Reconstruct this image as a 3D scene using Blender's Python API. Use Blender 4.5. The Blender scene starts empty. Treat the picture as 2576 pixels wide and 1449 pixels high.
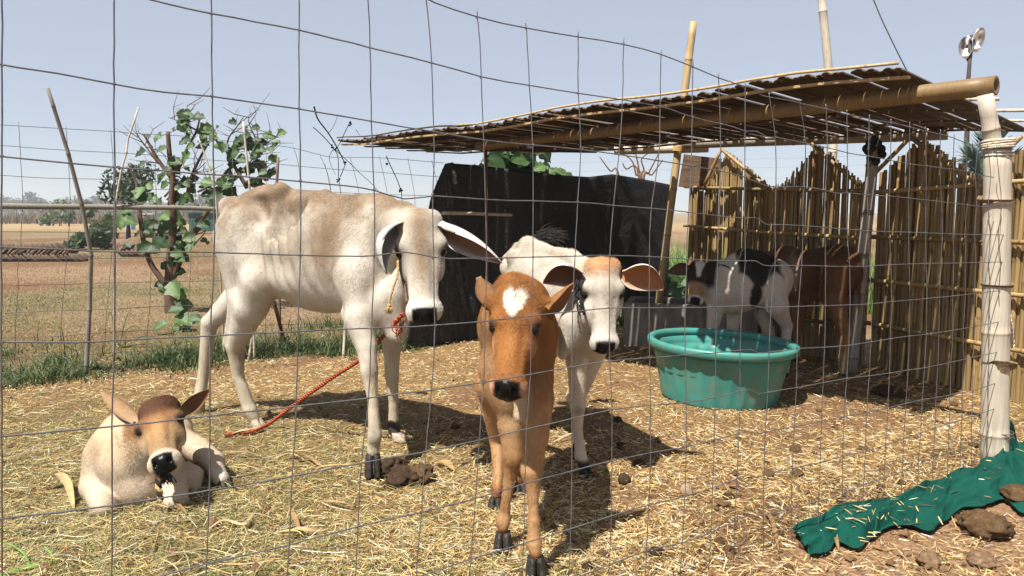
import bpy, math, random
import numpy as np
import openvdb
from mathutils import Vector, Matrix

random.seed(7)
rng = np.random.default_rng(7)
scene = bpy.context.scene
col = scene.collection

# ------------------------------------------------------------------ camera
EYE = 1.15
FPX = 740.0                      # focal length in pixels of a 1024 px wide picture
PITCH = math.radians(5.81)
cam_data = bpy.data.cameras.new("camera")
cam_data.sensor_width = 36.0
cam_data.lens = FPX / 1024.0 * 36.0
cam_data.clip_start = 0.05
cam_data.clip_end = 5000.0
cam = bpy.data.objects.new("camera", cam_data)
col.objects.link(cam)
cam.location = (0, 0, EYE)
cam.rotation_euler = (math.radians(90) - PITCH, 0, 0)
scene.camera = cam

# ------------------------------------------------------------------ light
SUN_EL = math.radians(60)
SUN_DIR = Vector((0.62, 0.785, 0)).normalized() * math.cos(SUN_EL) + Vector((0, 0, -math.sin(SUN_EL)))
world = bpy.data.worlds.new("World")
scene.world = world
world.use_nodes = True
wn = world.node_tree
bg = wn.nodes["Background"]
sky = wn.nodes.new("ShaderNodeTexSky")
sky.sky_type = 'NISHITA'
sky.sun_disc = False
sky.sun_elevation = SUN_EL
sky.sun_rotation = math.atan2(-SUN_DIR.x, -SUN_DIR.y)
sky.altitude = 0
sky.air_density = 0.75
sky.dust_density = 0.0
sky.ozone_density = 1.0
haze_mix = wn.nodes.new("ShaderNodeMix")          # dusty air whitens the whole sky evenly
haze_mix.data_type = 'RGBA'
haze_mix.inputs[0].default_value = 0.60
haze_mix.inputs[7].default_value = (6.5, 6.85, 7.7, 1)
wn.links.new(sky.outputs[0], haze_mix.inputs[6])
wn.links.new(haze_mix.outputs[2], bg.inputs[0])
bg.inputs[1].default_value = 0.050
sun_data = bpy.data.lights.new("sun", 'SUN')
sun_data.energy = 5.0
sun_data.angle = math.radians(0.53)
sun_data.color = (1.0, 0.955, 0.87)
sun = bpy.data.objects.new("sun", sun_data)
col.objects.link(sun)
sun.rotation_euler = SUN_DIR.to_track_quat('-Z', 'Y').to_euler()
sun.location = (-4, -4, 8)

scene.view_settings.view_transform = 'Standard'
scene.view_settings.look = 'None'
scene.view_settings.gamma = 1.0
scene.view_settings.exposure = 1.12
scene.view_settings.use_curve_mapping = False
scene.cycles.max_bounces = 8
scene.cycles.transparent_max_bounces = 8

# ------------------------------------------------------------------ helpers
CP, SP = math.cos(PITCH), math.sin(PITCH)
K = 1024.0 / 2576.0              # the photograph was measured at 2576 px width


def ray(x, y):
    a = (x * K - 512.0) / FPX
    b = (288.0 - y * K) / FPX
    return np.array([a, CP + b * SP, -SP + b * CP])


def D(x, y, Y):
    """World point seen at (x, y) that stands Y metres away."""
    d = ray(x, y)
    t = Y / d[1]
    return np.array([d[0] * t, Y, EYE + d[2] * t])


def G(x, y, z=0.0):
    """World point seen at (x, y) at height z."""
    d = ray(x, y)
    t = (z - EYE) / d[2]
    return np.array([d[0] * t, d[1] * t, z])


def V(*p):
    return np.array(p, float)


def unit(v):
    v = np.asarray(v, float)
    return v / (np.linalg.norm(v) + 1e-12)


class MB:
    """Collects verts, faces and a colour per vertex."""

    def __init__(self):
        self.v, self.f, self.c, self.n = [], [], [], 0

    def add(self, verts, faces, color=None):
        verts = np.asarray(verts, float).reshape(-1, 3)
        self.v.append(verts)
        for f in faces:
            self.f.append(tuple(int(i) + self.n for i in f))
        cc = np.ones((len(verts), 3)) if color is None else np.broadcast_to(np.asarray(color, float), (len(verts), 3))
        self.c.append(cc)
        self.n += len(verts)
        return self

    def tube(self, pts, radii, seg=8, color=None, caps=True):
        v, f = tube(pts, radii, seg, caps)
        return self.add(v, f, color)

    def box(self, c, size, R=None, color=None):
        s = np.asarray(size, float) / 2
        v = np.array([[x, y, z] for x in (-1, 1) for y in (-1, 1) for z in (-1, 1)], float) * s
        if R is not None:
            v = v @ np.asarray(R).T
        f = [(0, 1, 3, 2), (4, 6, 7, 5), (0, 4, 5, 1), (2, 3, 7, 6), (0, 2, 6, 4), (1, 5, 7, 3)]
        return self.add(v + np.asarray(c, float), f, color)

    def build(self, name, mat, parent=None, smooth=True, attr=False):
        v = np.concatenate(self.v)
        c = np.concatenate(self.c) if attr else None
        return mesh_obj(name, v, self.f, mat, parent, smooth, c)


def tube(pts, radii, seg=8, caps=True):
    pts = np.asarray(pts, float)
    n = len(pts)
    radii = np.broadcast_to(np.asarray(radii, float), (n,))
    tan = np.gradient(pts, axis=0)
    tan /= np.linalg.norm(tan, axis=1)[:, None] + 1e-12
    ref = V(0, 0, 1) if abs(tan[0][2]) < 0.9 else V(1, 0, 0)
    a = unit(np.cross(tan[0], ref))
    ang = np.arange(seg) / seg * 2 * math.pi
    vs = []
    for i in range(n):
        a = a - tan[i] * a.dot(tan[i])
        a = unit(a)
        b = np.cross(tan[i], a)
        vs.append(pts[i] + radii[i] * (np.cos(ang)[:, None] * a + np.sin(ang)[:, None] * b))
    vs = np.concatenate(vs)
    fs = []
    for i in range(n - 1):
        for j in range(seg):
            k = (j + 1) % seg
            fs.append((i * seg + j, i * seg + k, (i + 1) * seg + k, (i + 1) * seg + j))
    if caps:
        fs.append(tuple(range(seg - 1, -1, -1)))
        fs.append(tuple((n - 1) * seg + j for j in range(seg)))
    return vs, fs


def uv_ball(c, r, seg=16, rings=10, squash=None):
    v, f = [], []
    for i in range(rings + 1):
        th = math.pi * i / rings
        for j in range(seg):
            ph = 2 * math.pi * j / seg
            v.append((math.sin(th) * math.cos(ph), math.sin(th) * math.sin(ph), math.cos(th)))
    v = np.array(v) * r
    if squash is not None:
        v = v @ np.asarray(squash)
    for i in range(rings):
        for j in range(seg):
            k = (j + 1) % seg
            f.append((i * seg + j, (i + 1) * seg + j, (i + 1) * seg + k, i * seg + k))
    return v + np.asarray(c, float), f


def smooth_path(pts, per=6):
    """Catmull-Rom through the points."""
    p = np.asarray(pts, float)
    p = np.vstack([2 * p[0] - p[1], p, 2 * p[-1] - p[-2]])
    out = []
    for i in range(1, len(p) - 2):
        for t in np.arange(per) / per:
            t2, t3 = t * t, t * t * t
            out.append(0.5 * (2 * p[i] + (p[i + 1] - p[i - 1]) * t + (2 * p[i - 1] - 5 * p[i] + 4 * p[i + 1] - p[i + 2]) * t2
                              + (3 * p[i] - p[i - 1] - 3 * p[i + 1] + p[i + 2]) * t3))
    out.append(p[-2])
    return np.array(out)


def mesh_np(name, v, loops, starts, totals, mat=None, smooth=True, colors=None):
    me = bpy.data.meshes.new(name)
    me.vertices.add(len(v))
    me.vertices.foreach_set("co", np.asarray(v, np.float32).ravel())
    me.loops.add(len(loops))
    me.loops.foreach_set("vertex_index", np.asarray(loops, np.int32))
    me.polygons.add(len(starts))
    me.polygons.foreach_set("loop_start", np.asarray(starts, np.int32))
    me.polygons.foreach_set("loop_total", np.asarray(totals, np.int32))
    me.update(calc_edges=True)
    me.polygons.foreach_set("use_smooth", np.full(len(starts), bool(smooth)))
    if colors is not None:
        ca = me.color_attributes.new("tint", 'FLOAT_COLOR', 'POINT')
        c4 = np.ones((len(v), 4), np.float32)
        c4[:, :colors.shape[1]] = colors
        ca.data.foreach_set("color", c4.ravel())
    if mat is not None:
        me.materials.append(mat)
    me.validate()
    return me


def link(name, data, parent=None):
    o = bpy.data.objects.new(name, data)
    col.objects.link(o)
    if parent is not None:
        o.parent = parent
    return o


def base_of(parent):
    """World position of a thing's or part's origin (no rotations are used on parents built in world space)."""
    p = np.zeros(3)
    while parent is not None:
        p += np.array(parent.location)
        parent = parent.parent
    return p


def mesh_obj(name, v, faces, mat, parent=None, smooth=True, colors=None):
    v = np.asarray(v, float) - base_of(parent)
    loops = np.fromiter((i for f in faces for i in f), np.int32)
    totals = np.fromiter((len(f) for f in faces), np.int32)
    starts = np.concatenate([[0], np.cumsum(totals)[:-1]])
    return link(name, mesh_np(name, v, loops, starts, totals, mat, smooth, colors), parent)


def quads_obj(name, v, quads, mat, parent=None, smooth=True, colors=None):
    v = np.asarray(v, float) - base_of(parent)
    q = np.asarray(quads, np.int32)
    n = len(q)
    k = q.shape[1]
    return link(name, mesh_np(name, v, q.ravel(), np.arange(n) * k, np.full(n, k), mat, smooth, colors), parent)


def tag(o, label=None, cat=None, group=None, kind=None):
    if label:
        o["label"] = label
    if cat:
        o["category"] = cat
    if group:
        o["group"] = group
    if kind:
        o["kind"] = kind
    return o


def thing(name, label, cat, loc=(0, 0, 0), group=None):
    o = bpy.data.objects.new(name, None)
    o.empty_display_size = 0.1
    col.objects.link(o)
    o.location = [float(x) for x in loc]
    return tag(o, label, cat, group)


def vnoise(p, scale=1.0, seed=0):
    """Smooth value noise on an (n, 3) array, in -1..1."""
    p = np.asarray(p, float) * scale + seed * 17.31
    i = np.floor(p).astype(np.int64)
    f = p - i
    f = f * f * (3 - 2 * f)

    def h(ix, iy, iz):
        n = (ix * 374761393 + iy * 668265263 + iz * 2147483647 + seed * 1274126177) & 0xffffffff
        n = ((n ^ (n >> 13)) * 1274126177) & 0xffffffff
        n = (n ^ (n >> 16)) & 0xffffff
        return n / float(0x7fffff) - 1.0
    r = 0
    for dx in (0, 1):
        for dy in (0, 1):
            for dz in (0, 1):
                w = (f[:, 0] if dx else 1 - f[:, 0]) * (f[:, 1] if dy else 1 - f[:, 1]) * (f[:, 2] if dz else 1 - f[:, 2])
                r = r + w * h(i[:, 0] + dx, i[:, 1] + dy, i[:, 2] + dz)
    return r


def fbm(p, scale=1.0, seed=0, octv=3):
    r, a, s = 0, 0.5, scale
    for k in range(octv):
        r = r + a * vnoise(p, s, seed + k)
        a *= 0.5
        s *= 2.1
    return r


def sstep(a, b, x):
    t = np.clip((x - a) / (b - a), 0, 1)
    return t * t * (3 - 2 * t)


def mix3(c, col_, k):
    return c * (1 - k[:, None]) + np.array(col_) * k[:, None]


# ------------------------------------------------------------------ materials
def mat_new(name):
    m = bpy.data.materials.new(name)
    m.use_nodes = True
    nt = m.node_tree
    return m, nt, nt.nodes["Principled BSDF"]


def N(nt, kind, **kw):
    n = nt.nodes.new(kind)
    for k, v in kw.items():
        setattr(n, k, v)
    return n


def tex_noise(nt, scale, detail=4, rough=0.55, vec=None, distort=0.0):
    n = N(nt, "ShaderNodeTexNoise")
    n.inputs["Scale"].default_value = scale
    n.inputs["Detail"].default_value = detail
    n.inputs["Roughness"].default_value = rough
    n.inputs["Distortion"].default_value = distort
    if vec is not None:
        nt.links.new(vec, n.inputs["Vector"])
    return n


def ramp(nt, fac, stops):
    r = N(nt, "ShaderNodeValToRGB")
    e = r.color_ramp.elements
    while len(e) < len(stops):
        e.new(0.5)
    for i, (p, c) in enumerate(stops):
        e[i].position = p
        e[i].color = (*c, 1)
    nt.links.new(fac, r.inputs[0])
    return r


def mixc(nt, fac, a, b, mode='MIX'):
    m = N(nt, "ShaderNodeMix", data_type='RGBA', blend_type=mode)
    for sock, val in ((m.inputs[0], fac), (m.inputs[6], a), (m.inputs[7], b)):
        if hasattr(val, "links"):
            nt.links.new(val, sock)
        elif isinstance(val, (int, float)):
            sock.default_value = val
        else:
            sock.default_value = (*val, 1)
    return m.outputs[2]


def bump(nt, bsdf, height, strength=0.3, dist=0.01):
    b = N(nt, "ShaderNodeBump")
    b.inputs["Strength"].default_value = strength
    b.inputs["Distance"].default_value = dist
    nt.links.new(height, b.inputs["Height"])
    nt.links.new(b.outputs[0], bsdf.inputs["Normal"])
    return b


def coords(nt, scale=(1, 1, 1), obj=True):
    t = N(nt, "ShaderNodeTexCoord")
    m = N(nt, "ShaderNodeMapping")
    m.inputs["Scale"].default_value = scale
    nt.links.new(t.outputs["Object" if obj else "Generated"], m.inputs[0])
    return m.outputs[0]


def m_plain(name, color, rough=0.6, var=0.25, scale=20, metal=0.0, stretch=(1, 1, 1), bmp=0.2, spec=0.25, rnd=0.0):
    """Base colour broken up by noise; rnd shifts value from object to object."""
    m, nt, b = mat_new(name)
    vec = coords(nt, stretch)
    n = tex_noise(nt, scale, 5, 0.6, vec)
    lo = tuple(c * (1 - var) for c in color)
    hi = tuple(min(1, c * (1 + var)) for c in color)
    r = ramp(nt, n.outputs[0], [(0.3, lo), (0.7, hi)])
    out = r.outputs[0]
    if rnd:
        oi = N(nt, "ShaderNodeObjectInfo")
        rr = ramp(nt, oi.outputs["Random"], [(0, (1 - rnd,) * 3), (1, (1, 1, 1))])
        out = mixc(nt, 1.0, out, rr.outputs[0], 'MULTIPLY')
    nt.links.new(out, b.inputs["Base Color"])
    b.inputs["Roughness"].default_value = rough
    b.inputs["Metallic"].default_value = metal
    b.inputs["Specular IOR Level"].default_value = spec
    if bmp:
        bump(nt, b, n.outputs[0], bmp, 0.01)
    return m


def m_tint(name, rough=0.7, var=0.2, scale=60, spec=0.3, bmp=0.2, transl=0.0):
    """Colour comes from the mesh's own tint, broken up by fine noise."""
    m, nt, b = mat_new(name)
    at = N(nt, "ShaderNodeAttribute", attribute_name="tint")
    n = tex_noise(nt, scale, 4, 0.6, coords(nt))
    r = ramp(nt, n.outputs[0], [(0.25, (1 - var,) * 3), (0.75, (1 + var * 0.4,) * 3)])
    c = mixc(nt, 1.0, at.outputs["Color"], r.outputs[0], 'MULTIPLY')
    nt.links.new(c, b.inputs["Base Color"])
    b.inputs["Roughness"].default_value = rough
    b.inputs["Specular IOR Level"].default_value = spec
    if bmp:
        bump(nt, b, n.outputs[0], bmp, 0.01)
    if transl:
        tr = N(nt, "ShaderNodeBsdfTranslucent")
        nt.links.new(c, tr.inputs[0])
        mx = N(nt, "ShaderNodeMixShader")
        mx.inputs[0].default_value = transl
        nt.links.new(b.outputs[0], mx.inputs[1])
        nt.links.new(tr.outputs[0], mx.inputs[2])
        nt.links.new(mx.outputs[0], nt.nodes["Material Output"].inputs[0])
    return m
# ------------------------------------------------------------------ the wire fence close to the viewer
FA, FB = 1.84, 0.66              # fence line on the ground: y = FA + FB * x


def F(x, y, off=0.0):
    """Point of the upright fence plane seen at (x, y)."""
    d = ray(x, y)
    t = (FA + off) / (d[1] - FB * d[0])
    return V(d[0] * t, d[1] * t, EYE + d[2] * t)


def m_wire():
    m, nt, b = mat_new("galvanised_wire")
    n = tex_noise(nt, 25, 4, .6, coords(nt))
    r = ramp(nt, n.outputs[0], [(.3, (.07, .07, .075)), (.55, (.15, .15, .16)), (.75, (.11, .085, .07))])
    nt.links.new(r.outputs[0], b.inputs["Base Color"])
    b.inputs["Metallic"].default_value = .45
    b.inputs["Roughness"].default_value = .42
    bump(nt, b, n.outputs[0], .2, .001)
    return m


MAT_WIRE = m_wire()
HW = [
 [(1040,-22),(1085,5),(1200,45),(1325,72),(1455,92),(1568,110),(1662,135),(1735,165),(1808,196),(1845,208),(1874,219),(1900,222),(1909,239),(1935,245),(1984,252),(2012,260),(2078,274),(2130,288),(2185,299),(2241,309),(2288,319),(2328,330),(2366,338),(2400,347),(2425,358),(2460,368),(2490,374)],
 [(250,-40),(365,-3),(532,35),(752,75),(930,120),(1085,157),(1210,195),(1330,215),(1455,235),(1568,250),(1662,268),(1696,278),(1741,295),(1812,311),(1848,319),(1874,332),(1904,328),(1925,347),(1952,344),(2012,358),(2083,371),(2133,385),(2185,392),(2241,403),(2286,413),(2331,417),(2366,422),(2428,430),(2466,441),(2500,446)],
 [(-70,150),(5,165),(144,183),(287,212),(410,233),(532,242),(640,258),(752,273),(817,285),(932,305),(1012,319),(1088,330),(1217,354),(1342,364),(1463,375),(1557,389),(1658,404),(1741,418),(1814,430),(1873,444),(1925,469),(1952,470),(2022,469),(2074,477),(2105,488),(2130,484),(2182,491),(2237,493),(2286,498),(2331,503),(2390,510),(2442,517),(2520,525)],
 [(-70,386),(5,394),(288,422),(538,439),(753,455),(880,469),(942,477),(1019,506),(1088,489),(1220,503),(1338,506),(1453,508),(1543,517),(1633,524),(1696,529),(1730,534),(1810,543),(1873,551),(1904,545),(1926,567),(1949,565),(2018,567),(2074,572),(2130,576),(2182,581),(2237,583),(2286,584),(2327,586),(2425,590),(2530,591)],
 [(-70,618),(0,621),(288,633),(538,635),(757,642),(880,645),(942,645),(1019,630),(1088,650),(1224,650),(1342,647),(1446,644),(1533,642),(1633,645),(1696,650),(1803,656),(1876,657),(1904,654),(1918,669),(1952,668),(2018,668),(2077,669),(2136,670),(2185,670),(2241,666),(2286,664),(2327,663),(2400,662),(2530,659)],
 [(-70,864),(0,862),(215,862),(288,857),(528,845),(757,833),(880,828),(936,826),(1095,819),(1220,808),(1338,795),(1439,784),(1533,774),(1633,774),(1723,774),(1803,772),(1866,769),(1897,768),(1911,775),(2008,770),(2077,769),(2140,767),(2192,765),(2241,758),(2289,755),(2331,751),(2425,742),(2530,729)],
 [(-70,1106),(0,1098),(281,1074),(528,1046),(746,1022),(880,1007),(929,1001),(1040,986),(1088,981),(1217,962),(1335,942),(1439,923),(1533,907),(1633,900),(1723,893),(1800,888),(1862,881),(1893,878),(1904,890),(1935,886),(2005,876),(2074,874),(2136,869),(2192,860),(2237,853),(2286,845),(2331,841),(2390,833),(2487,815),(2525,808)],
 [(-70,1317),(0,1307),(285,1272),(528,1234),(736,1199),(880,1170),(908,1164),(1071,1137),(1206,1107),(1324,1080),(1439,1053),(1540,1029),(1637,1019),(1696,1015),(1727,1012),(1800,1000),(1862,984),(1890,979),(1904,993),(1932,986),(2005,975),(2070,963),(2130,951),(2185,946),(2240,938),(2290,930),(2330,925),(2420,905),(2490,890),(2525,882)],
 [(250,1490),(399,1449),(524,1418),(729,1371),(880,1330),(901,1324),(1060,1288),(1196,1255),(1321,1215),(1439,1185),(1540,1158),(1637,1139),(1696,1128),(1727,1126),(1796,1107),(1859,1092),(1883,1082),(1900,1095),(1925,1085),(1998,1074),(2067,1060),(2123,1048),(2182,1038),(2234,1026),(2279,1015),(2320,1005),(2390,994),(2460,980),(2520,958)],
 [(940,1490),(1057,1449),(1185,1406),(1317,1368),(1436,1330),(1538,1297),(1633,1269),(1698,1255),(1723,1248),(1793,1229),(1855,1203),(1886,1191),(1900,1203),(1921,1194),(1994,1177),(2063,1165),(2119,1147),(2178,1135),(2227,1121),(2275,1102),(2313,1090),(2355,1076),(2400,1062),(2460,1043),(2530,1018)],
 [(1370,1480),(1463,1449),(1533,1421),(1626,1383),(1716,1368),(1789,1340),(1848,1310),(1890,1295),(1900,1300),(1921,1295),(1990,1279),(2060,1262),(2119,1243),(2171,1220),(2223,1204),(2268,1187),(2310,1168),(2348,1151),(2390,1138),(2428,1126),(2501,1096),(2525,1088)],
 [(1720,1475),(1782,1449),(1848,1420),(1921,1400),(1998,1376),(2057,1357),(2077,1350),(2143,1324),(2171,1312),(2227,1293),(2268,1274),(2310,1255),(2341,1236),(2390,1216),(2460,1185),(2505,1158)],
]
VW = [
 [(5,-40),(5,165),(5,397),(3,620),(3,860),(4,1098),(5,1307),(5,1490)],
 [(287,-40),(287,212),(288,422),(288,633),(288,857),(281,1074),(283,1272),(280,1490)],
 [(531,-40),(532,35),(533,242),(538,440),(540,635),(528,845),(528,1046),(527,1234),(520,1418),(515,1490)],
 [(752,-40),(752,75),(753,273),(756,455),(757,642),(749,833),(746,1022),(735,1199),(728,1371),(718,1490)],
 [(924,-40),(931,120),(934,305),(942,477),(942,645),(935,826),(928,1001),(908,1164),(901,1324),(891,1490)],
 [(1070,-25),(1075,30),(1087,157),(1090,330),(1094,420),(1088,489),(1090,650),(1095,819),(1086,981),(1071,1137),(1060,1288),(1044,1490)],
 [(1200,22),(1200,45),(1209,110),(1210,195),(1217,354),(1221,503),(1225,650),(1220,808),(1217,962),(1206,1107),(1196,1255),(1185,1406),(1178,1480)],
 [(1320,55),(1324,72),(1332,215),(1341,364),(1341,506),(1341,647),(1337,795),(1335,942),(1324,1080),(1321,1215),(1317,1368),(1313,1480)],
 [(1455,75),(1455,92),(1454,235),(1463,375),(1453,508),(1446,644),(1440,784),(1439,923),(1439,1053),(1439,1185),(1436,1330),(1430,1470)],
 [(1570,95),(1568,110),(1567,250),(1557,389),(1543,517),(1533,642),(1533,774),(1533,907),(1540,1029),(1540,1158),(1538,1297),(1533,1421),(1530,1470)],
 [(1665,125),(1662,135),(1661,268),(1658,404),(1636,524),(1633,645),(1633,774),(1634,900),(1637,1019),(1637,1139),(1633,1269),(1626,1383),(1622,1460)],
 [(1744,150),(1743,168),(1741,295),(1740,418),(1731,534),(1728,652),(1723,774),(1723,893),(1727,1012),(1727,1126),(1723,1248),(1716,1368),(1711,1455)],
 [(1808,180),(1808,196),(1812,311),(1813,430),(1810,543),(1804,656),(1803,772),(1800,888),(1800,1000),(1797,1107),(1793,1229),(1789,1340),(1782,1449)],
 [(1874,207),(1874,219),(1875,332),(1873,444),(1873,551),(1876,657),(1866,769),(1862,881),(1862,984),(1859,1092),(1854,1203),(1848,1310),(1846,1421)],
 [(1935,234),(1935,245),(1953,344),(1952,470),(1949,565),(1952,668),(1938,774),(1935,886),(1932,986),(1925,1085),(1921,1194),(1920,1295),(1920,1401)],
 [(2010,248),(2012,260),(2030,360),(2022,469),(2019,567),(2018,668),(2008,770),(2005,876),(2004,975),(1998,1074),(1993,1177),(1990,1279),(1993,1378)],
 [(2077,262),(2078,274),(2083,371),(2075,477),(2074,572),(2077,669),(2077,769),(2074,874),(2070,963),(2067,1060),(2063,1165),(2060,1262),(2057,1357)],
 [(2130,276),(2130,288),(2133,385),(2130,484),(2130,576),(2138,670),(2139,767),(2135,869),(2130,951),(2123,1048),(2119,1147),(2119,1243),(2118,1334)],
 [(2187,288),(2186,299),(2185,392),(2182,491),(2183,581),(2188,670),(2193,765),(2192,860),(2186,946),(2181,1038),(2177,1135),(2172,1220),(2170,1313)],
 [(2241,299),(2241,309),(2241,403),(2237,493),(2237,583),(2241,666),(2243,758),(2240,853),(2238,938),(2234,1026),(2227,1121),(2223,1204),(2225,1294)],
 [(2289,306),(2288,319),(2289,413),(2286,498),(2286,584),(2287,664),(2290,755),(2287,845),(2285,930),(2279,1015),(2274,1102),(2268,1187),(2267,1275)],
 [(2327,319),(2328,330),(2330,417),(2330,503),(2327,586),(2331,663),(2331,751),(2331,841),(2326,925),(2320,1005),(2316,1090),(2310,1168),(2308,1256)],
 [(2366,326),(2366,338),(2364,422),(2368,507),(2372,588),(2366,662),(2364,748),(2362,837),(2360,918),(2354,1000),(2352,1076),(2348,1151),(2344,1235)],
 [(2400,336),(2400,347),(2398,427),(2402,512),(2396,589),(2400,662),(2396,744),(2398,831),(2392,910),(2390,994),(2388,1066),(2384,1140),(2382,1220)],
 [(2430,348),(2428,359),(2434,432),(2424,515),(2432,590),(2426,661),(2430,742),(2422,828),(2424,904),(2420,988),(2420,1056),(2416,1130),(2414,1206)],
 [(2462,357),(2460,368),(2452,438),(2458,519),(2450,590),(2456,660),(2450,739),(2452,821),(2448,898),(2448,982),(2444,1047),(2444,1119),(2442,1193)],
 [(2484,360),(2484,373),(2496,445),(2482,522),(2494,591),(2484,660),(2494,733),(2484,816),(2490,890),(2482,970),(2488,1030),(2480,1104),(2484,1172)],
 [(2508,366),(2506,376),(2514,447),(2522,525),(2508,591),(2520,659),(2510,731),(2518,810),(2512,884),(2520,958),(2508,1025),(2516,1092),(2506,1158)],
]
fence = thing("wire_fence", "slack galvanised square-mesh wire fence standing between the viewer and the calves", "wire fence", F(1300, 1100) * V(1, 1, 0))


def wires(paths, name, r):
    for w in paths:
        pts = []
        for (x0, y0), (x1, y1) in zip(w[:-1], w[1:]):
            n = max(2, int(math.hypot(x1 - x0, y1 - y0) / 45))
            for i in range(n):
                pts.append((x0 + (x1 - x0) * i / n, y0 + (y1 - y0) * i / n))
        pts.append(w[-1])
        P = np.array([F(x, y) for x, y in pts])
        S_ = P.copy()
        S_[1:-1] = .25 * P[:-2] + .5 * P[1:-1] + .25 * P[2:]
        P = S_ + .0012 * np.stack([vnoise(P, 23, k) for k in (1, 2, 3)], 1)
        m = MB()
        m.tube(P, r, 6)
        m.build(name, MAT_WIRE, fence)


wires(HW, "horizontal_wire", .00165)
wires(VW, "vertical_wire", .00145)
# hinge knots where the wires cross, the ones near enough to read, and the looser coils along the bottom wire
km = MB()
for hw in HW[:-1]:
    for vw in VW[:22]:
        hx = np.array(hw, float)
        vx = np.array(vw, float)
        best, at_ = 1e9, None
        for p in vx:
            yy = np.interp(p[0], hx[:, 0], hx[:, 1])
            if hx[0, 0] <= p[0] <= hx[-1, 0] and abs(yy - p[1]) < best:
                best, at_ = abs(yy - p[1]), (p[0], yy)
        if at_ and best < 14:
            c = F(*at_)
            a = np.arange(10) / 9 * 2 * math.pi
            ax = unit([1, FB, 0])
            coil = [c + ax * (.005 * (k / 9 - .5)) + .0022 * (math.cos(t) * V(0, 0, 1) + math.sin(t) * unit([-FB, 1, 0])) for k, t in enumerate(a)]
            km.tube(coil, .0009, 4)
for p in HW[-1][1:]:
    c = F(*p)
    ax = unit([1, FB, 0])
    coil = [c + ax * (.03 * (k / 20 - .5)) + .006 * (math.cos(t) * V(0, 0, 1) + math.sin(t) * unit([-FB, 1, 0])) for k, t in enumerate(np.arange(21) * .9)]
    km.tube(coil, .001, 4)
o = km.build("hinge_knots", MAT_WIRE, fence)
o["kind"] = "stuff"
# ------------------------------------------------------------------ ground
BC, BS = 6.85, 0.55              # back fence line on the ground: y = BC + BS * x


def pen_mask(x, y):
    """1 inside the straw-littered pen, 0 outside."""
    near = sstep(-.25, .1, y - (FA + FB * x))
    back = np.where(x < -.9, sstep(.15, -.25, y - (BC + BS * x)), sstep(8.6, 7.6, y + .6 * np.abs(x - .5)))
    left = sstep(-6.5, -5.5, x)
    right = sstep(4.4, 3.4, x)
    return near * back * left * right


def hay_mask(x, y, p):
    """Greener long hay towards the lying calf and the near left."""
    return np.clip(sstep(.35, -1.1, x + .25 * (y - 2.5) + .5 * fbm(p, .9, 51)) * sstep(5.0, 3.8, y + .3 * fbm(p, 1.1, 52)), 0, 1)


def ground_z(x, y):
    p = np.stack([x, y, np.zeros_like(x)], 1)
    near = sstep(16, 9, np.hypot(x, y))
    z = .016 * fbm(p, 1.3, 61) + .016 * fbm(p, 4.5, 62) + .010 * fbm(p, 11.0, 63, 2)
    return (z - .004) * near


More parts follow.
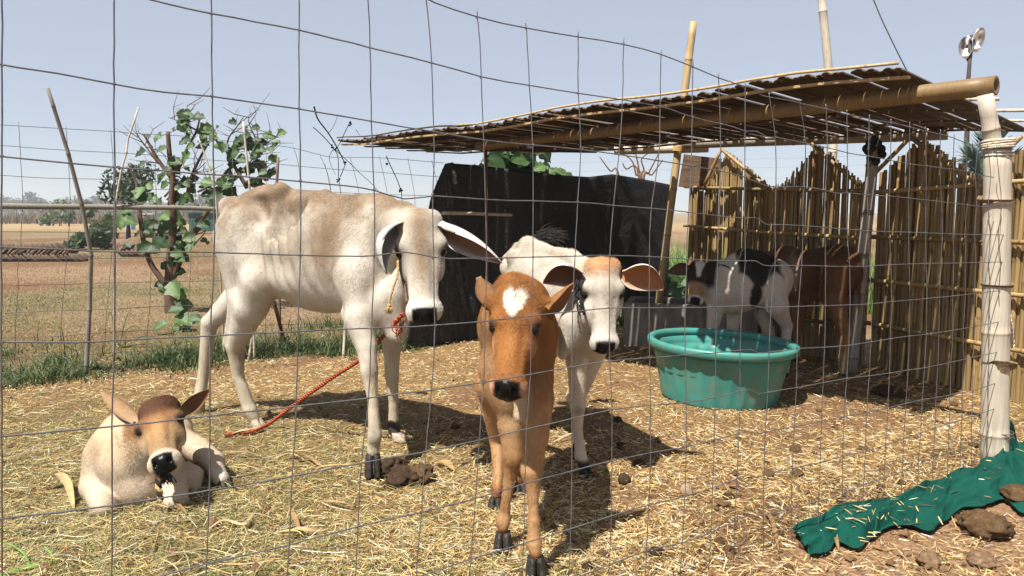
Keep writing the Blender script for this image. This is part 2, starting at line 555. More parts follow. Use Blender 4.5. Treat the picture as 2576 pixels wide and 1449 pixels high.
def build_ground():
    g = np.arange(0, 46)
    out = .09 * (1.20 ** g - 1) / .2
    out = out[out < 6000]
    xs = np.concatenate([-6.0 - out[:0:-1], np.arange(-6.0, 5.0, .06), 5.0 + out])
    ys = np.concatenate([.4 - out[:0:-1], np.arange(.4, 9.0, .06), 9.0 + out])
    X, Y = np.meshgrid(xs, ys, indexing='ij')
    x, y = X.ravel(), Y.ravel()
    z = ground_z(x, y)
    p = np.stack([x, y, np.zeros_like(x)], 1)
    pen = pen_mask(x, y)
    hay = hay_mask(x, y, p)
    n1, n2, n3 = fbm(p, .35, 71), fbm(p, 1.4, 72), fbm(p, .09, 73)
    soil = np.array([.17, .095, .05])
    field = np.tile(np.array([.215, .142, .085]), (len(x), 1))
    field = mix3(field, (.145, .080, .042), sstep(-.12, .22, n1 + .4 * n3))
    field = mix3(field, (.125, .115, .050), sstep(-.02, .30, fbm(p, .28, 75) + .3 * n2) * .6)
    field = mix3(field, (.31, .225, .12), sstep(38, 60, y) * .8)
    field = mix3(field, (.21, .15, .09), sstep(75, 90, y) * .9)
    litter = np.tile(np.array([.22, .135, .060]), (len(x), 1))
    litter = mix3(litter, soil, sstep(-.1, .3, n2 + .3 * n1) * .85)
    litter = mix3(litter, (.12, .095, .04), hay * .6)
    fore = np.tile(np.array([.26, .155, .088]), (len(x), 1))
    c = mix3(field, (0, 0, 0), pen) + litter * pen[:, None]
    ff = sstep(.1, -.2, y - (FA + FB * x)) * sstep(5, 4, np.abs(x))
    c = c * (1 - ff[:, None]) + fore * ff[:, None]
    m, nt, b = mat_new("earth")
    at = N(nt, "ShaderNodeAttribute", attribute_name="tint")
    vec = coords(nt)
    f1 = tex_noise(nt, 55, 6, .7, vec, .4)
    f2 = tex_noise(nt, 3.2, 5, .6, vec)
    v1 = N(nt, "ShaderNodeTexVoronoi")
    v1.inputs["Scale"].default_value = 38
    nt.links.new(vec, v1.inputs["Vector"])
    r1 = ramp(nt, f1.outputs[0], [(.28, (.40,) * 3), (.5, (.95,) * 3), (.74, (1.6,) * 3)])
    r2 = ramp(nt, f2.outputs[0], [(.3, (.80,) * 3), (.7, (1.15,) * 3)])
    cc = mixc(nt, 1, at.outputs["Color"], r1.outputs[0], 'MULTIPLY')
    cc = mixc(nt, 1, cc, r2.outputs[0], 'MULTIPLY')
    nt.links.new(cc, b.inputs["Base Color"])
    b.inputs["Roughness"].default_value = .95
    b.inputs["Specular IOR Level"].default_value = .15
    hh = mixc(nt, .4, f1.outputs[0], v1.outputs[0])
    bump(nt, b, hh, .9, .03)
    nx, ny = len(xs), len(ys)
    i, j = np.meshgrid(np.arange(nx - 1), np.arange(ny - 1), indexing='ij')
    a = (i * ny + j).ravel()
    q = np.stack([a, a + ny, a + ny + 1, a + 1], 1)
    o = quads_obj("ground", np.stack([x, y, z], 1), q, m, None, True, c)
    tag(o, kind="structure")


build_ground()


def scatter_pts(n, x0, x1, y0, y1):
    """Ground points spread evenly over a region of the photograph's view."""
    px = rng.uniform(x0, x1, n)
    py = rng.uniform(y0, y1, n)
    a = (px * K - 512) / FPX
    b = (288 - py * K) / FPX
    dy, dz = CP + b * SP, -SP + b * CP
    t = -EYE / dz
    return a * t, dy * t


def ribbons(x, y, z0, yaw, length, width, lift, bend, colors, name, mat, segs=2, roll=None, curve=None):
    """Many thin bent strips as one mesh."""
    n = len(x)
    k = segs + 1
    s = np.linspace(-.5, .5, k)[None, :]
    d = np.stack([np.cos(yaw), np.sin(yaw)], 1)
    pn = np.stack([-np.sin(yaw), np.cos(yaw)], 1)
    cv = np.zeros(n) if curve is None else curve
    off = (s ** 2) * cv[:, None] * length[:, None]
    cx = x[:, None] + d[:, :1] * s * length[:, None] + pn[:, :1] * off
    cy = y[:, None] + d[:, 1:] * s * length[:, None] + pn[:, 1:] * off
    cz = z0[:, None] + lift[:, None] * s * length[:, None] + bend[:, None] * (.25 - s ** 2) * length[:, None]
    rl = rng.uniform(-.9, .9, n) if roll is None else roll
    wx, wy, wz = pn[:, 0] * np.cos(rl), pn[:, 1] * np.cos(rl), np.sin(rl)
    tp = (1 - .5 * np.abs(2 * s) ** 3) * .5 * width[:, None]
    P = np.stack([cx, cy, cz], 2)
    W = np.stack([wx, wy, wz], 1)[:, None, :] * tp[:, :, None]
    v = np.stack([P - W, P + W], 2).reshape(-1, 3)
    base = (np.arange(n) * k * 2)[:, None] + (np.arange(segs) * 2)[None, :]
    q = np.stack([base, base + 1, base + 3, base + 2], 2).reshape(-1, 4)
    c = np.repeat(colors, k * 2, 0)
    o = quads_obj(name, v, q, mat, None, False, c)
    o["kind"] = "stuff"
    return o


MAT_STRAW = m_tint("dry_straw", .6, .3, 40, .35, 0, .12)
MAT_GRASS = m_tint("grass_blade", .55, .3, 30, .35, 0, .25)


def straw_cols(n, hay):
    pal = np.array([(.56, .39, .165), (.44, .28, .10), (.66, .52, .30), (.25, .14, .055), (.13, .07, .034), (.72, .64, .47)])
    w = np.array([.28, .22, .18, .15, .08, .09])
    c = pal[rng.choice(len(pal), n, p=w)]
    g = np.array([(.19, .19, .060), (.11, .135, .038), (.32, .29, .11), (.46, .42, .22)])[rng.choice(4, n, p=[.3, .2, .3, .2])]
    pick = rng.random(n) < hay
    c = np.where(pick[:, None], g, c)
    return np.clip(c * np.exp(rng.normal(-.05, .33, n))[:, None], 0, .75)


NET_TOP = [(1990, 1345), (2085, 1300), (2190, 1268), (2290, 1252), (2376, 1210), (2450, 1188), (2512, 1152), (2572, 1120), (2720, 1080)]
NET_BOT = [(2040, 1412), (2108, 1374), (2150, 1392), (2235, 1340), (2340, 1348), (2420, 1292), (2490, 1276), (2570, 1302), (2720, 1270)]


def net_mask(x, y):
    """1 where the green net covers the ground."""
    tz = y * CP + EYE * SP
    px = (FPX * x / tz + 512) / K
    py = (288 + FPX * (EYE * CP - y * SP) / tz) / K
    a = np.interp(px, *zip(*NET_TOP))
    b = np.interp(px, *zip(*NET_BOT))
    return ((px > 1990) & (py > a - 4) & (py < b + 2)).astype(float)


def build_litter():
    # short chopped straw
    n = 330000
    x, y = scatter_pts(n, -120, 2700, 690, 1480)
    xa, ya = rng.uniform(-3.5, 3.6, 40000), rng.uniform(1.5, 7.5, 40000)
    x, y = np.concatenate([x, xa]), np.concatenate([y, ya])
    p = np.stack([x, y, np.zeros_like(x)], 1)
    pen = pen_mask(x, y)
    front = sstep(.2, -.15, y - (FA + FB * x))
    clump = (.35 + .65 * sstep(-.10, .22, fbm(p, 9, 80))) * sstep(-.22, .16, fbm(p, 1.4, 72) * -1 + .12 + .35 * fbm(p, 6, 79))
    den = (pen * (.12 + .80 * clump) + front * .10 + (1 - pen) * (1 - front) * sstep(13, 7, y) * .12) * (1 - net_mask(x, y))
    keep = rng.random(len(x)) < den
    x, y, p = x[keep], y[keep], p[keep]
    n = len(x)
    hay = hay_mask(x, y, p)
    L = rng.gamma(2.6, .009, n) + .009
    L = L * (1 + .35 * hay)
    W = rng.uniform(.0014, .0040, n) * (1 - .35 * hay)
    z = ground_z(x, y) + rng.gamma(1.5, .0045, n)
    ribbons(x, y, z, rng.uniform(0, 6.283, n), L, W, rng.normal(0, .22, n), rng.normal(.05, .14, n),
            straw_cols(n, hay * .45), "straw_litter", MAT_STRAW, 2)
    # longer stems of hay
    n = 5200
    x, y = scatter_pts(n, -60, 1500, 880, 1480)
    p = np.stack([x, y, np.zeros_like(x)], 1)
    keep = rng.random(n) < pen_mask(x, y) * (.12 + .9 * hay_mask(x, y, p))
    x, y, p = x[keep], y[keep], p[keep]
    n = len(x)
    c = straw_cols(n, np.full(n, .58))
    ribbons(x, y, ground_z(x, y) + rng.uniform(.006, .03, n), rng.uniform(0, 6.283, n), rng.uniform(.05, .20, n), rng.uniform(.0014, .0034, n),
            rng.normal(0, .07, n), rng.normal(.02, .05, n), c * .8, "hay_stems", MAT_STRAW, 5, curve=rng.normal(0, .8, n))
    # crumbs of soil and dung between the straw
    n = 2600
    x, y = scatter_pts(n, -60, 2650, 860, 1480)
    p = np.stack([x, y, np.zeros_like(x)], 1)
    keep = (rng.random(n) < .35 + .5 * (fbm(p, 1.4, 72) > 0)) & (net_mask(x, y) < .5)
    x, y = x[keep], y[keep]
    n = len(x)
    r = rng.gamma(2.0, .0035, n) + .003
    base = np.array([(0, 0, 1), (.9, 0, .1), (.1, .95, 0), (-.95, .1, .15), (0, -.9, .05), (0, 0, -.6)])
    v = (base[None] * r[:, None, None] * rng.uniform(.6, 1.3, (n, 6, 1)))
    v = v + np.stack([x, y, ground_z(x, y) + r * .3], 1)[:, None, :]
    t = np.array([(0, 1, 2), (0, 2, 3), (0, 3, 4), (0, 4, 1), (5, 2, 1), (5, 3, 2), (5, 4, 3), (5, 1, 4)])
    q = (np.arange(n) * 6)[:, None, None] + t[None]
    c = np.array([.15, .085, .045]) * rng.uniform(.6, 1.5, (n, 1))
    o = quads_obj("soil_crumbs", v.reshape(-1, 3), q.reshape(-1, 3), m_tint("crumb", .95, .3, 80, .1, .3), None, False, np.repeat(c, 6, 0))
    o["kind"] = "stuff"


build_litter()


def blades(name, x, y, h, w, lean, cols, segs=3):
    n = len(x)
    k = segs + 1
    s = np.linspace(0, 1, k)[None, :]
    yaw = rng.uniform(0, 6.283, n)
    d = np.stack([np.cos(yaw), np.sin(yaw)], 1)
    out = lean[:, None] * h[:, None] * s ** 1.8
    zz = h[:, None] * (s - .35 * lean[:, None] * s ** 2.2)
    P = np.stack([x[:, None] + d[:, :1] * out, y[:, None] + d[:, 1:] * out, zz + ground_z(x, y)[:, None] - .005], 2)
    t2 = yaw + rng.uniform(.6, 2.4, n)
    W = np.stack([np.cos(t2), np.sin(t2), np.zeros(n)], 1)[:, None, :] * ((1 - s ** 1.6) * .5 * w[:, None] + .0003)[:, :, None]
    v = np.stack([P - W, P + W], 2).reshape(-1, 3)
    b0 = (np.arange(n) * k * 2)[:, None] + (np.arange(segs) * 2)[None, :]
    q = np.stack([b0, b0 + 1, b0 + 3, b0 + 2], 2).reshape(-1, 4)
    o = quads_obj(name, v, q, MAT_GRASS, None, False, np.repeat(cols, k * 2, 0))
    o["kind"] = "stuff"
    return o


def build_grass():
    # green strip along the back fence
    n = 70000
    x = rng.uniform(-6.0, -.7, n)
    off = rng.normal(.62, .52, n)
    y = BC + BS * x + off
    p = np.stack([x, y, np.zeros_like(x)], 1)
    k = rng.random(n) < np.clip(.42 + 2.6 * fbm(p, 1.3, 91), .03, 1) * sstep(-.55, -.1, off)
    x, y, off = x[k], y[k], off[k]
    n = len(x)
    c = np.array([(.036, .068, .016), (.05, .088, .022), (.085, .125, .038), (.15, .145, .06)])[rng.choice(4, n, p=[.30, .28, .22, .20])] * rng.uniform(.7, 1.25, (n, 1))
    blades("green_grass", x, y, (rng.gamma(3, .026, n) + .02) * np.clip(.75 + 1.5 * fbm(np.stack([x, y, 0 * x], 1), 3.1, 93), .25, 1.9), rng.uniform(.004, .012, n), rng.uniform(.3, 1.5, n), c)
    # short grass over the field
    n = 120000
    x, y = scatter_pts(n, -60, 1260, 585, 900)
    keep = (y > BC + BS * x + .5) & (y < 34)
    x, y = x[keep], y[keep]
    p = np.stack([x, y, np.zeros_like(x)], 1)
    gr = sstep(.08, .38, fbm(p, .28, 75) + .3 * fbm(p, 1.4, 72))
    bare = sstep(.05, .35, fbm(p, .35, 71) + .4 * fbm(p, .09, 73))
    keep = rng.random(len(x)) < np.clip(.55 - .5 * bare + .4 * gr, .05, 1)
    x, y, gr = x[keep], y[keep], gr[keep]
    n = len(x)
    dry = np.array([(.30, .21, .10), (.25, .16, .07), (.36, .28, .155)])[rng.choice(3, n)]
    grn = np.array([(.10, .12, .036), (.145, .15, .05), (.07, .095, .025)])[rng.choice(3, n)]
    c = np.where((rng.random(n) < gr * .75)[:, None], grn, dry) * rng.uniform(.75, 1.2, (n, 1))
    far = np.clip(y / 9, .8, 3)
    blades("field_grass", x, y, rng.uniform(.012, .05, n) * far ** .4, rng.uniform(.004, .008, n) * far, rng.uniform(.4, 1.4, n), c, 2)
    # tall grass beyond the shed
    n = 5000
    x, y = rng.uniform(1.3, 4.5, n), rng.uniform(8.3, 10.5, n)
    c = np.array([(.10, .20, .04), (.16, .27, .06), (.22, .30, .10)])[rng.choice(3, n)] * rng.uniform(.8, 1.2, (n, 1))
    blades("tall_grass", x, y, rng.uniform(.35, .95, n), rng.uniform(.01, .022, n), rng.uniform(.05, .6, n), c)
    # weeds inside the shed's far side
    n = 4000
    x, y = rng.uniform(-.9, 2.2, n), rng.uniform(7.4, 8.6, n)
    c = np.array([(.07, .13, .03), (.12, .18, .05)])[rng.choice(2, n)] * rng.uniform(.8, 1.2, (n, 1))
    blades("weeds", x, y, rng.uniform(.08, .3, n), rng.uniform(.008, .018, n), rng.uniform(.1, .9, n), c)


build_grass()
# ------------------------------------------------------------------ bamboo
def m_bamboo(name, col_, grey=(.40, .36, .30), gamt=.4, rnd=.35, rough=.5, node=True):
    m, nt, b = mat_new(name)
    vec = coords(nt, (1, 1, 1))
    streak = tex_noise(nt, 14, 5, .65, coords(nt, (6, 6, .25)))
    blot = tex_noise(nt, 4.5, 4, .6, vec)
    lo = tuple(c * .62 for c in col_)
    r = ramp(nt, streak.outputs[0], [(.25, lo), (.5, col_), (.78, tuple(min(1, c * 1.25) for c in col_))])
    rb = ramp(nt, blot.outputs[0], [(.42, (0, 0, 0)), (.68, (gamt,) * 3)])
    c = mixc(nt, rb.outputs[0], r.outputs[0], grey)
    oi = N(nt, "ShaderNodeObjectInfo")
    rr = ramp(nt, oi.outputs["Random"], [(0, (1 - rnd, 1 - rnd * 1.05, 1 - rnd * 1.1)), (.5, (1 - rnd * .4,) * 3), (1, (1.0, 1.0, 1.0))])
    c = mixc(nt, 1, c, rr.outputs[0], 'MULTIPLY')
    if node:
        at = N(nt, "ShaderNodeAttribute", attribute_name="tint")
        c = mixc(nt, 1, c, at.outputs["Color"], 'MULTIPLY')
    nt.links.new(c, b.inputs["Base Color"])
    b.inputs["Roughness"].default_value = rough
    b.inputs["Specular IOR Level"].default_value = .4
    bump(nt, b, streak.outputs[0], .25, .004)
    return m


MAT_BAM = m_bamboo("bamboo_tan", (.37, .255, .115), (.30, .26, .2), gamt=.35, rnd=.15)
MAT_BAM_PALE = m_bamboo("bamboo_weathered", (.46, .40, .315), (.33, .30, .26), .5, .12, .6)
MAT_BAM_GREY = m_bamboo("bamboo_grey", (.30, .26, .21), (.20, .18, .16), .5, .15, .7)
MAT_CANE = m_bamboo("bamboo_cane", (.36, .24, .098), (.19, .135, .07), .55, .5, .5)
MAT_SLAT = m_bamboo("bamboo_slat", (.088, .052, .025), (.065, .05, .036), .5, .5, .7)
MAT_DARKWOOD = m_bamboo("dark_stick", (.16, .10, .065), (.10, .08, .07), .5, .2, .7)
MAT_ROPE = m_plain("jute_rope", (.42, .28, .12), .85, .4, 120, bmp=.6)
MAT_ROPE_PALE = m_plain("pale_rope", (.55, .47, .35), .85, .35, 120, bmp=.6)
MAT_TIE = m_plain("rusty_tie_wire", (.10, .07, .05), .6, .4, 60, bmp=.3)


def culm(pts, r0, r1=None, nodes=.32, seg=12, start=.0, knob=.10, dark=.45, wob=0.0, hollow=False, seed=0):
    """A bamboo culm: tube with swollen, darker node rings. Returns verts, faces, colours."""
    pts = np.asarray(pts, float)
    r1 = r0 if r1 is None else r1
    seglen = np.linalg.norm(np.diff(pts, axis=0), axis=1)
    cum = np.concatenate([[0], np.cumsum(seglen)])
    T = cum[-1]
    ss = list(np.linspace(0, T, max(3, int(T / .12) + 2)))
    nd = []
    s = nodes * (.35 + start)
    r_ = np.random.default_rng(seed + 5)
    while s < T - .02:
        nd.append(s)
        s += nodes * r_.uniform(.85, 1.15)
    for q in nd:
        ss += [q - .012, q - .004, q, q + .004, q + .012]
    ss = np.array(sorted(t for t in ss if 0 <= t <= T))
    P = np.stack([np.interp(ss, cum, pts[:, k]) for k in range(3)], 1)
    R = r0 + (r1 - r0) * ss / T
    C = np.ones((len(ss), 3))
    for q in nd:
        g = np.exp(-((ss - q) / .006) ** 2)
        R = R * (1 + knob * g)
        C = C * (1 - dark * g[:, None] * np.array([.8, 1, 1.1]))
        C = C * (1 + .15 * np.exp(-((ss - q - .016) / .008) ** 2))[:, None]
    if wob:
        P = P + wob * np.stack([vnoise(P, 1.7, seed + k) for k in (1, 2, 3)], 1)
    v, f = tube(P, R, seg, True)
    c = np.repeat(C, seg, 0)
    if hollow:                                   # open mouth at the far end
        f = f[:-1]
        n0 = len(v)
        c0 = P[-1]
        ring = v[(len(ss) - 1) * seg:]
        ax = unit(P[-1] - P[-2])
        inner = c0 + (ring - c0) * .68
        deep = c0 + (ring - c0) * .62 - ax * .08
        v = np.concatenate([v, inner, deep])
        c = np.concatenate([c, np.ones((seg, 3)), np.ones((seg, 3)) * .35])
        o = (len(ss) - 1) * seg
        for j in range(seg):
            k = (j + 1) % seg
            f.append((o + j, o + k, n0 + k, n0 + j))
            f.append((n0 + j, n0 + k, n0 + seg + k, n0 + seg + j))
        f.append(tuple(n0 + seg + j for j in range(seg)))
    return v, f, c


def culm_obj(name, pts, r0, r1=None, mat=None, parent=None, **kw):
    v, f, c = culm(pts, r0, r1, **kw)
    return mesh_obj(name, v, f, mat or MAT_BAM, parent, True, c)


def lashing(name, c, axis, r, turns, pitch, rope, mat, parent, seed=0):
    axis = unit(axis)
    a = unit(np.cross(axis, V(.3, .8, .1)))
    b = np.cross(axis, a)
    t = np.linspace(0, turns * 2 * math.pi, int(turns * 16) + 1)
    w = .25 * rope * np.sin(t * 1.37 + seed)
    P = np.asarray(c) + axis * ((t / (2 * math.pi) - turns / 2) * pitch + w)[:, None] + (r + rope * .8) * (np.cos(t)[:, None] * a + np.sin(t)[:, None] * b)
    m = MB()
    m.tube(P, rope, 6)
    return m.build(name, mat, parent)


MAT_BEAM = m_bamboo("bamboo_beam", (.18, .112, .044), (.14, .10, .06), .4, .05, .5)
shed = thing("cattle_shed", "open bamboo cattle shed with a slatted flat roof on lashed poles", "shed", (1.6, 5.4, 0))
A_ = unit([-.717, .697, 0])      # along the eaves, away from the viewer
B_ = unit([.697, .717, 0])       # from the front eave to the back
RZ = 1.768
CORNER = V(1.735, 3.39, RZ)
NS, PITCHS = 112, .0405


def depth_at(s):
    """The roof narrows towards its far left end."""
    return 2.88 - .405 * max(0.0, s)


def roof_pt(s, d):
    """Roof surface: gentle sag along and across."""
    z = RZ + .02 * math.sin(s * 1.3 + .5) - .03 * (d / 2.4) + .012 * math.sin(s * 4.1)
    return V(CORNER[0] + A_[0] * s + B_[0] * d, CORNER[1] + A_[1] * s + B_[1] * d, z)


slat_meshes = []
for k in range(6):
    r_ = np.random.default_rng(100 + k)
    xs = np.linspace(0, 1, 13)
    ang = np.linspace(0, math.pi, 6)
    v, cc = [], []
    for rad, sgn in ((.0250, 1), (.0190, -1)):
        for x in xs:
            nodeb = 1 + .10 * sum(math.exp(-((x - q) / .008) ** 2) for q in (.14 + .02 * k, .36, .57 + .01 * k, .80))
            for a in ang:
                v.append((x, rad * nodeb * math.cos(a), rad * nodeb * math.sin(a) * .62 - .004 * (sgn < 0)))
                cc.append((1, 1, 1) if sgn > 0 else (.85, .8, .75))  # lower faces tinted darker: the roof's underside shade put into the colour
    n1 = len(xs) * 6
    f = []
    for i in range(len(xs) - 1):
        for j in range(5):
            a, b, c, d = i * 6 + j, i * 6 + j + 1, (i + 1) * 6 + j + 1, (i + 1) * 6 + j
            f += [(a, d, c, b), (n1 + a, n1 + b, n1 + c, n1 + d)]
        for j in (0, 5):
            a, d = i * 6 + j, (i + 1) * 6 + j
            f.append((a, n1 + a, n1 + d, d))
    for i in (0, len(xs) - 1):
        for j in range(5):
            a = i * 6 + j
            f.append((a, a + 1, n1 + a + 1, n1 + a))
    v = np.array(v)
    loops = np.fromiter((i for q in f for i in q), np.int32)
    slat_meshes.append(mesh_np("bamboo_slat", v, loops, np.arange(len(f)) * 4, np.full(len(f), 4), MAT_SLAT, True, np.array(cc)))
off0 = base_of(shed)
for i in range(NS):
    s = i * PITCHS + random.uniform(-.006, .006)
    d0 = random.uniform(-.05, .03)
    ln = depth_at(s) + random.uniform(-.07, .09)
    p0, p1 = roof_pt(s, d0), roof_pt(s + random.gauss(0, .012), d0 + ln)
    ex = (p1 - p0) / np.linalg.norm(p1 - p0)
    ez = unit(V(random.gauss(0, .05), random.gauss(0, .05), 1))
    ey = unit(np.cross(ez, ex))
    ez = np.cross(ex, ey)
    w = random.uniform(.74, .98)
    M = Matrix.Identity(4)
    for r in range(3):
        M[r][0], M[r][1], M[r][2] = ex[r] * ln, ey[r] * w, ez[r] * w
        M[r][3] = p0[r] - off0[r] + (random.uniform(0, .012) if r == 2 else 0)
    o = link("roof_slat", slat_meshes[i % 6], shed)
    o.matrix_local = M


def along(d, s0, s1, dz, n=14, wob=.008, seed=0):
    r_ = np.random.default_rng(seed)
    return [roof_pt(s, d * depth_at(s) / 2.34 + r_.normal(0, .004)) + V(0, 0, dz + r_.normal(0, wob * .4)) for s in np.linspace(s0, s1, n)]


# split battens above and below the slats
culm_obj("top_batten", along(.03, .02, 3.0, .042, seed=1), .008, .007, MAT_BAM, shed, nodes=.4, seg=7)
culm_obj("top_batten", along(.05, 2.85, 4.6, .040, seed=2), .007, .005, MAT_SLAT, shed, nodes=.4, seg=7)
culm_obj("top_batten", along(1.08, -.12, 4.55, .044, seed=3), .011, .008, MAT_BAM_PALE, shed, nodes=.4, seg=7)
culm_obj("top_batten", along(1.62, -.16, 4.55, .044, seed=4), .011, .008, MAT_BAM_PALE, shed, nodes=.4, seg=7)
culm_obj("top_batten", along(2.12, -.14, 4.5, .044, seed=5), .010, .008, MAT_BAM_PALE, shed, nodes=.4, seg=7)
for d, nm in ((.05, 6), (.60, 7), (1.08, 8), (1.62, 9), (2.14, 10)):
    pts = along(d, -.02, 4.5, -.022, seed=nm)
    m = MB()
    P = np.array(pts)
    ring = []
    for p in P:
        for dy, dz in ((-.017, -.006), (.017, -.006), (.017, .006), (-.017, .006)):
            ring.append(p + B_ * dy + V(0, 0, dz))
    f = []
    for i in range(len(P) - 1):
        for j in range(4):
            k = (j + 1) % 4
            f.append((i * 4 + j, i * 4 + k, (i + 1) * 4 + k, (i + 1) * 4 + j))
    f += [(3, 2, 1, 0), tuple(len(P) * 4 - 4 + j for j in range(4))]
    m.add(ring, f)
    m.build("split_purlin", MAT_BAM if d < .1 else MAT_SLAT, shed, False, True)
# beams
b1a, b1b = D(2508, 214, 3.30), D(1203, 368, 6.20)
culm_obj("beam", [b1b, b1a], .034, .043, MAT_BEAM, shed, nodes=.42, seg=16, knob=.07, dark=.3, wob=.006, hollow=True)
b2a, b2b = D(2385, 337, 5.55), D(1308, 376, 7.30)
culm_obj("beam", [b2b, b2a], .040, .046, MAT_BAM_GREY, shed, nodes=.4, seg=14, knob=.07, dark=.3, wob=.006, hollow=True)
culm_obj("beam", [D(1545, 378, 6.62), D(1782, 373, 6.50)], .040, .036, MAT_BAM_PALE, shed, nodes=.5, seg=14, knob=.06, dark=.3)
culm_obj("beam", [D(1230, 372, 6.6), D(1500, 376, 6.9)], .030, .034, MAT_SLAT, shed, nodes=.4, seg=10)
# posts
PB = G(2512, 1168)
PT = D(2510, 352, 3.325)
PB = V(PB[0], 3.325, -.05)
post_o = culm_obj("post", [PB, PT], .057, .054, MAT_BAM_PALE, shed, nodes=.50, seg=20, start=.02, knob=.05, dark=.35, seed=3)
tag(post_o, "thick whitish bamboo corner post with a rope lashing at its top")
culm_obj("post", [D(2505, 400, 3.335), D(2478, 238, 3.31)], .036, .032, MAT_BAM_PALE, shed, nodes=.3, seg=14, start=.1, knob=.12)
lashing("rope_lashing", D(2511, 362, 3.325), PT - PB, .056, 3.6, .010, .006, MAT_ROPE_PALE, shed)
lashing("tie_wire", D(2512, 386, 3.325), V(.05, 0, 1), .056, 2.4, .014, .0022, MAT_TIE, shed, 1)
lashing("tie_wire", D(2512, 1086, 3.325), V(.06, 0, 1), .058, 2.2, .012, .0022, MAT_TIE, shed, 2)
# torn sheaths at three of the nodes
for (x, y), w in (((2505, 505), 1.0), ((2508, 717), .5), ((2512, 912), 1.1)):
    m = MB()
    c = D(x, y, 3.325)
    r_ = np.random.default_rng(int(y))
    n = 26
    a = np.arange(n) / n * 2 * math.pi
    flap = np.clip(np.sin(a * 1.0 + .6 + y * .01) * .9 + .35 * np.sin(a * 3 + y), 0, 1)
    lo_ = c[2] - (.005 + .034 * w * flap * r_.uniform(.45, 1, n))
    hi_ = c[2] + .004 + .026 * w * flap ** 2 * r_.uniform(.3, 1, n)
    v = np.concatenate([np.stack([c[0] + .0595 * np.cos(a), c[1] + .0595 * np.sin(a), lo_], 1),
                        np.stack([c[0] + .064 * np.cos(a), c[1] + .064 * np.sin(a), (lo_ + hi_) / 2], 1),
                        np.stack([c[0] + (.061 + .012 * w) * np.cos(a), c[1] + (.061 + .012 * w) * np.sin(a), hi_], 1),
                        np.stack([c[0] + .054 * np.cos(a), c[1] + .054 * np.sin(a), hi_ - .006], 1)])
    f = [(i * n + j, i * n + (j + 1) % n, (i + 1) * n + (j + 1) % n, (i + 1) * n + j) for i in range(3) for j in range(n)]
    m.add(v, f)
    m.build("node_sheath", m_plain("torn_sheath", (.16, .10, .055), .9, .5, 50, bmp=.6), shed, False)
# tall pole that runs through the roof
p2t, p2b = D(1745, 55, 6.55), D(1652, 800, 6.50)
p2b = p2b + (p2b - p2t) * ((p2b[2] + .05) / (p2t[2] - p2b[2]))
culm_obj("post", [p2b, p2t], .036, .031, MAT_BAM, shed, nodes=.40, seg=14, wob=.006, hollow=True)
lashing("rope_lashing", D(1707, 375, 6.5), V(.25, 0, 1), .040, 4.5, .010, .007, MAT_ROPE, shed, 4)
# post in the middle of the back wall with its dark binding
p3b, p3t = G(2143, 932), D(2198, 352, 5.36)
p3b = V(p3b[0], p3b[1], -.05)
culm_obj("post", [p3b, p3t], .046, .040, MAT_BAM_GREY, shed, nodes=.42, seg=14, wob=.008, seed=8)
m = MB()
cc_ = D(2198, 372, 5.33)
for k in range(26):
    v, f = uv_ball(cc_ + rng.normal(0, 1, 3) * V(.025, .025, .045), rng.uniform(.018, .036), 8, 6)
    m.add(v, f)
m.build("cloth_binding", m_plain("black_cloth", (.02, .018, .017), .9, .4, 40, bmp=.6), shed)
lashing("tie_wire", p3b + (p3t - p3b) * .52, p3t - p3b, .044, 2.5, .012, .003, MAT_TIE, shed, 3)
lashing("tie_wire", p3b + (p3t - p3b) * .70, p3t - p3b, .044, 2.5, .012, .003, MAT_TIE, shed, 5)
# rusty iron pole under the left end of the front beam
ip_t = D(1222, 366, 6.2)
m = MB()
m.tube([V(ip_t[0] + .01, ip_t[1], -.05), V(ip_t[0] + .005, ip_t[1], .8), ip_t], .0135, 10)
m.build("iron_pole", m_plain("rust_red_iron", (.17, .065, .040), .6, .35, 25, bmp=.2), shed)

# ------------------------------------------------------------------ woven cane walls
cane_meshes = []
for k in range(8):
    v, f, c = culm([V(0, 0, 0), V(0, 0, 1.0)], 1.0, .9, nodes=.24, seg=7, start=.1 * k, knob=.12, dark=.35, seed=k)
    ss = v[:, 2].copy()
    v = v + V(.30 * math.sin(3.0 * k), .3, 0) * np.sin(ss * 3.1 + k)[:, None]
    v[:, 2] = ss
    loops = np.fromiter((i for q in f for i in q), np.int32)
    tot = np.fromiter((len(q) for q in f), np.int32)
    cane_meshes.append(mesh_np("cane", v, loops, np.concatenate([[0], np.cumsum(tot)[:-1]]), tot, MAT_CANE, True, c))


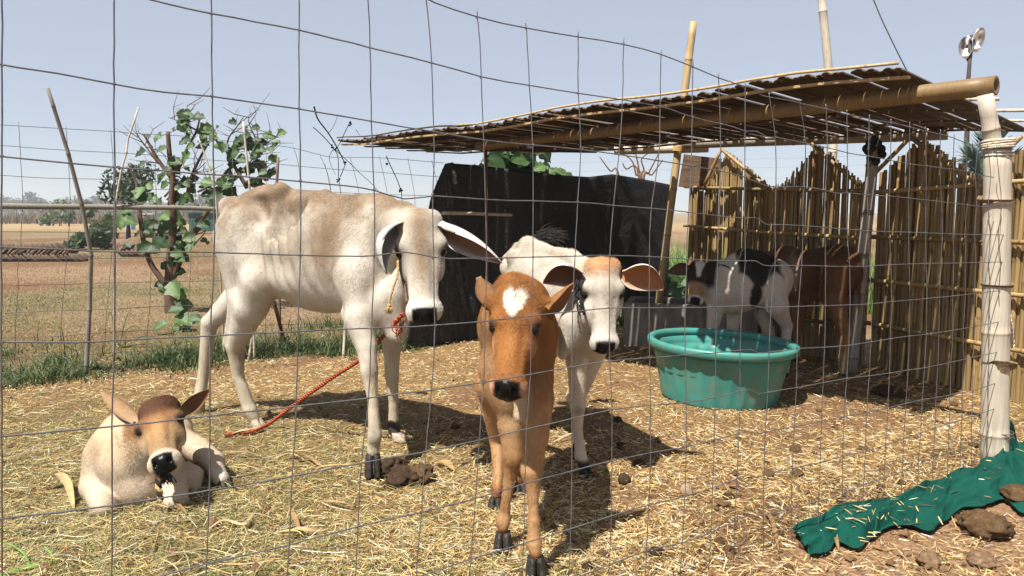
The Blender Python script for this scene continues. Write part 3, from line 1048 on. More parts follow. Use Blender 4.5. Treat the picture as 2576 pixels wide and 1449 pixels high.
def cane_wall(name, label, P0, P1, pitch, rr, top, rails, gables, seed):
    """Upright canes from P0 to P1; top(px) gives the picture height of the outline; rails are (height at P0, height at P1)."""
    r_ = random.Random(seed)
    w = thing(name, label, "bamboo wall", (P0[0], P0[1], 0))
    P0, P1 = V(P0[0], P0[1], 0), V(P1[0], P1[1], 0)
    L = np.linalg.norm(P1 - P0)
    e = (P1 - P0) / L
    nrm = V(e[1], -e[0], 0)
    if nrm[1] > 0:
        nrm = -nrm
    s = 0.0
    while s < L:
        if r_.random() < .035:
            s += pitch * .6
        p = P0 + e * s
        zc = p[1] * CP
        px = (FPX * p[0] / (p[1] * CP + EYE * SP * .5) + 512) / K
        ty = top(px)
        zt = D(px, ty, p[1])[2] + r_.uniform(-.006, .004)
        o = link("cane", cane_meshes[r_.randrange(8)], w)
        rad = rr * r_.uniform(.80, 1.12)
        o.scale = (rad, rad, zt + .06)
        o.location = [p[0] - w.location[0] + nrm[0] * r_.uniform(-.010, .008), p[1] - w.location[1] + nrm[1] * r_.uniform(-.010, .008), -.06]
        o.rotation_euler = (r_.gauss(0, .006), r_.gauss(0, .007), r_.uniform(0, 6.28))
        s += pitch * r_.uniform(.86, 1.14)
    s = .004
    while s < L:                                   # a second, thinner layer behind the first
        p = P0 + e * s - nrm * .030
        px = (FPX * p[0] / (p[1] * CP + EYE * SP * .5) + 512) / K
        zt = D(px, top(px), p[1])[2] - r_.uniform(.02, .07)
        o = link("cane", cane_meshes[r_.randrange(8)], w)
        rad = rr * r_.uniform(.80, 1.12)
        o.scale = (rad, rad, zt + .06)
        o.location = [p[0] - w.location[0], p[1] - w.location[1], -.06]
        o.rotation_euler = (r_.gauss(0, .006), r_.gauss(0, .007), r_.uniform(0, 6.28))
        s += pitch * r_.uniform(.95, 1.45)
    for k, (h0, h1) in enumerate(rails):
        a = P0 - e * .03 + nrm * (.036 + .004 * k) + V(0, 0, h0)
        b = P1 + e * .02 + nrm * (.036 + .004 * k) + V(0, 0, h1)
        culm_obj("rail", [a, (a + b) / 2 + V(0, 0, r_.uniform(-.012, .012)), b], .017, .013, MAT_CANE if seed != 2 or k else MAT_BAM, w, nodes=.28, seg=9, seed=k)
    for (x0, y0, x1, y1) in gables:
        def on(px, py):
            a = (px * K - 512) / FPX
            lo, hi = -.6, L + .9
            for _ in range(40):
                mid = (lo + hi) / 2
                q = P0 + e * mid
                val = q[0] / (q[1] * CP + EYE * SP * .5) - a
                lo2 = P0 + e * lo
                if (val > 0) == (lo2[0] / (lo2[1] * CP + EYE * SP * .5) - a > 0):
                    lo = mid
                else:
                    hi = mid
            q = P0 + e * (lo + hi) / 2
            return D(px, py, q[1]) * V(1, 1, 1) + nrm * .04
        culm_obj("gable_batten", [on(x0, y0), on(x1, y1)], .016, .014, MAT_CANE, w, nodes=.25, seg=8)
    return w


def outline(pts):
    xs, ys = zip(*pts)
    return lambda px: float(np.interp(px, xs, ys))


cane_wall("bamboo_wall", "back wall of upright bamboo canes with two pointed tops behind the pied calf", (2.70, 5.62), (1.66, 7.0), .0116, .0086,
          outline([(1700, 474), (1772, 470), (1820, 378), (1935, 472), (1956, 468), (2046, 362), (2165, 466), (2200, 470)]),
          [(1.31, 1.39), (.955, 1.03), (.60, .66), (.28, .30)], [(1778, 468, 1822, 376), (1822, 376, 1940, 474), (2046, 361, 2170, 468)], 1)
cane_wall("bamboo_wall", "side wall of upright bamboo canes running from the shed's back corner past the whitish post", (2.74, 5.56), (3.42, 3.42), .0212, .0158,
          outline([(2170, 466), (2300, 347), (2478, 470), (2500, 420), (2530, 388), (2580, 345), (2680, 420), (2760, 380)]),
          [(1.30, 1.36), (.97, .985), (.645, .66), (.32, .335)], [(2186, 462, 2302, 346), (2302, 346, 2480, 472), (2500, 420, 2582, 344)], 2)
# board beside the first pointed top
m = MB()
pa, pb = D(1722, 430, 6.95), D(1800, 440, 6.85)
e_ = unit(pb - pa)
m.box((pa + pb) / 2, (np.linalg.norm(pb - pa) + .06, .03, .30), np.stack([e_, unit(np.cross(V(0, 0, 1), e_)), np.cross(e_, unit(np.cross(V(0, 0, 1), e_)))], 1))
o = m.build("wood_board", m_plain("mossy_dark_board", (.10, .062, .035), .8, .5, 9, stretch=(1, 1, 5), bmp=.5), None, False)
tag(o, "dark mossy board fixed beside the first pointed top of the back wall", "board")
# ------------------------------------------------------------------ calves
class Sculpt:
    """A body as one smooth signed-distance field, turned into one continuous skin."""

    def __init__(self, lo, hi, h):
        self.lo = np.asarray(lo, float)
        self.h = h
        self.n = np.ceil((np.asarray(hi, float) - self.lo) / h).astype(int) + 1
        self.d = np.full(self.n, 0.25)

    def _box(self, lo, hi, m):
        a = np.clip(np.floor((np.asarray(lo) - m - self.lo) / self.h).astype(int), 0, self.n - 1)
        b = np.clip(np.ceil((np.asarray(hi) + m - self.lo) / self.h).astype(int) + 1, 1, self.n)
        xs = [self.lo[i] + self.h * np.arange(a[i], b[i]) for i in range(3)]
        P = np.stack(np.meshgrid(*xs, indexing='ij'), -1)
        return tuple(slice(a[i], b[i]) for i in range(3)), P

    def _put(self, sl, d, k, cut):
        e = self.d[sl]
        if cut:
            h = np.clip(0.5 - 0.5 * (e + d) / k, 0, 1)
            self.d[sl] = e * (1 - h) - d * h + k * h * (1 - h)
        else:
            h = np.clip(0.5 + 0.5 * (e - d) / k, 0, 1)
            self.d[sl] = e * (1 - h) + d * h - k * h * (1 - h)

    def cone(self, a, b, ra, rb, k=0.03, cut=False, flat=None):
        a, b = np.asarray(a, float), np.asarray(b, float)
        R = max(ra, rb)
        sl, P = self._box(np.minimum(a, b) - R, np.maximum(a, b) + R, 0.07 + k)
        q, ba = P - a, b - a
        s = 1.0
        if flat is not None:                       # flat = (axis, factor): thinner along axis
            n, s = unit(flat[0]), flat[1]
            q = q + (1 / s - 1) * (q @ n)[..., None] * n
            ba = ba + (1 / s - 1) * ba.dot(n) * n
        t = np.clip((q @ ba) / max(ba.dot(ba), 1e-9), 0, 1)
        d = np.sqrt(((q - t[..., None] * ba) ** 2).sum(-1)) - (ra + (rb - ra) * t)
        self._put(sl, d * min(1.0, 0.5 + 0.5 * s), k, cut)

    def chain(self, pts, radii, k=0.03, flat=None):
        for i in range(len(pts) - 1):
            self.cone(pts[i], pts[i + 1], radii[i], radii[i + 1], k if i == 0 else min(k, max(.010, .25 * radii[i])), flat=flat)

    def ell(self, c, r, axes=None, k=0.04, cut=False):
        c, r = np.asarray(c, float), np.asarray(r, float)
        R = r.max()
        sl, P = self._box(c - R, c + R, 0.07 + k)
        q = P - c
        if axes is not None:
            q = q @ np.asarray(axes, float).T
        k0 = np.sqrt(((q / r) ** 2).sum(-1))
        k1 = np.sqrt(((q / r ** 2) ** 2).sum(-1)) + 1e-9
        self._put(sl, k0 * (k0 - 1) / k1, k, cut)

    def skin(self):
        g = openvdb.FloatGrid(0.25)
        g.copyFromArray(self.d.astype(np.float32))
        pts, quads = g.convertToQuads(isovalue=0.0)
        v = pts.astype(float) * self.h + self.lo
        for _ in range(2):                         # relax the stair steps
            acc = np.zeros_like(v)
            cnt = np.zeros(len(v))
            for i in range(4):
                for j in (1, 3):
                    np.add.at(acc, quads[:, i], v[quads[:, (i + j) % 4]])
                    np.add.at(cnt, quads[:, i], 1)
            v = 0.5 * v + 0.5 * acc / cnt[:, None]
        a, b, c = (v[quads[:, i]] for i in range(3))
        mid = v[quads].mean(1)
        nrm = np.cross(b - a, c - a)
        nrm /= np.linalg.norm(nrm, axis=1)[:, None] + 1e-12
        i3 = np.clip(np.round((mid + nrm * self.h * 1.6 - self.lo) / self.h).astype(int), 0, self.n - 1)
        j3 = np.clip(np.round((mid - nrm * self.h * 1.6 - self.lo) / self.h).astype(int), 0, self.n - 1)
        if (self.d[tuple(i3.T)] - self.d[tuple(j3.T)]).mean() < 0:
            quads = quads[:, ::-1]
        return v, quads


class Head:
    """Local frame of a calf's head: u sideways, v from poll to muzzle, w out of the face; lengths in head lengths."""

    def __init__(self, poll, muzzle, out, roll=0.0):
        self.P = np.asarray(poll, float)
        d = np.asarray(muzzle, float) - self.P
        self.L = np.linalg.norm(d)
        self.v = d / self.L
        w = np.asarray(out, float)
        w = unit(w - self.v * w.dot(self.v))
        u = np.cross(self.v, w)
        c, s = math.cos(roll), math.sin(roll)
        self.w = w * c + u * s
        self.u = np.cross(self.v, self.w)
        if self.u[0] < 0:                          # u points to the right of the picture
            self.u = -self.u
        self.M = np.stack([self.u, self.v, self.w])

    def at(self, u, v, w):
        return self.P + self.L * (u * self.u + v * self.v + w * self.w)

    def loc(self, p):
        return (np.asarray(p) - self.P) @ self.M.T / self.L


def sculpt_head(S, H, wide=1.0, k=0.05):
    L = H.L
    A = H.M

    def E(u, v, w, ru, rv, rw, kk=k, cut=False):
        S.ell(H.at(u * wide, v, w), np.array([ru * wide, rv, rw]) * L, A, kk * L, cut)

    E(0, .15, -.20, .195, .155, .19, .05)           # cranium
    for s in (-1, 1):
        E(s * .12, .10, -.17, .075, .085, .10, .04)      # square corners of the poll
    E(0, .31, -.17, .205, .21, .165, .06)           # forehead
    for s in (-1, 1):
        E(s * .155, .345, -.105, .075, .075, .065, .05)   # brow over the eye
        E(s * .125, .46, -.24, .075, .17, .135, .06)      # cheek
    S.cone(H.at(0, .34, -.15), H.at(0, .92, -.105), 
           .140 * L * wide, .106 * L * wide, .06 * L, flat=(H.w, .8))   # nose bridge
    S.cone(H.at(0, .40, -.33), H.at(0, .88, -.205), .085 * L, .065 * L, .07 * L)                                  # lower jaw
    S.cone(H.at(0, .55, -.2), H.at(0, .9, -.16), .115 * L * wide, .105 * L * wide, .06 * L)
    E(0, .905, -.135, .150, .098, .115, .045)        # muzzle
    for s in (-1, 1):
        E(s * .075, .90, -.17, .062, .085, .085, .04)     # upper lips
    E(0, .93, -.255, .075, .075, .045, .03)         # chin
    E(0, .945, -.085, .088, .055, .062, .03)        # nose pad
    for s in (-1, 1):
        E(s * .062, .975, -.062, .022, .034, .035, .02, True)   # nostril
        E(s * .215, .40, -.105, .028, .05, .042, .035, True)     # eye socket
        E(s * .196, .365, -.105, .03, .05, .05, .02)             # upper lid
        E(s * .10, .62, -.045, .02, .16, .03, .05, True)        # hollow beside the bridge
    S.cone(H.at(-.1, .985, -.205), H.at(.1, .985, -.205), .010 * L, .010 * L, .02 * L, cut=True)     # mouth line


def head_colour(H, p, c, wet, nose=(.007, .006, .006), lip=None):
    """Black wet nose pad, dark eye rims; returns the altered colours."""
    q = H.loc(p)
    u, v, w = np.abs(q[:, 0]), q[:, 1], q[:, 2]
    near = (v > -.2) & (v < 1.2) & (u < .4) & (w > -.6) & (w < .2)
    if lip is not None:
        k = sstep(.80, .90, v) * near
        c = c * (1 - k[:, None]) + np.array(lip) * k[:, None]
    pad = sstep(.895, .915, v + .5 * (w + .07) * 0) * sstep(.108, .095, u) * sstep(-.205, -.185, w) * near
    c = c * (1 - pad[:, None]) + np.array(nose) * pad[:, None]
    wet = wet * (1 - pad)
    eye = np.exp(-(((u - .205) / .042) ** 2 + ((v - .40) / .055) ** 2 + ((w + .115) / .09) ** 2)) * near
    eye = np.clip(eye * 1.6, 0, 1) * .9
    c = c * (1 - eye[:, None]) + np.array((.03, .022, .018)) * eye[:, None]
    return c, wet


def ear_mesh(base, tip, opening, width, cup=0.35, bend=V(0, 0, 0), th=0.006, narrow=.42, tipw=.0, sag=None):
    """A leaf-shaped ear from base to tip whose hollow side faces the opening direction."""
    base, tip = np.asarray(base, float), np.asarray(tip, float)
    e = tip - base
    L = np.linalg.norm(e)
    wd = unit(np.cross(np.asarray(opening, float), e))
    nrm = np.cross(e / L, wd)
    ns, nc = 22, 13
    front, back = [], []
    for i in range(ns):
        s = i / (ns - 1)
        leaf = math.sin(math.pi * min(1, s ** .85)) ** .75 if 0 < s < 1 else 0
        W = width * max(leaf, narrow * (1 - s) ** 1.5, tipw * (1 if s > .5 else 0), .02)
        curl = cup * (1 - .55 * s)
        mid = base + e * s + np.asarray(bend) * (4 * s * (1 - s))
        for j in range(nc):
            c = -1 + 2 * j / (nc - 1)
            a = c * (1 + 1.2 * curl)
            lat = math.sin(a) / max(1, 1 + .3 * curl)
            dep = (1 - math.cos(a)) * curl * 1.6
            p = mid + wd * (W * lat) + nrm * (W * dep)
            t = th * (1 - .75 * abs(c)) * (1.6 - s)
            front.append(p + nrm * t * .3)
            back.append(p - nrm * t)
    v = np.array(front + back)
    m = ns * nc
    f = []
    for i in range(ns - 1):
        for j in range(nc - 1):
            a, b, c_, d = i * nc + j, i * nc + j + 1, (i + 1) * nc + j + 1, (i + 1) * nc + j
            f.append((a, b, c_, d))
            f.append((m + a, m + d, m + c_, m + b))
    for i in range(ns - 1):
        for j in (0, nc - 1):
            a, d = i * nc + j, (i + 1) * nc + j
            f.append((a, d, m + d, m + a) if j == 0 else (d, a, m + a, m + d))
    for j in range(nc - 1):
        a, b = j, j + 1
        f.append((b, a, m + a, m + b))
        a, b = (ns - 1) * nc + j, (ns - 1) * nc + j + 1
        f.append((a, b, m + b, m + a))
    inner = np.zeros(2 * m, bool)
    inner[:m] = True
    rim = np.array([abs(-1 + 2 * (k % nc) / (nc - 1)) for k in range(2 * m)])
    along = np.array([(k % m) // nc / (ns - 1) for k in range(2 * m)])
    return v, f, inner, rim, along


def hoof_mesh(top, toe, size, cloven=True, height=None):
    """Two claws from the coronet (top) down to the ground; toe = horizontal direction the foot points."""
    top = np.asarray(top, float)
    t = unit([toe[0], toe[1], 0])
    s = V(-t[1], t[0], 0)
    hgt = top[2] if height is None else height
    vs, fs, n = [], [], 0
    for side in (-1, 1):
        rings = []
        for k, (zz, fw, ln, wd, of) in enumerate(((1.0, -.05, .72, .44, .36), (.78, .06, .80, .50, .40), (.42, .24, .98, .56, .46), (.08, .44, 1.2, .60, .50), (0, .46, 1.14, .57, .50))):
            ring = []
            for a in np.arange(12) / 12 * 2 * math.pi:
                x, y = math.cos(a), math.sin(a)
                xx = fw + ln * x * (1 if x > 0 else .8)
                yy = wd * y
                yy = yy * (1 - .35 * max(0, x) ** 2)
                gap = .01 + .05 * (1 - zz)
                lat = side * of + yy
                if side * lat < gap:
                    lat = side * gap
                ring.append(top + t * size * xx + s * size * lat + V(0, 0, (zz - 1) * hgt))
            rings.append(ring)
        v = np.array([p for r in rings for p in r])
        f = []
        for i in range(len(rings) - 1):
            for j in range(12):
                k = (j + 1) % 12
                f.append((i * 12 + j, (i + 1) * 12 + j, (i + 1) * 12 + k, i * 12 + k))
        f.append(tuple(range(12)))
        f.append(tuple((len(rings) - 1) * 12 + j for j in range(11, -1, -1)))
        vs.append(v)
        fs += [tuple(i + n for i in q) for q in f]
        n += len(v)
    return np.concatenate(vs), fs


def make_coat_mat(name, bmp=0.16):
    m, nt, b = mat_new(name)
    at = N(nt, "ShaderNodeAttribute", attribute_name="tint")
    vec = coords(nt)
    n1 = tex_noise(nt, 210, 5, 0.7, vec, 0.1)
    n2 = tex_noise(nt, 9, 4, 0.6, vec)
    r1 = ramp(nt, n1.outputs[0], [(0.3, (.74,) * 3), (0.7, (1.10,) * 3)])
    r2 = ramp(nt, n2.outputs[0], [(0.3, (.80, .79, .77)), (0.7, (1.06,) * 3)])
    c = mixc(nt, 1.0, at.outputs["Color"], r1.outputs[0], 'MULTIPLY')
    c = mixc(nt, 1.0, c, r2.outputs[0], 'MULTIPLY')
    nt.links.new(c, b.inputs["Base Color"])
    mr = N(nt, "ShaderNodeMapRange")
    nt.links.new(at.outputs["Alpha"], mr.inputs["Value"])
    mr.inputs["To Min"].default_value = 0.22
    mr.inputs["To Max"].default_value = 0.75
    nt.links.new(mr.outputs[0], b.inputs["Roughness"])
    b.inputs["Specular IOR Level"].default_value = 0.2
    bump(nt, b, n1.outputs[0], bmp, 0.006)
    return m


def make_hair_mat():
    m, nt, b = mat_new("coat_hair")
    at = N(nt, "ShaderNodeAttribute", attribute_name="tint")
    nt.links.new(at.outputs["Color"], b.inputs["Base Color"])
    b.inputs["Roughness"].default_value = 0.55
    b.inputs["Specular IOR Level"].default_value = 0.15
    return m


MAT_COAT = make_coat_mat("calf_coat")
MAT_HAIR = make_hair_mat()
MAT_HOOF = m_plain("hoof_horn", (.026, .022, .019), 0.5, .6, 45, bmp=.5, spec=.2)
MAT_HOOF_PALE = m_plain("hoof_horn_pale", (.30, .24, .18), 0.5, .4, 60, bmp=.3)
MAT_EYE, _nt, _b = mat_new("eye_wet")
_b.inputs["Base Color"].default_value = (.008, .006, .005, 1)
_b.inputs["Roughness"].default_value = 0.10
_b.inputs["Specular IOR Level"].default_value = 0.25
MAT_EAR = m_tint("ear_skin", 0.7, .25, 90, .2, .3, .18)


def add_hair(root, v, quads, colors, count, length, flow, radius=0.0004, keep=None, lift=0.35, name="coat"):
    """Short hairs over the skin, each lying along the flow field."""
    a, b, c, d = (v[quads[:, i]] for i in range(4))
    nrm = np.cross(c - a, d - b)
    area = np.linalg.norm(nrm, axis=1)
    nrm = nrm / (area[:, None] + 1e-12)
    mid = (a + b + c + d) / 4
    wgt = area.copy()
    if keep is not None:
        wgt = wgt * keep(mid)
    # only skin that can be seen from somewhere near the photograph's viewpoint needs hair
    view = V(0, 0, EYE) - mid
    wgt = wgt * ((nrm * view).sum(1) > -0.45 * np.linalg.norm(view, axis=1))
    idx = rng.choice(len(quads), count, p=wgt / wgt.sum())
    s, t = rng.random(count)[:, None], rng.random(count)[:, None]
    p0 = (a[idx] * (1 - s) + b[idx] * s) * (1 - t) + (d[idx] * (1 - s) + c[idx] * s) * t
    n = nrm[idx]
    fl = flow(p0, n)
    fl = fl - n * (fl * n).sum(1)[:, None]
    fl /= np.linalg.norm(fl, axis=1)[:, None] + 1e-9
    fl = fl + 0.35 * np.stack([vnoise(p0, 14, 3), vnoise(p0, 14, 4), vnoise(p0, 14, 5)], 1) + rng.normal(0, .18, (count, 3))
    ln = (length(p0) if callable(length) else np.full(count, length)) * rng.uniform(.6, 1.25, count)
    p1 = p0 + (n * lift + fl * .8) * ln[:, None] * .5
    p2 = p1 + (n * lift * .35 + fl * .95) * ln[:, None] * .5
    cc = colors[quads[idx, 0]][:, :3] * (np.exp(rng.normal(0, .05, count) + .12 * vnoise(p0 * V(1, 1, .4), 60, 9) + .08 * vnoise(p0, 22, 10)))[:, None]
    hc = bpy.data.hair_curves.new(name)
    hc.add_curves([3] * count)
    pos = np.stack([p0 - n * .001, p1, p2], 1).reshape(-1, 3) - base_of(root)
    hc.attributes["position"].data.foreach_set("vector", pos.astype(np.float32).ravel())
    ra = hc.attributes.new("radius", 'FLOAT', 'POINT')
    ra.data.foreach_set("value", np.tile(np.array([1.0, .8, .25], np.float32) * radius, count))
    ca = hc.attributes.new("tint", 'FLOAT_COLOR', 'CURVE')
    c4 = np.ones((count, 4), np.float32)
    c4[:, :3] = np.clip(cc, 0, 1)
    ca.data.foreach_set("color", c4.ravel())
    hc.materials.append(MAT_HAIR)
    o = link(name, hc, root)
    o["kind"] = "stuff"
    return o


def finish_calf(name, label, cat, base, S, paint, H, hooves, ears, eye_r=.047, hair=None, pale_hooves=(), group=None, eyes=True, eye_open=1.0):
    root = thing(name, label, cat, base, group)
    v, q = S.skin()
    c, wet = paint(v)
    if H is not None:
        c, wet = head_colour(H, v, c, wet, **(hair or {}).get("head", {}))
    c4 = np.concatenate([np.clip(c, 0, 1), wet[:, None]], 1)
    quads_obj("body", v, q, MAT_COAT, root, True, c4)
    for i, (top, toe, size) in enumerate(hooves):
        hv, hf = hoof_mesh(top, toe, size * .92)
        mesh_obj("hoof", hv, hf, MAT_HOOF_PALE if i in pale_hooves else MAT_HOOF, root, True)
    for e in ears:
        ev, ef, inner, rim, along = ear_mesh(*e["geo"], **e.get("kw", {}))
        co, ci, cr = np.array(e["outer"]), np.array(e["inner"]), np.array(e.get("rim", e["outer"]))
        cc = np.where(inner[:, None], ci, co)
        k = (sstep(.55, 1.0, rim) * .8 * inner)[:, None]
        cc = cc * (1 - k) + cr * k
        if "root" in e:
            k = sstep(.35, .0, along)[:, None]
            cc = cc * (1 - k) + np.array(e["root"]) * k
        mesh_obj("ear", ev, ef, MAT_EAR, root, True, cc)
    if eyes and H is not None:
        for s in (-1, 1):
            ev, ef = uv_ball(H.at(s * .172, .405, -.120), eye_r * H.L)
            mesh_obj("eye", ev, ef, MAT_EYE, root, True)
    if hair:
        add_hair(root, v, q, c4, hair["count"], hair["length"], hair["flow"], hair.get("radius", .0004), hair.get("keep"), hair.get("lift", .35))
    return root, v, q


def leg(S, pts, radii, k=0.025, knee=None):
    S.chain(pts, radii, k)


def blob(p, c, r):
    """Soft mask round a point; r may be one radius or three."""
    return np.exp(-(((p - np.asarray(c)) / np.asarray(r)) ** 2).sum(1))


def body_flow(back, head):
    """Hair lies towards the tail and downwards; on the face upwards and outwards from the muzzle."""
    back = unit(back)

    def f(p, n):
        fl = np.tile(back * .9 + V(0, 0, -.75), (len(p), 1))
        q = head.loc(p)
        on = (sstep(.45, .3, np.abs(q[:, 0])) * sstep(-.12, .02, q[:, 1]) * sstep(1.2, 1.05, q[:, 1]) * sstep(-.55, -.4, q[:, 2]))[:, None]
        ang = -head.v * .8 + head.u * (q[:, :1] * 2.5)
        whorl = sstep(.22, .12, q[:, 1])[:, None]
        ang = ang * (1 - whorl) + whorl * (-head.v * .9 + head.u * q[:, :1] * 3 - head.w * .3)
        return fl * (1 - on) + ang * on
    return f


# ---- the tall cream calf, side on, face turned to the fence
def cream_calf():
    t, n = unit([.83, -.55, 0]), unit([.55, .83, 0])
    up = V(0, 0, 1)
    AX = np.stack([t, n, up])
    S = Sculpt((-2.02, 2.72, -.02), (-.12, 4.5, 1.40), .0085)
    H = Head(D(1052, 509, 3.10), D(1068, 801, 2.93), V(.10, -1, .22))
    C = lambda x, y, z: V(x, y, z)
    # trunk
    S.ell(C(-1.30, 3.97, 1.06), (.30, .165, .225), AX, .06)            # pelvis
    S.ell(C(-1.00, 3.76, .975), (.44, .215, .295), AX, .06)            # barrel
    S.ell(C(-.93, 3.71, .85), (.38, .19, .21), AX, .06)                # belly
    S.ell(C(-.70, 3.55, .93), (.25, .180, .30), AX, .06)               # chest
    S.chain([C(-1.56, 4.10, 1.165), C(-1.30, 3.97, 1.255), C(-1.0, 3.77, 1.215), C(-.74, 3.58, 1.185), C(-.60, 3.46, 1.17)],
            [.045, .05, .05, .06, .07], .06)                           # spine
    near_hook, far_hook = D(706, 478, 3.83), D(706, 478, 3.83) + n * .30
    for hk in (near_hook, far_hook):
        S.ell(hk - V(0, 0, .025), (.05, .042, .05), AX, .04)             # hip bones
    pin_n, pin_f = D(572, 520, 3.98), D(572, 520, 3.98) + n * .2
    for pn in (pin_n, pin_f):
        S.ell(pn, (.045, .05, .06), AX, .06)                           # pin bones
    S.cone(pin_n, near_hook, .035, .04, .05)
    S.cone(near_hook, near_hook + V(.02, -.03, -.24), .030, .022, .045)     # ridge below the hip bone
    S.ell(near_hook + t * .13 - up * .14 - n * .075, (.12, .055, .13), AX, .07, True)   # hollow flank
    S.ell(near_hook - t * .13 - up * .13 - n * .075, (.085, .05, .09), AX, .06, True)  # hollow before the pin bone
    # near hind leg
    hip = D(612, 590, 3.90)
    stifle = D(655, 712, 3.80)
    hock = D(592, 872, 3.93)
    S.cone(hip, stifle, .175, .115, .06, flat=(n, .72))
    S.cone(hip + V(-.05, .02, -.05), D(600, 730, 3.9), .13, .085, .06, flat=(n, .8))
    S.chain([stifle, D(630, 775, 3.84), hock, D(600, 950, 3.94), D(628, 1030, 3.93), D(640, 1056, 3.92)],
            [.11, .094, .056, .040, .046, .040], .035)
    S.chain([D(604, 755, 3.88), D(580, 830, 3.93), D(569, 866, 3.95)], [.070, .038, .031], .03)
    # fold of skin from thigh to belly
    S.cone(stifle + V(.02, -.01, .03), C(-1.10, 3.68, .82), .07, .06, .08)
    # far hind leg
    fhock = D(527, 812, 4.14)
    S.cone(D(625, 640, 4.12), D(610, 740, 4.10), .14, .10, .06, flat=(n, .72))
    S.chain([D(610, 740, 4.10), D(560, 785, 4.13), fhock, D(513, 935, 4.16), D(497, 1030, 4.15), D(489, 1052, 4.14)],
            [.10, .07, .054, .040, .046, .040], .035)
    # near fore leg
    S.cone(C(-.70, 3.42, 1.02), D(893, 700, 3.36), .11, .105, .07, flat=(n, .75))
    S.cone(D(893, 690, 3.36), D(905, 800, 3.30), .105, .07, .05, flat=(n, .85))
    S.cone(D(880, 790, 3.36), D(915, 860, 3.28), .05, .048, .04)       # elbow
    S.chain([D(905, 800, 3.30), D(922, 870, 3.26), D(929, 935, 3.22), D(938, 1010, 3.20), D(943, 1090, 3.18), D(939, 1135, 3.165)],
            [.07, .054, .047, .032, .039, .037], .03)
    S.ell(D(941, 1105, 3.15), (.03, .03, .025), None, .03)
    # far fore leg
    S.chain([C(-.62, 3.62, .85), D(985, 800, 3.66), D(986, 880, 3.68), D(986, 945, 3.68), D(990, 1020, 3.69), D(990, 1075, 3.70), D(998, 1100, 3.68)],
            [.11, .075, .052, .044, .032, .040, .036], .04)
    # neck, throat, brisket
    S.chain([C(-.66, 3.52, 1.07), C(-.50, 3.33, 1.08), H.at(0, .16, -.30)], [.155, .125, .105], .07, flat=(unit(np.cross(t, up)), .85))
    S.chain([C(-.62, 3.46, .80), D(985, 760, 3.36), H.at(0, .34, -.36)], [.12, .085, .06], .07)
    S.chain([D(1000, 745, 3.28), D(1012, 820, 3.29), D(1006, 846, 3.31)], [.045, .032, .03], .06)
    S.chain([D(965, 760, 3.36), D(990, 835, 3.34)], [.08, .05], .06)
    # tail
    S.chain([C(-1.555, 4.12, 1.16), C(-1.56, 4.21, 1.02), C(-1.52, 4.25, .80), C(-1.50, 4.26, .62)], [.035, .028, .024, .022], .03)
    S.d += .010                                                        # a lean calf
    X = np.stack(np.meshgrid(*[S.lo[i] + S.h * np.arange(S.n[i]) for i in range(3)], indexing='ij'), -1)
    sx, hz = (X - V(-1.0, 3.76, 0)) @ t, X[..., 2]
    rib = sstep(-.26, -.16, sx) * sstep(.30, .20, sx) * sstep(.74, .84, hz) * sstep(1.20, 1.10, hz)
    S.d += .0042 * rib * np.sin((sx + .28 * (hz - 1.0)) * 2 * math.pi / .074)        # ribs
    S.d += .0035 * (sstep(.62, .70, hz)) * fbm(X.reshape(-1, 3), 9, 301, 2).reshape(hz.shape)
    sculpt_head(S, H, .98)

    def paint(p):
        c = np.tile(np.array([.53, .485, .42]), (len(p), 1))
        no = fbm(p, 9, 2)
        st = fbm(p * np.array([1, 1, .35]), 22, 5)
        s, h = (p - V(-1.0, 3.76, 0)) @ t, p[:, 2]
        tan = (.185, .12, .067)
        q = H.loc(p)
        headm = sstep(-.1, .05, q[:, 1]) * sstep(.36, .30, np.abs(q[:, 0])) * sstep(-.5, -.36, q[:, 2]) * sstep(1.2, 1.1, q[:, 1])
        body = 1 - headm
        k = sstep(.96, 1.22, h + no * .14 + .05 * st) * .90
        k = np.maximum(k, np.exp(-((s - .27) / .17) ** 2) * sstep(.72, 1.0, h + no * .12) * .95)          # shoulder wash
        k = np.maximum(k, np.exp(-((s - .05) / .3) ** 2) * sstep(.72, .98, h + no * .2) * .6)
        k = np.maximum(k, blob(p, near_hook - t * .12 - up * .13, (.13, .13, .11)) * .75)
        k = np.maximum(k, blob(p, near_hook + t * .05 - up * .10, (.05, .06, .12)) * .5)
        k = k * sstep(-.62, -.50, s)
        k = np.maximum(k, blob(p, D(672, 640, 3.75), (.09, .1, .09)) * .35)
        c = mix3(c, (.22, .14, .07), blob(p, D(690, 705, 3.78), (.05, .12, .07)) * .8 * body)
        c = mix3(c, tan, np.clip(k * body + .14 * st * body, 0, .92))
        face = np.exp(-(q[:, 0] / (.085 + .05 * sstep(.5, .1, q[:, 1]))) ** 2) * sstep(.88, .55, q[:, 1]) * .7
        face = np.maximum(face, sstep(.12, .0, q[:, 1]) * .4)
        c = mix3(c, (.20, .125, .064), np.clip(face * 1.15 + .12 * st, 0, .85) * headm)
        c = mix3(c, (.50, .42, .30), sstep(.62, .35, h) * .75 * (1 - headm))                              # creamier legs
        c = mix3(c, (.10, .085, .07), blob(p, D(936, 928, 3.17), (.035, .05, .05)) * .75)                  # knee
        c = mix3(c, (.13, .11, .085), blob(p, D(940, 1098, 3.13), (.028, .05, .045)) * .75)                # fetlock
        c = mix3(c, (.2, .15, .1), blob(p, D(605, 900, 3.88), (.05, .06, .05)) * .6)
        c = mix3(c, (.05, .043, .036), sstep(.105, .09, h) * sstep(-.0, .05, s))                           # coronets
        c = mix3(c, (.24, .18, .12), sstep(.10, .03, h) * .7 * (1 - sstep(-.0, .05, s)))
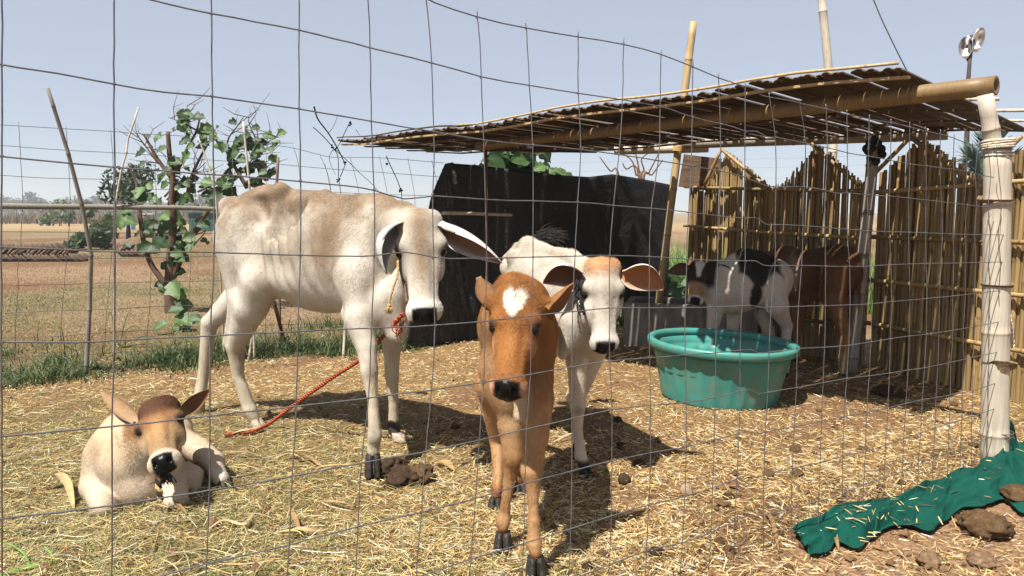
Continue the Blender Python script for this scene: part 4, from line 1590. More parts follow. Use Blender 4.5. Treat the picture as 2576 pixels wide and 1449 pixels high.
        sock = blob(p, H.at(-.20, .48, -.16), (.045, .05, .07)) * .9
        c = mix3(c, (.10, .08, .06), sock)
        c = mix3(c, (.30, .22, .15), blob(p, H.at(-.2, .72, -.16), (.022, .05, .09)) * .55)
        c = mix3(c, (.58, .55, .50), sstep(.80, .86, q[:, 1]) * headm)
        return c, np.ones(len(p))

    f = V(.75, -.66, 0)
    hooves = [(D(938, 1140, 3.165), V(.25, -1, 0), .040), (D(1000, 1088, 3.67), V(1, -.35, 0), .042),
              (D(643, 1052, 3.92), V(.9, -.4, 0), .040), (D(486, 1048, 4.14), V(-.1, -1, 0), .036)]
    grey, wht = (.42, .40, .38), (.50, .475, .435)
    ears = [dict(geo=(H.at(.19, .14, -.17), D(1262, 662, 2.99), V(-.25, -.75, -.62), .060), kw=dict(cup=.75, bend=V(.012, -.01, .014), th=.008, narrow=.6),
                 outer=wht, inner=(.20, .115, .075), rim=(.52, .48, .44)),
            dict(geo=(H.at(-.17, .13, -.17), D(972, 688, 3.0), V(.85, -.5, -.1), .048), kw=dict(cup=.9, bend=V(-.055, -.02, .03), th=.008, narrow=.7, tipw=.2),
                 outer=(.50, .48, .45), inner=(.19, .165, .15), rim=(.36, .37, .34))]
    return finish_calf("calf", "tall cream calf with tan back and long drooping ears, tied by the orange rope", "calf",
                       (-1.0, 3.76, 0), S, paint, H, hooves, ears, .045,
                       dict(count=220000, length=.009, flow=body_flow(-t, H), radius=.00028, lift=.13), (1, 2)), H


# ---- the brown calf that walks up to the wire
def brown_calf():
    S = Sculpt((-.42, 1.88, -.02), (.42, 3.30, 1.06), .0065)
    H = Head(D(1301, 703, 2.30), D(1270, 984, 2.10), V(-.16, -1, .42))
    # trunk (runs straight away from the viewer)
    S.ell(V(.035, 2.84, .70), (.140, .32, .20), None, .04)
    S.ell(V(.035, 2.86, .61), (.135, .26, .15), None, .04)
    S.ell(V(.015, 2.58, .70), (.122, .20, .21), None, .04)
    S.ell(V(.045, 3.03, .75), (.13, .18, .15), None, .04)
    S.chain([V(-.01, 3.12, .86), V(-.005, 2.85, .865), V(-.005, 2.62, .88), V(-.01, 2.48, .875)], [.045, .05, .06, .06], .05)
    # chest front and neck
    S.ell(V(-.005, 2.47, .60), (.105, .10, .16), None, .05)
    S.chain([V(-.005, 2.60, .76), V(-.01, 2.48, .80), H.at(0, .20, -.38)], [.125, .10, .062], .05)
    S.chain([V(.005, 2.50, .62), H.at(.06, .42, -.50)], [.085, .04], .05)
    S.chain([D(1313, 925, 2.40), D(1311, 990, 2.37), D(1306, 1040, 2.36)], [.035, .022, .022], .03)     # dewlap flap
    # fore legs
    for sgn, pts, rr in (
        (-1, [V(-.055, 2.50, .62), D(1281, 1000, 2.46), D(1285, 1075, 2.45), D(1291, 1150, 2.44), D(1279, 1215, 2.44), D(1271, 1275, 2.44), D(1267, 1308, 2.44), D(1266, 1328, 2.43)],
         [.068, .058, .050, .045, .026, .026, .033, .028]),
        (1, [V(.075, 2.46, .62), D(1352, 1005, 2.34), D(1350, 1100, 2.30), D(1336, 1185, 2.275), D(1341, 1250, 2.265), D(1343, 1310, 2.255), D(1343, 1365, 2.25), D(1347, 1392, 2.24)],
         [.072, .060, .046, .042, .027, .027, .033, .029])):
        S.chain(pts, rr, .03)
    # hind legs
    S.cone(V(-.035, 2.98, .66), V(-.075, 2.83, .48), .095, .07, .04)
    S.cone(V(.11, 3.06, .66), V(.10, 2.92, .48), .095, .07, .04)
    S.chain([V(-.075, 2.83, .48), D(1252, 1110, 2.92), D(1253, 1190, 2.84), D(1250, 1232, 2.81), D(1246, 1246, 2.80)], [.07, .042, .028, .032, .027], .03)
    S.chain([V(.10, 2.92, .48), D(1300, 1100, 3.06), D(1306, 1165, 3.0), D(1308, 1198, 2.97), D(1308, 1210, 2.965)], [.07, .042, .028, .031, .026], .03)
    S.d += .010
    S.chain([D(1313, 925, 2.40), D(1312, 985, 2.34), D(1306, 1046, 2.33)], [.032, .020, .019], .02)     # dewlap
    sculpt_head(S, H, .94)
    S.ell(H.at(0, .05, -.14), (.052, .03, .045), None, .03)              # tuft on the poll
    for s in (-1, 1):
        S.cone(H.at(s * .17, .15, -.2), H.at(s * .26, .13, -.2), .028, .022, .04)

    def paint(p):
        no, st = fbm(p, 10, 12), fbm(p * np.array([1, 1, .4]), 26, 15)
        rich, pale = np.array([.245, .100, .027]), np.array([.40, .235, .115])
        c = np.tile(rich, (len(p), 1)) * (1 + .16 * no)[:, None]
        q = H.loc(p)
        headm = sstep(-.1, .03, q[:, 1]) * sstep(.38, .30, np.abs(q[:, 0])) * sstep(-.5, -.36, q[:, 2]) * sstep(1.2, 1.1, q[:, 1])
        body = 1 - headm
        c = mix3(c, pale, sstep(.66, .44, p[:, 2] + no * .06) * body * .95)
        c = mix3(c, (.43, .28, .15), sstep(-.10, -.14, p[:, 0] + .3 * (p[:, 1] - 2.6)) * body * .6 * sstep(.9, .75, p[:, 2]))
        c = mix3(c, (.48, .35, .21), blob(p, V(-.01, 2.38, .52), (.05, .08, .10)) * body * .8)
        c = mix3(c, (.56, .46, .34), np.maximum(blob(p, D(1311, 1010, 2.33), (.03, .045, .05)), blob(p, D(1306, 1046, 2.32), (.03, .04, .03))) * body * .9)
        # face: darker brow, paler cheeks and muzzle sides
        c = mix3(c, (.29, .12, .034), headm * sstep(.35, .6, q[:, 1]) * .8)
        c = mix3(c, (.40, .235, .11), headm * sstep(.115, .20, np.abs(q[:, 0])) * sstep(.42, .55, q[:, 1]) * sstep(.98, .8, q[:, 1]) * .8)
        c = mix3(c, (.16, .06, .02), blob(p, H.at(.19, .40, -.06), (.030, .05, .028)) * .85)
        c = mix3(c, (.16, .06, .02), blob(p, H.at(-.20, .40, -.06), (.022, .05, .028)) * .7)
        c = mix3(c, (.20, .08, .03), np.exp(-((q[:, 1] - .86) / .035) ** 2) * sstep(.15, .12, np.abs(q[:, 0])) * headm * .75)
        c = mix3(c, (.44, .27, .2), headm * sstep(.88, .93, q[:, 1]) * sstep(.09, .12, np.abs(q[:, 0])) * .8)
        c = mix3(c, (.18, .09, .055), headm * sstep(.96, 1.0, q[:, 1]) * sstep(-.17, -.2, q[:, 2]) * .85)
        # heart-shaped white mark
        hu, hv = (q[:, 0] + .012) / .100, (.225 - q[:, 1]) / .120
        hu = hu + .14 * vnoise(p, 150, 31)
        heart = (hu ** 2 + (hv + .25 - .75 * np.sqrt(np.abs(hu) + .02)) ** 2)
        c = mix3(c, (.66, .60, .51), sstep(1.15, .75, heart + .12 * vnoise(p, 90, 33)) * headm * sstep(-.16, -.1, q[:, 2]))
        c = mix3(c, (.30, .27, .25), np.exp(-((q[:, 0] + .005) / .016) ** 2 - ((q[:, 1] - .155) / .03) ** 2) * headm * .7)
        # legs: rust knees and fetlocks, dark coronets
        for a, r in ((D(1292, 1165, 2.42), .045), (D(1268, 1268, 2.44), .038), (D(1340, 1200, 2.29), .042), (D(1345, 1350, 2.275), .036), (D(1250, 1215, 2.83), .045)):
            c = mix3(c, (.22, .10, .03), blob(p, a, r) * .75)
        c = mix3(c, (.46, .29, .14), np.exp(-((p[:, 2] - .115) / .02) ** 2) * .45)
        c = mix3(c, (.22, .085, .03), sstep(.098, .080, p[:, 2]) * .9)
        return c, np.ones(len(p))

    hooves = [(D(1266, 1338, 2.43), V(-.05, -1, 0), .034), (D(1348, 1400, 2.24), V(.12, -1, 0), .036),
              (D(1246, 1252, 2.79), V(-.05, -1, 0), .031), (D(1308, 1216, 2.96), V(.1, -1, 0), .030)]
    br = (.27, .11, .03)
    ears = [dict(geo=(H.at(-.24, .17, -.22), D(1203, 697, 2.37), V(.25, -1, .1), .036), kw=dict(cup=.5, th=.008, narrow=.8, tipw=.3), outer=br, inner=(.28, .14, .06), rim=(.10, .09, .10)),
            dict(geo=(H.at(.22, .17, -.22), D(1444, 714, 2.36), V(-.1, -.6, -.8), .042), kw=dict(cup=.5, th=.012, narrow=.95, tipw=.2), outer=(.23, .10, .03), inner=(.20, .085, .03), rim=(.12, .09, .08))]
    return finish_calf("calf", "small brown calf with a white heart on its forehead, standing at the wire", "calf",
                       (0.0, 2.6, 0), S, paint, H, hooves, ears, .046,
                       dict(count=200000, length=lambda p: .009 + .012 * sstep(.84, .93, p[:, 2]), flow=body_flow(V(0, 1, 0), H), radius=.00028, lift=.24)), H


# ---- the white calf behind it
def white_calf():
    t = unit([.42, -.9, 0])
    n = unit([.9, .42, 0])
    up = V(0, 0, 1)
    AX = np.stack([t, n, up])
    S = Sculpt((-.25, 2.72, -.02), (.78, 4.25, 1.12), .0075)
    H = Head(D(1520, 641, 3.05), D(1526, 882, 2.95), V(.03, -1, .30))
    S.ell(V(.13, 3.72, .80), (.27, .15, .20), AX, .05)
    S.ell(V(.22, 3.50, .73), (.33, .165, .225), AX, .05)
    S.ell(V(.31, 3.32, .70), (.20, .145, .23), AX, .05)
    S.chain([V(.03, 3.92, .93), V(.08, 3.80, .985), V(.18, 3.62, .95), V(.27, 3.42, .935), V(.32, 3.26, .90)], [.045, .05, .045, .05, .06], .05)
    for s in (-1, 1):
        S.ell(V(.10, 3.78, .93) + n * s * .11, (.04, .035, .04), AX, .05)
        S.ell(V(.03, 3.95, .86) + n * s * .07, (.04, .04, .05), AX, .05)
    S.chain([V(.33, 3.24, .78), V(.37, 3.14, .78), H.at(-.02, .18, -.32)], [.125, .105, .085], .06)
    S.chain([V(.33, 3.20, .62), D(1490, 790, 3.08), H.at(0, .42, -.40)], [.11, .075, .05], .06)
    S.chain([D(1440, 820, 3.14), D(1415, 893, 3.12)], [.065, .028], .05)                     # brisket
    # near fore leg
    S.chain([V(.26, 3.24, .66), D(1440, 850, 3.20), D(1452, 910, 3.19), D(1453, 1020, 3.19), D(1454, 1085, 3.19), D(1461, 1150, 3.185), D(1471, 1174, 3.17)],
            [.085, .07, .052, .041, .027, .034, .031], .035)
    # legs hidden behind the brown calf
    S.chain([V(.40, 3.36, .6), D(1340, 1000, 3.42) * V(0, 1, 1) + V(.30, 0, 0), V(.31, 3.42, .36), V(.31, 3.42, .18), V(.31, 3.40, .075)], [.08, .05, .042, .028, .032], .035)
    for dx in (-.09, .09):
        b0 = V(.09 + dx, 3.80 + dx * .4, .72)
        S.chain([b0, b0 + V(.01, -.08, -.22), b0 + V(0, .10, -.38), b0 + V(0, .06, -.56), b0 + V(0, .03, -.64)], [.11, .085, .042, .028, .032], .04)
    # tail lifted over the rump
    S.chain([V(.03, 3.93, .95), D(1274, 650, 4.02), D(1300, 618, 4.02), D(1345, 601, 4.0)], [.03, .028, .022, .018], .02)
    S.d += .008
    sculpt_head(S, H, .97)
    black = D(1362, 598, 4.0)

    def paint(p):
        no, st = fbm(p, 10, 22), fbm(p * np.array([1, 1, .4]), 26, 25)
        c = np.tile(np.array([.48, .43, .365]), (len(p), 1)) * (1 + .10 * st)[:, None]
        q = H.loc(p)
        headm = sstep(-.12, .0, q[:, 1]) * sstep(.38, .30, np.abs(q[:, 0])) * sstep(-.5, -.36, q[:, 2])
        c = mix3(c, (.50, .42, .34), sstep(.90, .98, p[:, 2] + .04 * no) * (1 - headm) * .45)
        k = sstep(.29, .12, q[:, 1] + .25 * np.abs(q[:, 0]) + .06 * st + .05 * no) * headm
        c = mix3(c, (.42, .205, .085), k * .9)
        c = mix3(c, (.72, .58, .42), (1 - headm) * sstep(.62, .45, p[:, 2]) * .4)
        c = mix3(c, (.64, .63, .62), headm * sstep(.62, .8, q[:, 1]) * .3)
        c = mix3(c, (.03, .026, .024), sstep(.075, .055, p[:, 2]))
        c = mix3(c, (.16, .13, .10), blob(p, D(1458, 1035, 3.15), (.025, .04, .025)) * .7)
        c = mix3(c, (.03, .026, .024), sstep(.05, .03, np.linalg.norm(p - black, axis=1)))
        return c, np.ones(len(p))

    hooves = [(D(1472, 1176, 3.17), V(.5, -.85, 0), .032), (V(.31, 3.40, .07), t, .031), (V(.0, 3.80, .075), t, .031), (V(.18, 3.87, .075), t, .031)]
    inn, out = (.34, .15, .065), (.40, .30, .24)
    ears = [dict(geo=(H.at(-.21, .17, -.17), D(1366, 711, 3.08), V(0, -1, -.45), .062), kw=dict(cup=.75, bend=V(-.01, 0, .034), th=.007, tipw=.1), outer=(.62, .54, .46), inner=(.15, .065, .035), rim=(.42, .34, .29)),
            dict(geo=(H.at(.21, .17, -.17), D(1670, 727, 3.06), V(-.1, -1, -.3), .068), kw=dict(cup=.7, bend=V(.01, 0, .030), th=.007, tipw=.14), outer=(.64, .55, .46), inner=inn, rim=(.55, .45, .38))]
    r, v, q = finish_calf("calf", "white calf with a rusty forehead and black collar cord, behind the brown calf", "calf",
                          (.22, 3.4, 0), S, paint, H, hooves, ears, .048,
                          dict(count=170000, length=lambda p: .009 + .008 * sstep(.88, .98, p[:, 2]), flow=body_flow(-t, H), radius=.00028, lift=.18))
    # black switch of the tail
    m = MB()
    for _ in range(150):
        a = black + rng.normal(0, .012, 3) + V(rng.uniform(-.04, .05), 0, 0)
        d = V(.085, .0, .004) + rng.normal(0, .016, 3)
        pts = [a, a + d * .5 + V(0, 0, .012), a + d]
        m.tube(pts, [.0022, .0018, .0006], 3, caps=False)
    m.build("tail_switch", m_plain("switch_hair", (.025, .02, .018), .6, .3, 40, bmp=0), r)
    return (r, v, q), H


# ---- the fawn calf lying in the hay
def lying_calf():
    S = Sculpt((-1.95, 2.42, -.03), (-.72, 4.0, .62), .0065)
    H = Head(D(386, 990, 2.98), D(404, 1158, 2.69), V(.06, -.74, .68))
    # trunk, running away behind the head
    S.ell(V(-1.64, 3.38, .115), (.115, .22, .115), None, .04)
    S.ell(V(-1.62, 3.12, .145), (.125, .22, .135), None, .04)
    S.chain([V(-1.64, 3.50, .20), V(-1.63, 3.25, .235), V(-1.61, 3.02, .28)], [.03, .03, .04], .04)
    # chest, shoulder, neck
    S.ell(V(-1.545, 2.90, .16), (.125, .12, .15), None, .04)
    S.ell(D(296, 1150, 2.97), (.105, .12, .15), None, .04)
    S.ell(D(322, 1225, 2.88), (.095, .08, .085), None, .04)
    S.chain([D(290, 1120, 2.98), D(308, 1088, 3.02), H.at(-.10, .24, -.42)], [.095, .085, .055], .04)
    S.chain([D(355, 1225, 2.88), D(375, 1175, 2.92), H.at(0, .45, -.46)], [.085, .07, .045], .04)
    S.ell(D(415, 1170, 3.02), (.06, .10, .115), None, .04)
    # left foreleg folded under: shoulder, elbow, knee on the ground
    S.chain([D(262, 1150, 2.97), D(243, 1222, 2.90), D(262, 1276, 2.76)], [.085, .066, .050], .035)
    S.chain([D(262, 1278, 2.76), D(300, 1262, 2.86), D(340, 1258, 2.97)], [.046, .032, .035], .02)
    # right foreleg
    S.chain([D(424, 1172, 2.97), D(438, 1222, 2.93), D(442, 1262, 2.84)], [.068, .058, .052], .035)
    S.chain([D(448, 1264, 2.84), D(430, 1255, 2.92)], [.042, .034], .02)
    # right hind leg thrown forward
    S.chain([V(-1.56, 3.34, .13), D(450, 1104, 3.24), D(500, 1132, 3.2), D(538, 1162, 3.12), D(546, 1190, 3.07), D(556, 1204, 3.05)],
            [.085, .062, .058, .050, .038, .038], .03)
    # left hind foot coming out from under the belly, sole to the viewer
    S.chain([D(468, 1178, 3.06), D(487, 1196, 3.02), D(487, 1222, 3.0)], [.035, .042, .037], .025)
    S.d += .006
    sculpt_head(S, H, 1.06)
    S.ell(H.at(0, .13, -.13), np.array((.18, .14, .13)) * H.L, H.M, .03)      # high rounded crown

    def paint(p):
        no, st = fbm(p, 12, 42), fbm(p * np.array([1, 1, .4]), 28, 45)
        c = np.tile(np.array([.47, .345, .225]), (len(p), 1)) * (1 + .10 * st)[:, None]
        q = H.loc(p)
        headm = sstep(-.14, .0, q[:, 1]) * sstep(.38, .30, np.abs(q[:, 0])) * sstep(-.48, -.34, q[:, 2])
        body = 1 - headm
        c = mix3(c, (.54, .44, .33), body * sstep(.26, .12, p[:, 2]) * .9)
        c = mix3(c, (.56, .51, .44), body * sstep(-1.27, -1.21, p[:, 0] + .03 * no) * .95)
        c = mix3(c, (.36, .19, .09), body * sstep(.31, .40, p[:, 2] + .03 * no) * .7)
        c = mix3(c, (.285, .175, .085), headm * .9)
        c = mix3(c, (.060, .022, .010), headm * sstep(.54, .28, q[:, 1] + .05 * no + .12 * np.abs(q[:, 0])) * .95)
        c = mix3(c, (.30, .14, .055), headm * np.exp(-((q[:, 1] - .38) / .1) ** 2) * .6)
        c = mix3(c, (.42, .23, .09), headm * np.exp(-(q[:, 0] / .09) ** 2) * sstep(.75, .5, q[:, 1]) * sstep(.3, .42, q[:, 1]) * .7)
        c = mix3(c, (.50, .38, .25), headm * sstep(.14, .2, np.abs(q[:, 0])) * sstep(.42, .6, q[:, 1]) * .8)
        c = mix3(c, (.55, .47, .37), headm * sstep(.80, .88, q[:, 1]) * .9)
        c = mix3(c, (.56, .5, .41), headm * sstep(-.2, -.26, q[:, 2]) * sstep(.5, .6, q[:, 1]) * .8)
        c = mix3(c, (.10, .07, .05), blob(p, D(488, 1212, 2.94), (.02, .03, .006)) * .8)
        return c, np.ones(len(p))

    hooves = [(D(562, 1206, 3.04), V(.8, -.6, 0), .030), (D(344, 1262, 2.98), V(.2, 1, 0), .026)]
    br, inn = (.29, .16, .08), (.24, .13, .06)
    ears = [dict(geo=(H.at(-.19, .20, -.22), D(252, 985, 3.02), V(-.1, -.7, .5), .034), kw=dict(cup=.5, th=.006, narrow=.85), outer=br, inner=(.34, .21, .115), rim=br, root=(.42, .31, .2)),
            dict(geo=(H.at(.19, .20, -.22), D(527, 980, 3.0), V(0, -.8, -.35), .036), kw=dict(cup=.5, th=.006, narrow=.85), outer=br, inner=(.16, .075, .035), rim=(.26, .14, .07), root=(.36, .25, .15))]
    return finish_calf("calf", "young fawn calf with a dark brown crown, lying in the hay", "calf",
                       (-1.38, 3.0, 0), S, paint, H, hooves, ears, .042,
                       dict(count=170000, length=.008, flow=body_flow(V(.2, 1, 0), H), radius=.00028, lift=.14)), H


# ---- the black and white calf in the shade of the shed
def pied_calf():
    S = Sculpt((1.15, 4.75, -.02), (2.40, 5.65, 1.10), .008)
    H = Head(D(1764, 650, 5.2), D(1749, 757, 5.04), V(-.18, -1, .55))
    Y = 5.26
    S.ell(D(1895, 712, Y), (.26, .13, .170), None, .05)
    S.ell(D(1850, 725, Y), (.20, .125, .185), None, .05)
    S.ell(D(1935, 700, Y), (.17, .125, .155), None, .05)
    S.chain([D(1845, 655, Y), D(1872, 638, Y), D(1910, 645, Y), D(1948, 668, Y)], [.05, .045, .045, .05], .05)
    S.chain([D(1835, 700, Y), D(1805, 690, Y - .03), H.at(.05, .2, -.32)], [.13, .10, .075], .06)
    S.chain([D(1815, 750, Y), H.at(.05, .45, -.38)], [.10, .055], .06)
    for x0, x1, y0 in ((1797, 1788, Y - .08), (1846, 1840, Y + .06)):
        S.chain([D(x0 + 8, 745, y0), D(x0, 800, y0), D(x1, 850, y0), D(x1, 900, y0), D(x1, 935, y0)], [.085, .052, .042, .028, .030], .035)
    S.cone(D(1940, 715, Y - .03), D(1955, 770, Y - .09), .115, .075, .05)
    S.chain([D(1955, 770, Y - .09), D(1980, 822, Y - .03), D(1977, 880, Y - .07), D(1976, 922, Y - .09), D(1975, 934, Y - .09)], [.075, .042, .030, .033, .03], .035)
    S.chain([D(1935, 740, Y + .08), D(1920, 790, Y + .08), D(1935, 840, Y + .1), D(1925, 900, Y + .1), D(1923, 935, Y + .1)], [.10, .06, .042, .030, .03], .035)
    S.chain([D(1955, 680, Y), D(1966, 730, Y + .02), D(1962, 790, Y + .02)], [.028, .02, .016], .03)
    S.d += .007
    sculpt_head(S, H, 1.0)

    def paint(p):
        no, st = fbm(p, 9, 62), fbm(p * np.array([1, 1, .4]), 26, 65)
        c = np.tile(np.array([.56, .50, .43]), (len(p), 1)) * (1 + .1 * st)[:, None]
        q = H.loc(p)
        headm = sstep(-.14, .0, q[:, 1]) * sstep(.38, .30, np.abs(q[:, 0])) * sstep(-.5, -.36, q[:, 2])
        x, z = p[:, 0] + .03 * no, p[:, 2] + .03 * no
        xm = D(1893, 700, Y)[0]
        zl = D(1893, 706, Y)[2]
        patch = sstep(zl - .01, zl + .03, z - .55 * np.abs(x - xm) * 0 + .06 * np.cos((x - xm) * 26)) * sstep(D(1842, 700, Y)[0], D(1850, 700, Y)[0], x)
        patch *= sstep(D(1960, 700, Y)[0], D(1944, 700, Y)[0], x + .35 * (zl + .1 - z) * 0)
        leg_ = blob(p, D(1903, 745, Y - .13), (.045, .2, .10)) * 1.6
        black = np.clip(np.maximum(patch, sstep(.5, .8, leg_)), 0, 1) * (1 - headm)
        c = mix3(c, (.022, .018, .016), black)
        c = mix3(c, (.035, .022, .016), headm * sstep(.66, .52, q[:, 1] + .2 * np.abs(q[:, 0])))
        c = mix3(c, (.38, .21, .10), headm * sstep(.5, .62, q[:, 1]) * sstep(.16, .12, np.abs(q[:, 0])) * .95)
        blz = sstep(.11, .085, np.abs(q[:, 0] + .01) * (1 + 1.2 * sstep(.1, .42, q[:, 1]))) * sstep(.46, .38, q[:, 1]) * headm
        c = mix3(c, (.66, .60, .54), blz)
        c = mix3(c, (.62, .56, .5), headm * sstep(.84, .88, q[:, 1]) * .9)
        return c, np.ones(len(p))

    hooves = [(D(1788, 935, Y - .08), V(-.9, -.3, 0), .03), (D(1840, 935, Y + .06), V(-.9, -.3, 0), .03), (D(1974, 935, Y - .09), V(-.8, -.6, 0), .03), (D(1922, 936, Y + .1), V(-.9, -.3, 0), .03)]
    br, inn = (.05, .035, .03), (.13, .07, .045)
    ears = [dict(geo=(H.at(-.2, .16, -.18), D(1679, 686, 5.22), V(0, -1, -.4), .055), kw=dict(cup=.6, bend=V(0, 0, .02)), outer=br, inner=inn, rim=br),
            dict(geo=(H.at(.2, .16, -.18), D(1852, 696, 5.16), V(0, -1, -.4), .055), kw=dict(cup=.6, bend=V(0, 0, .03)), outer=br, inner=inn, rim=br)]
    return finish_calf("calf", "black and white calf with a white blaze, standing in the shade behind the green tub", "calf",
                       (1.7, Y, 0), S, paint, H, hooves, ears, .05,
                       dict(count=40000, length=.012, flow=body_flow(V(1, 0, 0), H), radius=.0005, lift=.35)), H


# ---- the dark brown calf against the bamboo wall
def dark_calf():
    S = Sculpt((1.35, 4.95, -.02), (2.75, 6.15, 1.10), .0095)
    t = unit([-.68, .73, 0])
    n = unit([.73, .68, 0])
    AX = np.stack([t, n, V(0, 0, 1)])
    H = Head(V(1.80, 5.86, .74), V(1.62, 5.86, .46), V(-1, -.2, .5))
    S.ell(V(2.22, 5.55, .68), (.30, .15, .20), AX, .05)
    S.ell(V(2.36, 5.38, .72), (.19, .145, .18), AX, .05)
    S.ell(V(2.10, 5.68, .69), (.18, .135, .21), AX, .05)
    S.chain([D(2147, 640, 5.38), D(2105, 630, 5.42), D(2040, 640, 5.55), D(1975, 648, 5.72)], [.05, .05, .045, .055], .05)
    S.chain([V(2.04, 5.74, .72), V(1.93, 5.82, .74), H.at(0, .2, -.3)], [.13, .10, .08], .06)
    # hind legs
    S.cone(D(2105, 680, 5.30), D(2095, 745, 5.26), .125, .085, .05)
    S.chain([D(2095, 745, 5.26), D(2126, 842, 5.27), D(2119, 900, 5.24), D(2121, 928, 5.23), D(2122, 938, 5.22)], [.085, .042, .032, .035, .032], .035)
    S.chain([D(2125, 700, 5.45), D(2125, 760, 5.43), D(2150, 840, 5.46), D(2146, 895, 5.44), D(2146, 915, 5.44)], [.12, .075, .042, .030, .032], .035)
    # fore legs
    S.chain([D(2010, 720, 5.68), D(2008, 790, 5.68), D(2006, 835, 5.68), D(2004, 880, 5.68), D(2004, 893, 5.68)], [.09, .055, .042, .030, .032], .035)
    S.chain([D(1985, 720, 5.80), D(1985, 790, 5.82), D(1983, 835, 5.82), D(1983, 872, 5.82), D(1983, 885, 5.82)], [.09, .055, .042, .030, .032], .035)
    S.chain([D(2152, 650, 5.32), D(2162, 700, 5.30), D(2160, 790, 5.30)], [.03, .022, .016], .03)
    S.d += .007
    sculpt_head(S, H, 1.0)

    def paint(p):
        no, st = fbm(p, 9, 82), fbm(p * np.array([1, 1, .4]), 26, 85)
        c = np.tile(np.array([.125, .058, .026]), (len(p), 1)) * (1 + .2 * st)[:, None]
        c = mix3(c, (.25, .14, .065), sstep(.62, .40, p[:, 2] + .05 * no) * .9)
        c = mix3(c, (.33, .24, .15), sstep(.2, .1, p[:, 2]) * .8)
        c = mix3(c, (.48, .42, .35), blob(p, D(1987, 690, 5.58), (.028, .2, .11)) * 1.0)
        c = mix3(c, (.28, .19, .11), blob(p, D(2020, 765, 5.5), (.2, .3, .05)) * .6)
        return c, np.ones(len(p))

    hooves = [(D(2122, 939, 5.22), V(-.7, -.6, 0), .032), (D(2146, 916, 5.44), V(-.7, .3, 0), .03), (D(2003, 894, 5.68), V(-.7, .5, 0), .03), (D(1982, 886, 5.82), V(-.7, .5, 0), .03)]
    br = (.08, .04, .025)
    ears = [dict(geo=(H.at(s * .2, .15, -.18), H.at(s * .6, .38, -.3), V(-.6, -.5, -.4), .05), kw=dict(cup=.5), outer=br, inner=br) for s in (-1, 1)]
    return finish_calf("calf", "dark brown calf standing beside the bamboo wall with sun stripes on its flank", "calf",
                       (2.2, 5.5, 0), S, paint, H, hooves, ears, .05,
                       dict(count=40000, length=.012, flow=body_flow(-t, H), radius=.0005, lift=.35)), H


CALVES = [cream_calf(), brown_calf(), white_calf(), lying_calf(), pied_calf(), dark_calf()]
# ------------------------------------------------------------------ tarpaulin hung at the back of the shed
def m_tarp():
    m, nt, b = mat_new("black_tarpaulin")
    vec = coords(nt)
    n1 = tex_noise(nt, 7, 6, .65, vec, .8)
    n2 = tex_noise(nt, 22, 6, .75, vec, 2.5)
    n3 = tex_noise(nt, 2.2, 3, .5, vec)
    sc = ramp(nt, n2.outputs[0], [(.60, (0, 0, 0)), (.70, (1, 1, 1))])
    ms = ramp(nt, n3.outputs[0], [(.48, (0, 0, 0)), (.62, (.55,) * 3)])
    f = mixc(nt, 1, sc.outputs[0], ms.outputs[0], 'MULTIPLY')
    c = mixc(nt, f, (.0075, .0075, .008), (.16, .155, .15))
    nt.links.new(c, b.inputs["Base Color"])
    b.inputs["Roughness"].default_value = .48
    b.inputs["Specular IOR Level"].default_value = .35
    bump(nt, b, n1.outputs[0], .6, .05)
    return m


MAT_TARP = m_tarp()
MAT_FLAP = MAT_TARP.copy()  # greyer copy of the tarpaulin material for the side flap, more scuffs
MAT_FLAP.name = 'grey_tarpaulin'
for nd_ in MAT_FLAP.node_tree.nodes:
    if nd_.type == 'VALTORGB':
        for e_ in nd_.color_ramp.elements:
            e_.position = max(0, e_.position - .07)
    if nd_.type == 'MIX' and not nd_.inputs[6].is_linked and nd_.blend_type == 'MIX':
        nd_.inputs[6].default_value = (.022, .022, .022, 1)
        nd_.inputs[7].default_value = (.22, .215, .205, 1)


def sheet(name, corners_top, corners_bottom, nu, nv, fold, mat, parent, seed=0, thick=.004, sag=0.0):
    """Cloth between a top and a bottom line, with folds pushed out towards the viewer."""
    tp, bt = np.asarray(corners_top, float), np.asarray(corners_bottom, float)

    def along_(p, t):
        d = np.concatenate([[0], np.cumsum(np.linalg.norm(np.diff(p, axis=0), axis=1))])
        return np.stack([np.interp(t * d[-1], d, p[:, k]) for k in range(3)], 1)
    t = np.linspace(0, 1, nu)
    a, b = along_(tp, t), along_(bt, t)
    w = np.linspace(0, 1, nv)[:, None, None]
    P = (a[None] * (1 - w) + b[None] * w).reshape(-1, 3)
    tt = np.tile(t, nv)
    ww = np.repeat(np.linspace(0, 1, nv), nu)
    q = np.stack([tt * 5, ww * .8, np.zeros_like(tt)], 1)
    f = fbm(q, 1.6, seed, 3) * fold + .35 * fold * fbm(np.stack([tt * 9, ww * 5, tt * 0], 1), 1.4, seed + 7)
    f = f + .5 * fold * fbm(np.stack([tt * 16 + ww * 3, ww * 2.5 - tt * 2, 0 * tt], 1), 1.0, seed + 3)
    P = P + np.stack([.25 * f, -f, 0 * f], 1) * (.25 + .75 * ww)[:, None]
    P[:, 2] -= sag * np.sin(math.pi * tt) * (1 - ww)
    i, j = np.meshgrid(np.arange(nv - 1), np.arange(nu - 1), indexing='ij')
    k = (i * nu + j).ravel()
    quads = np.stack([k, k + 1, k + nu + 1, k + nu], 1)
    o = quads_obj(name, P, quads, mat, parent, True)
    md = o.modifiers.new("thickness", 'SOLIDIFY')
    md.thickness = thick
    return o


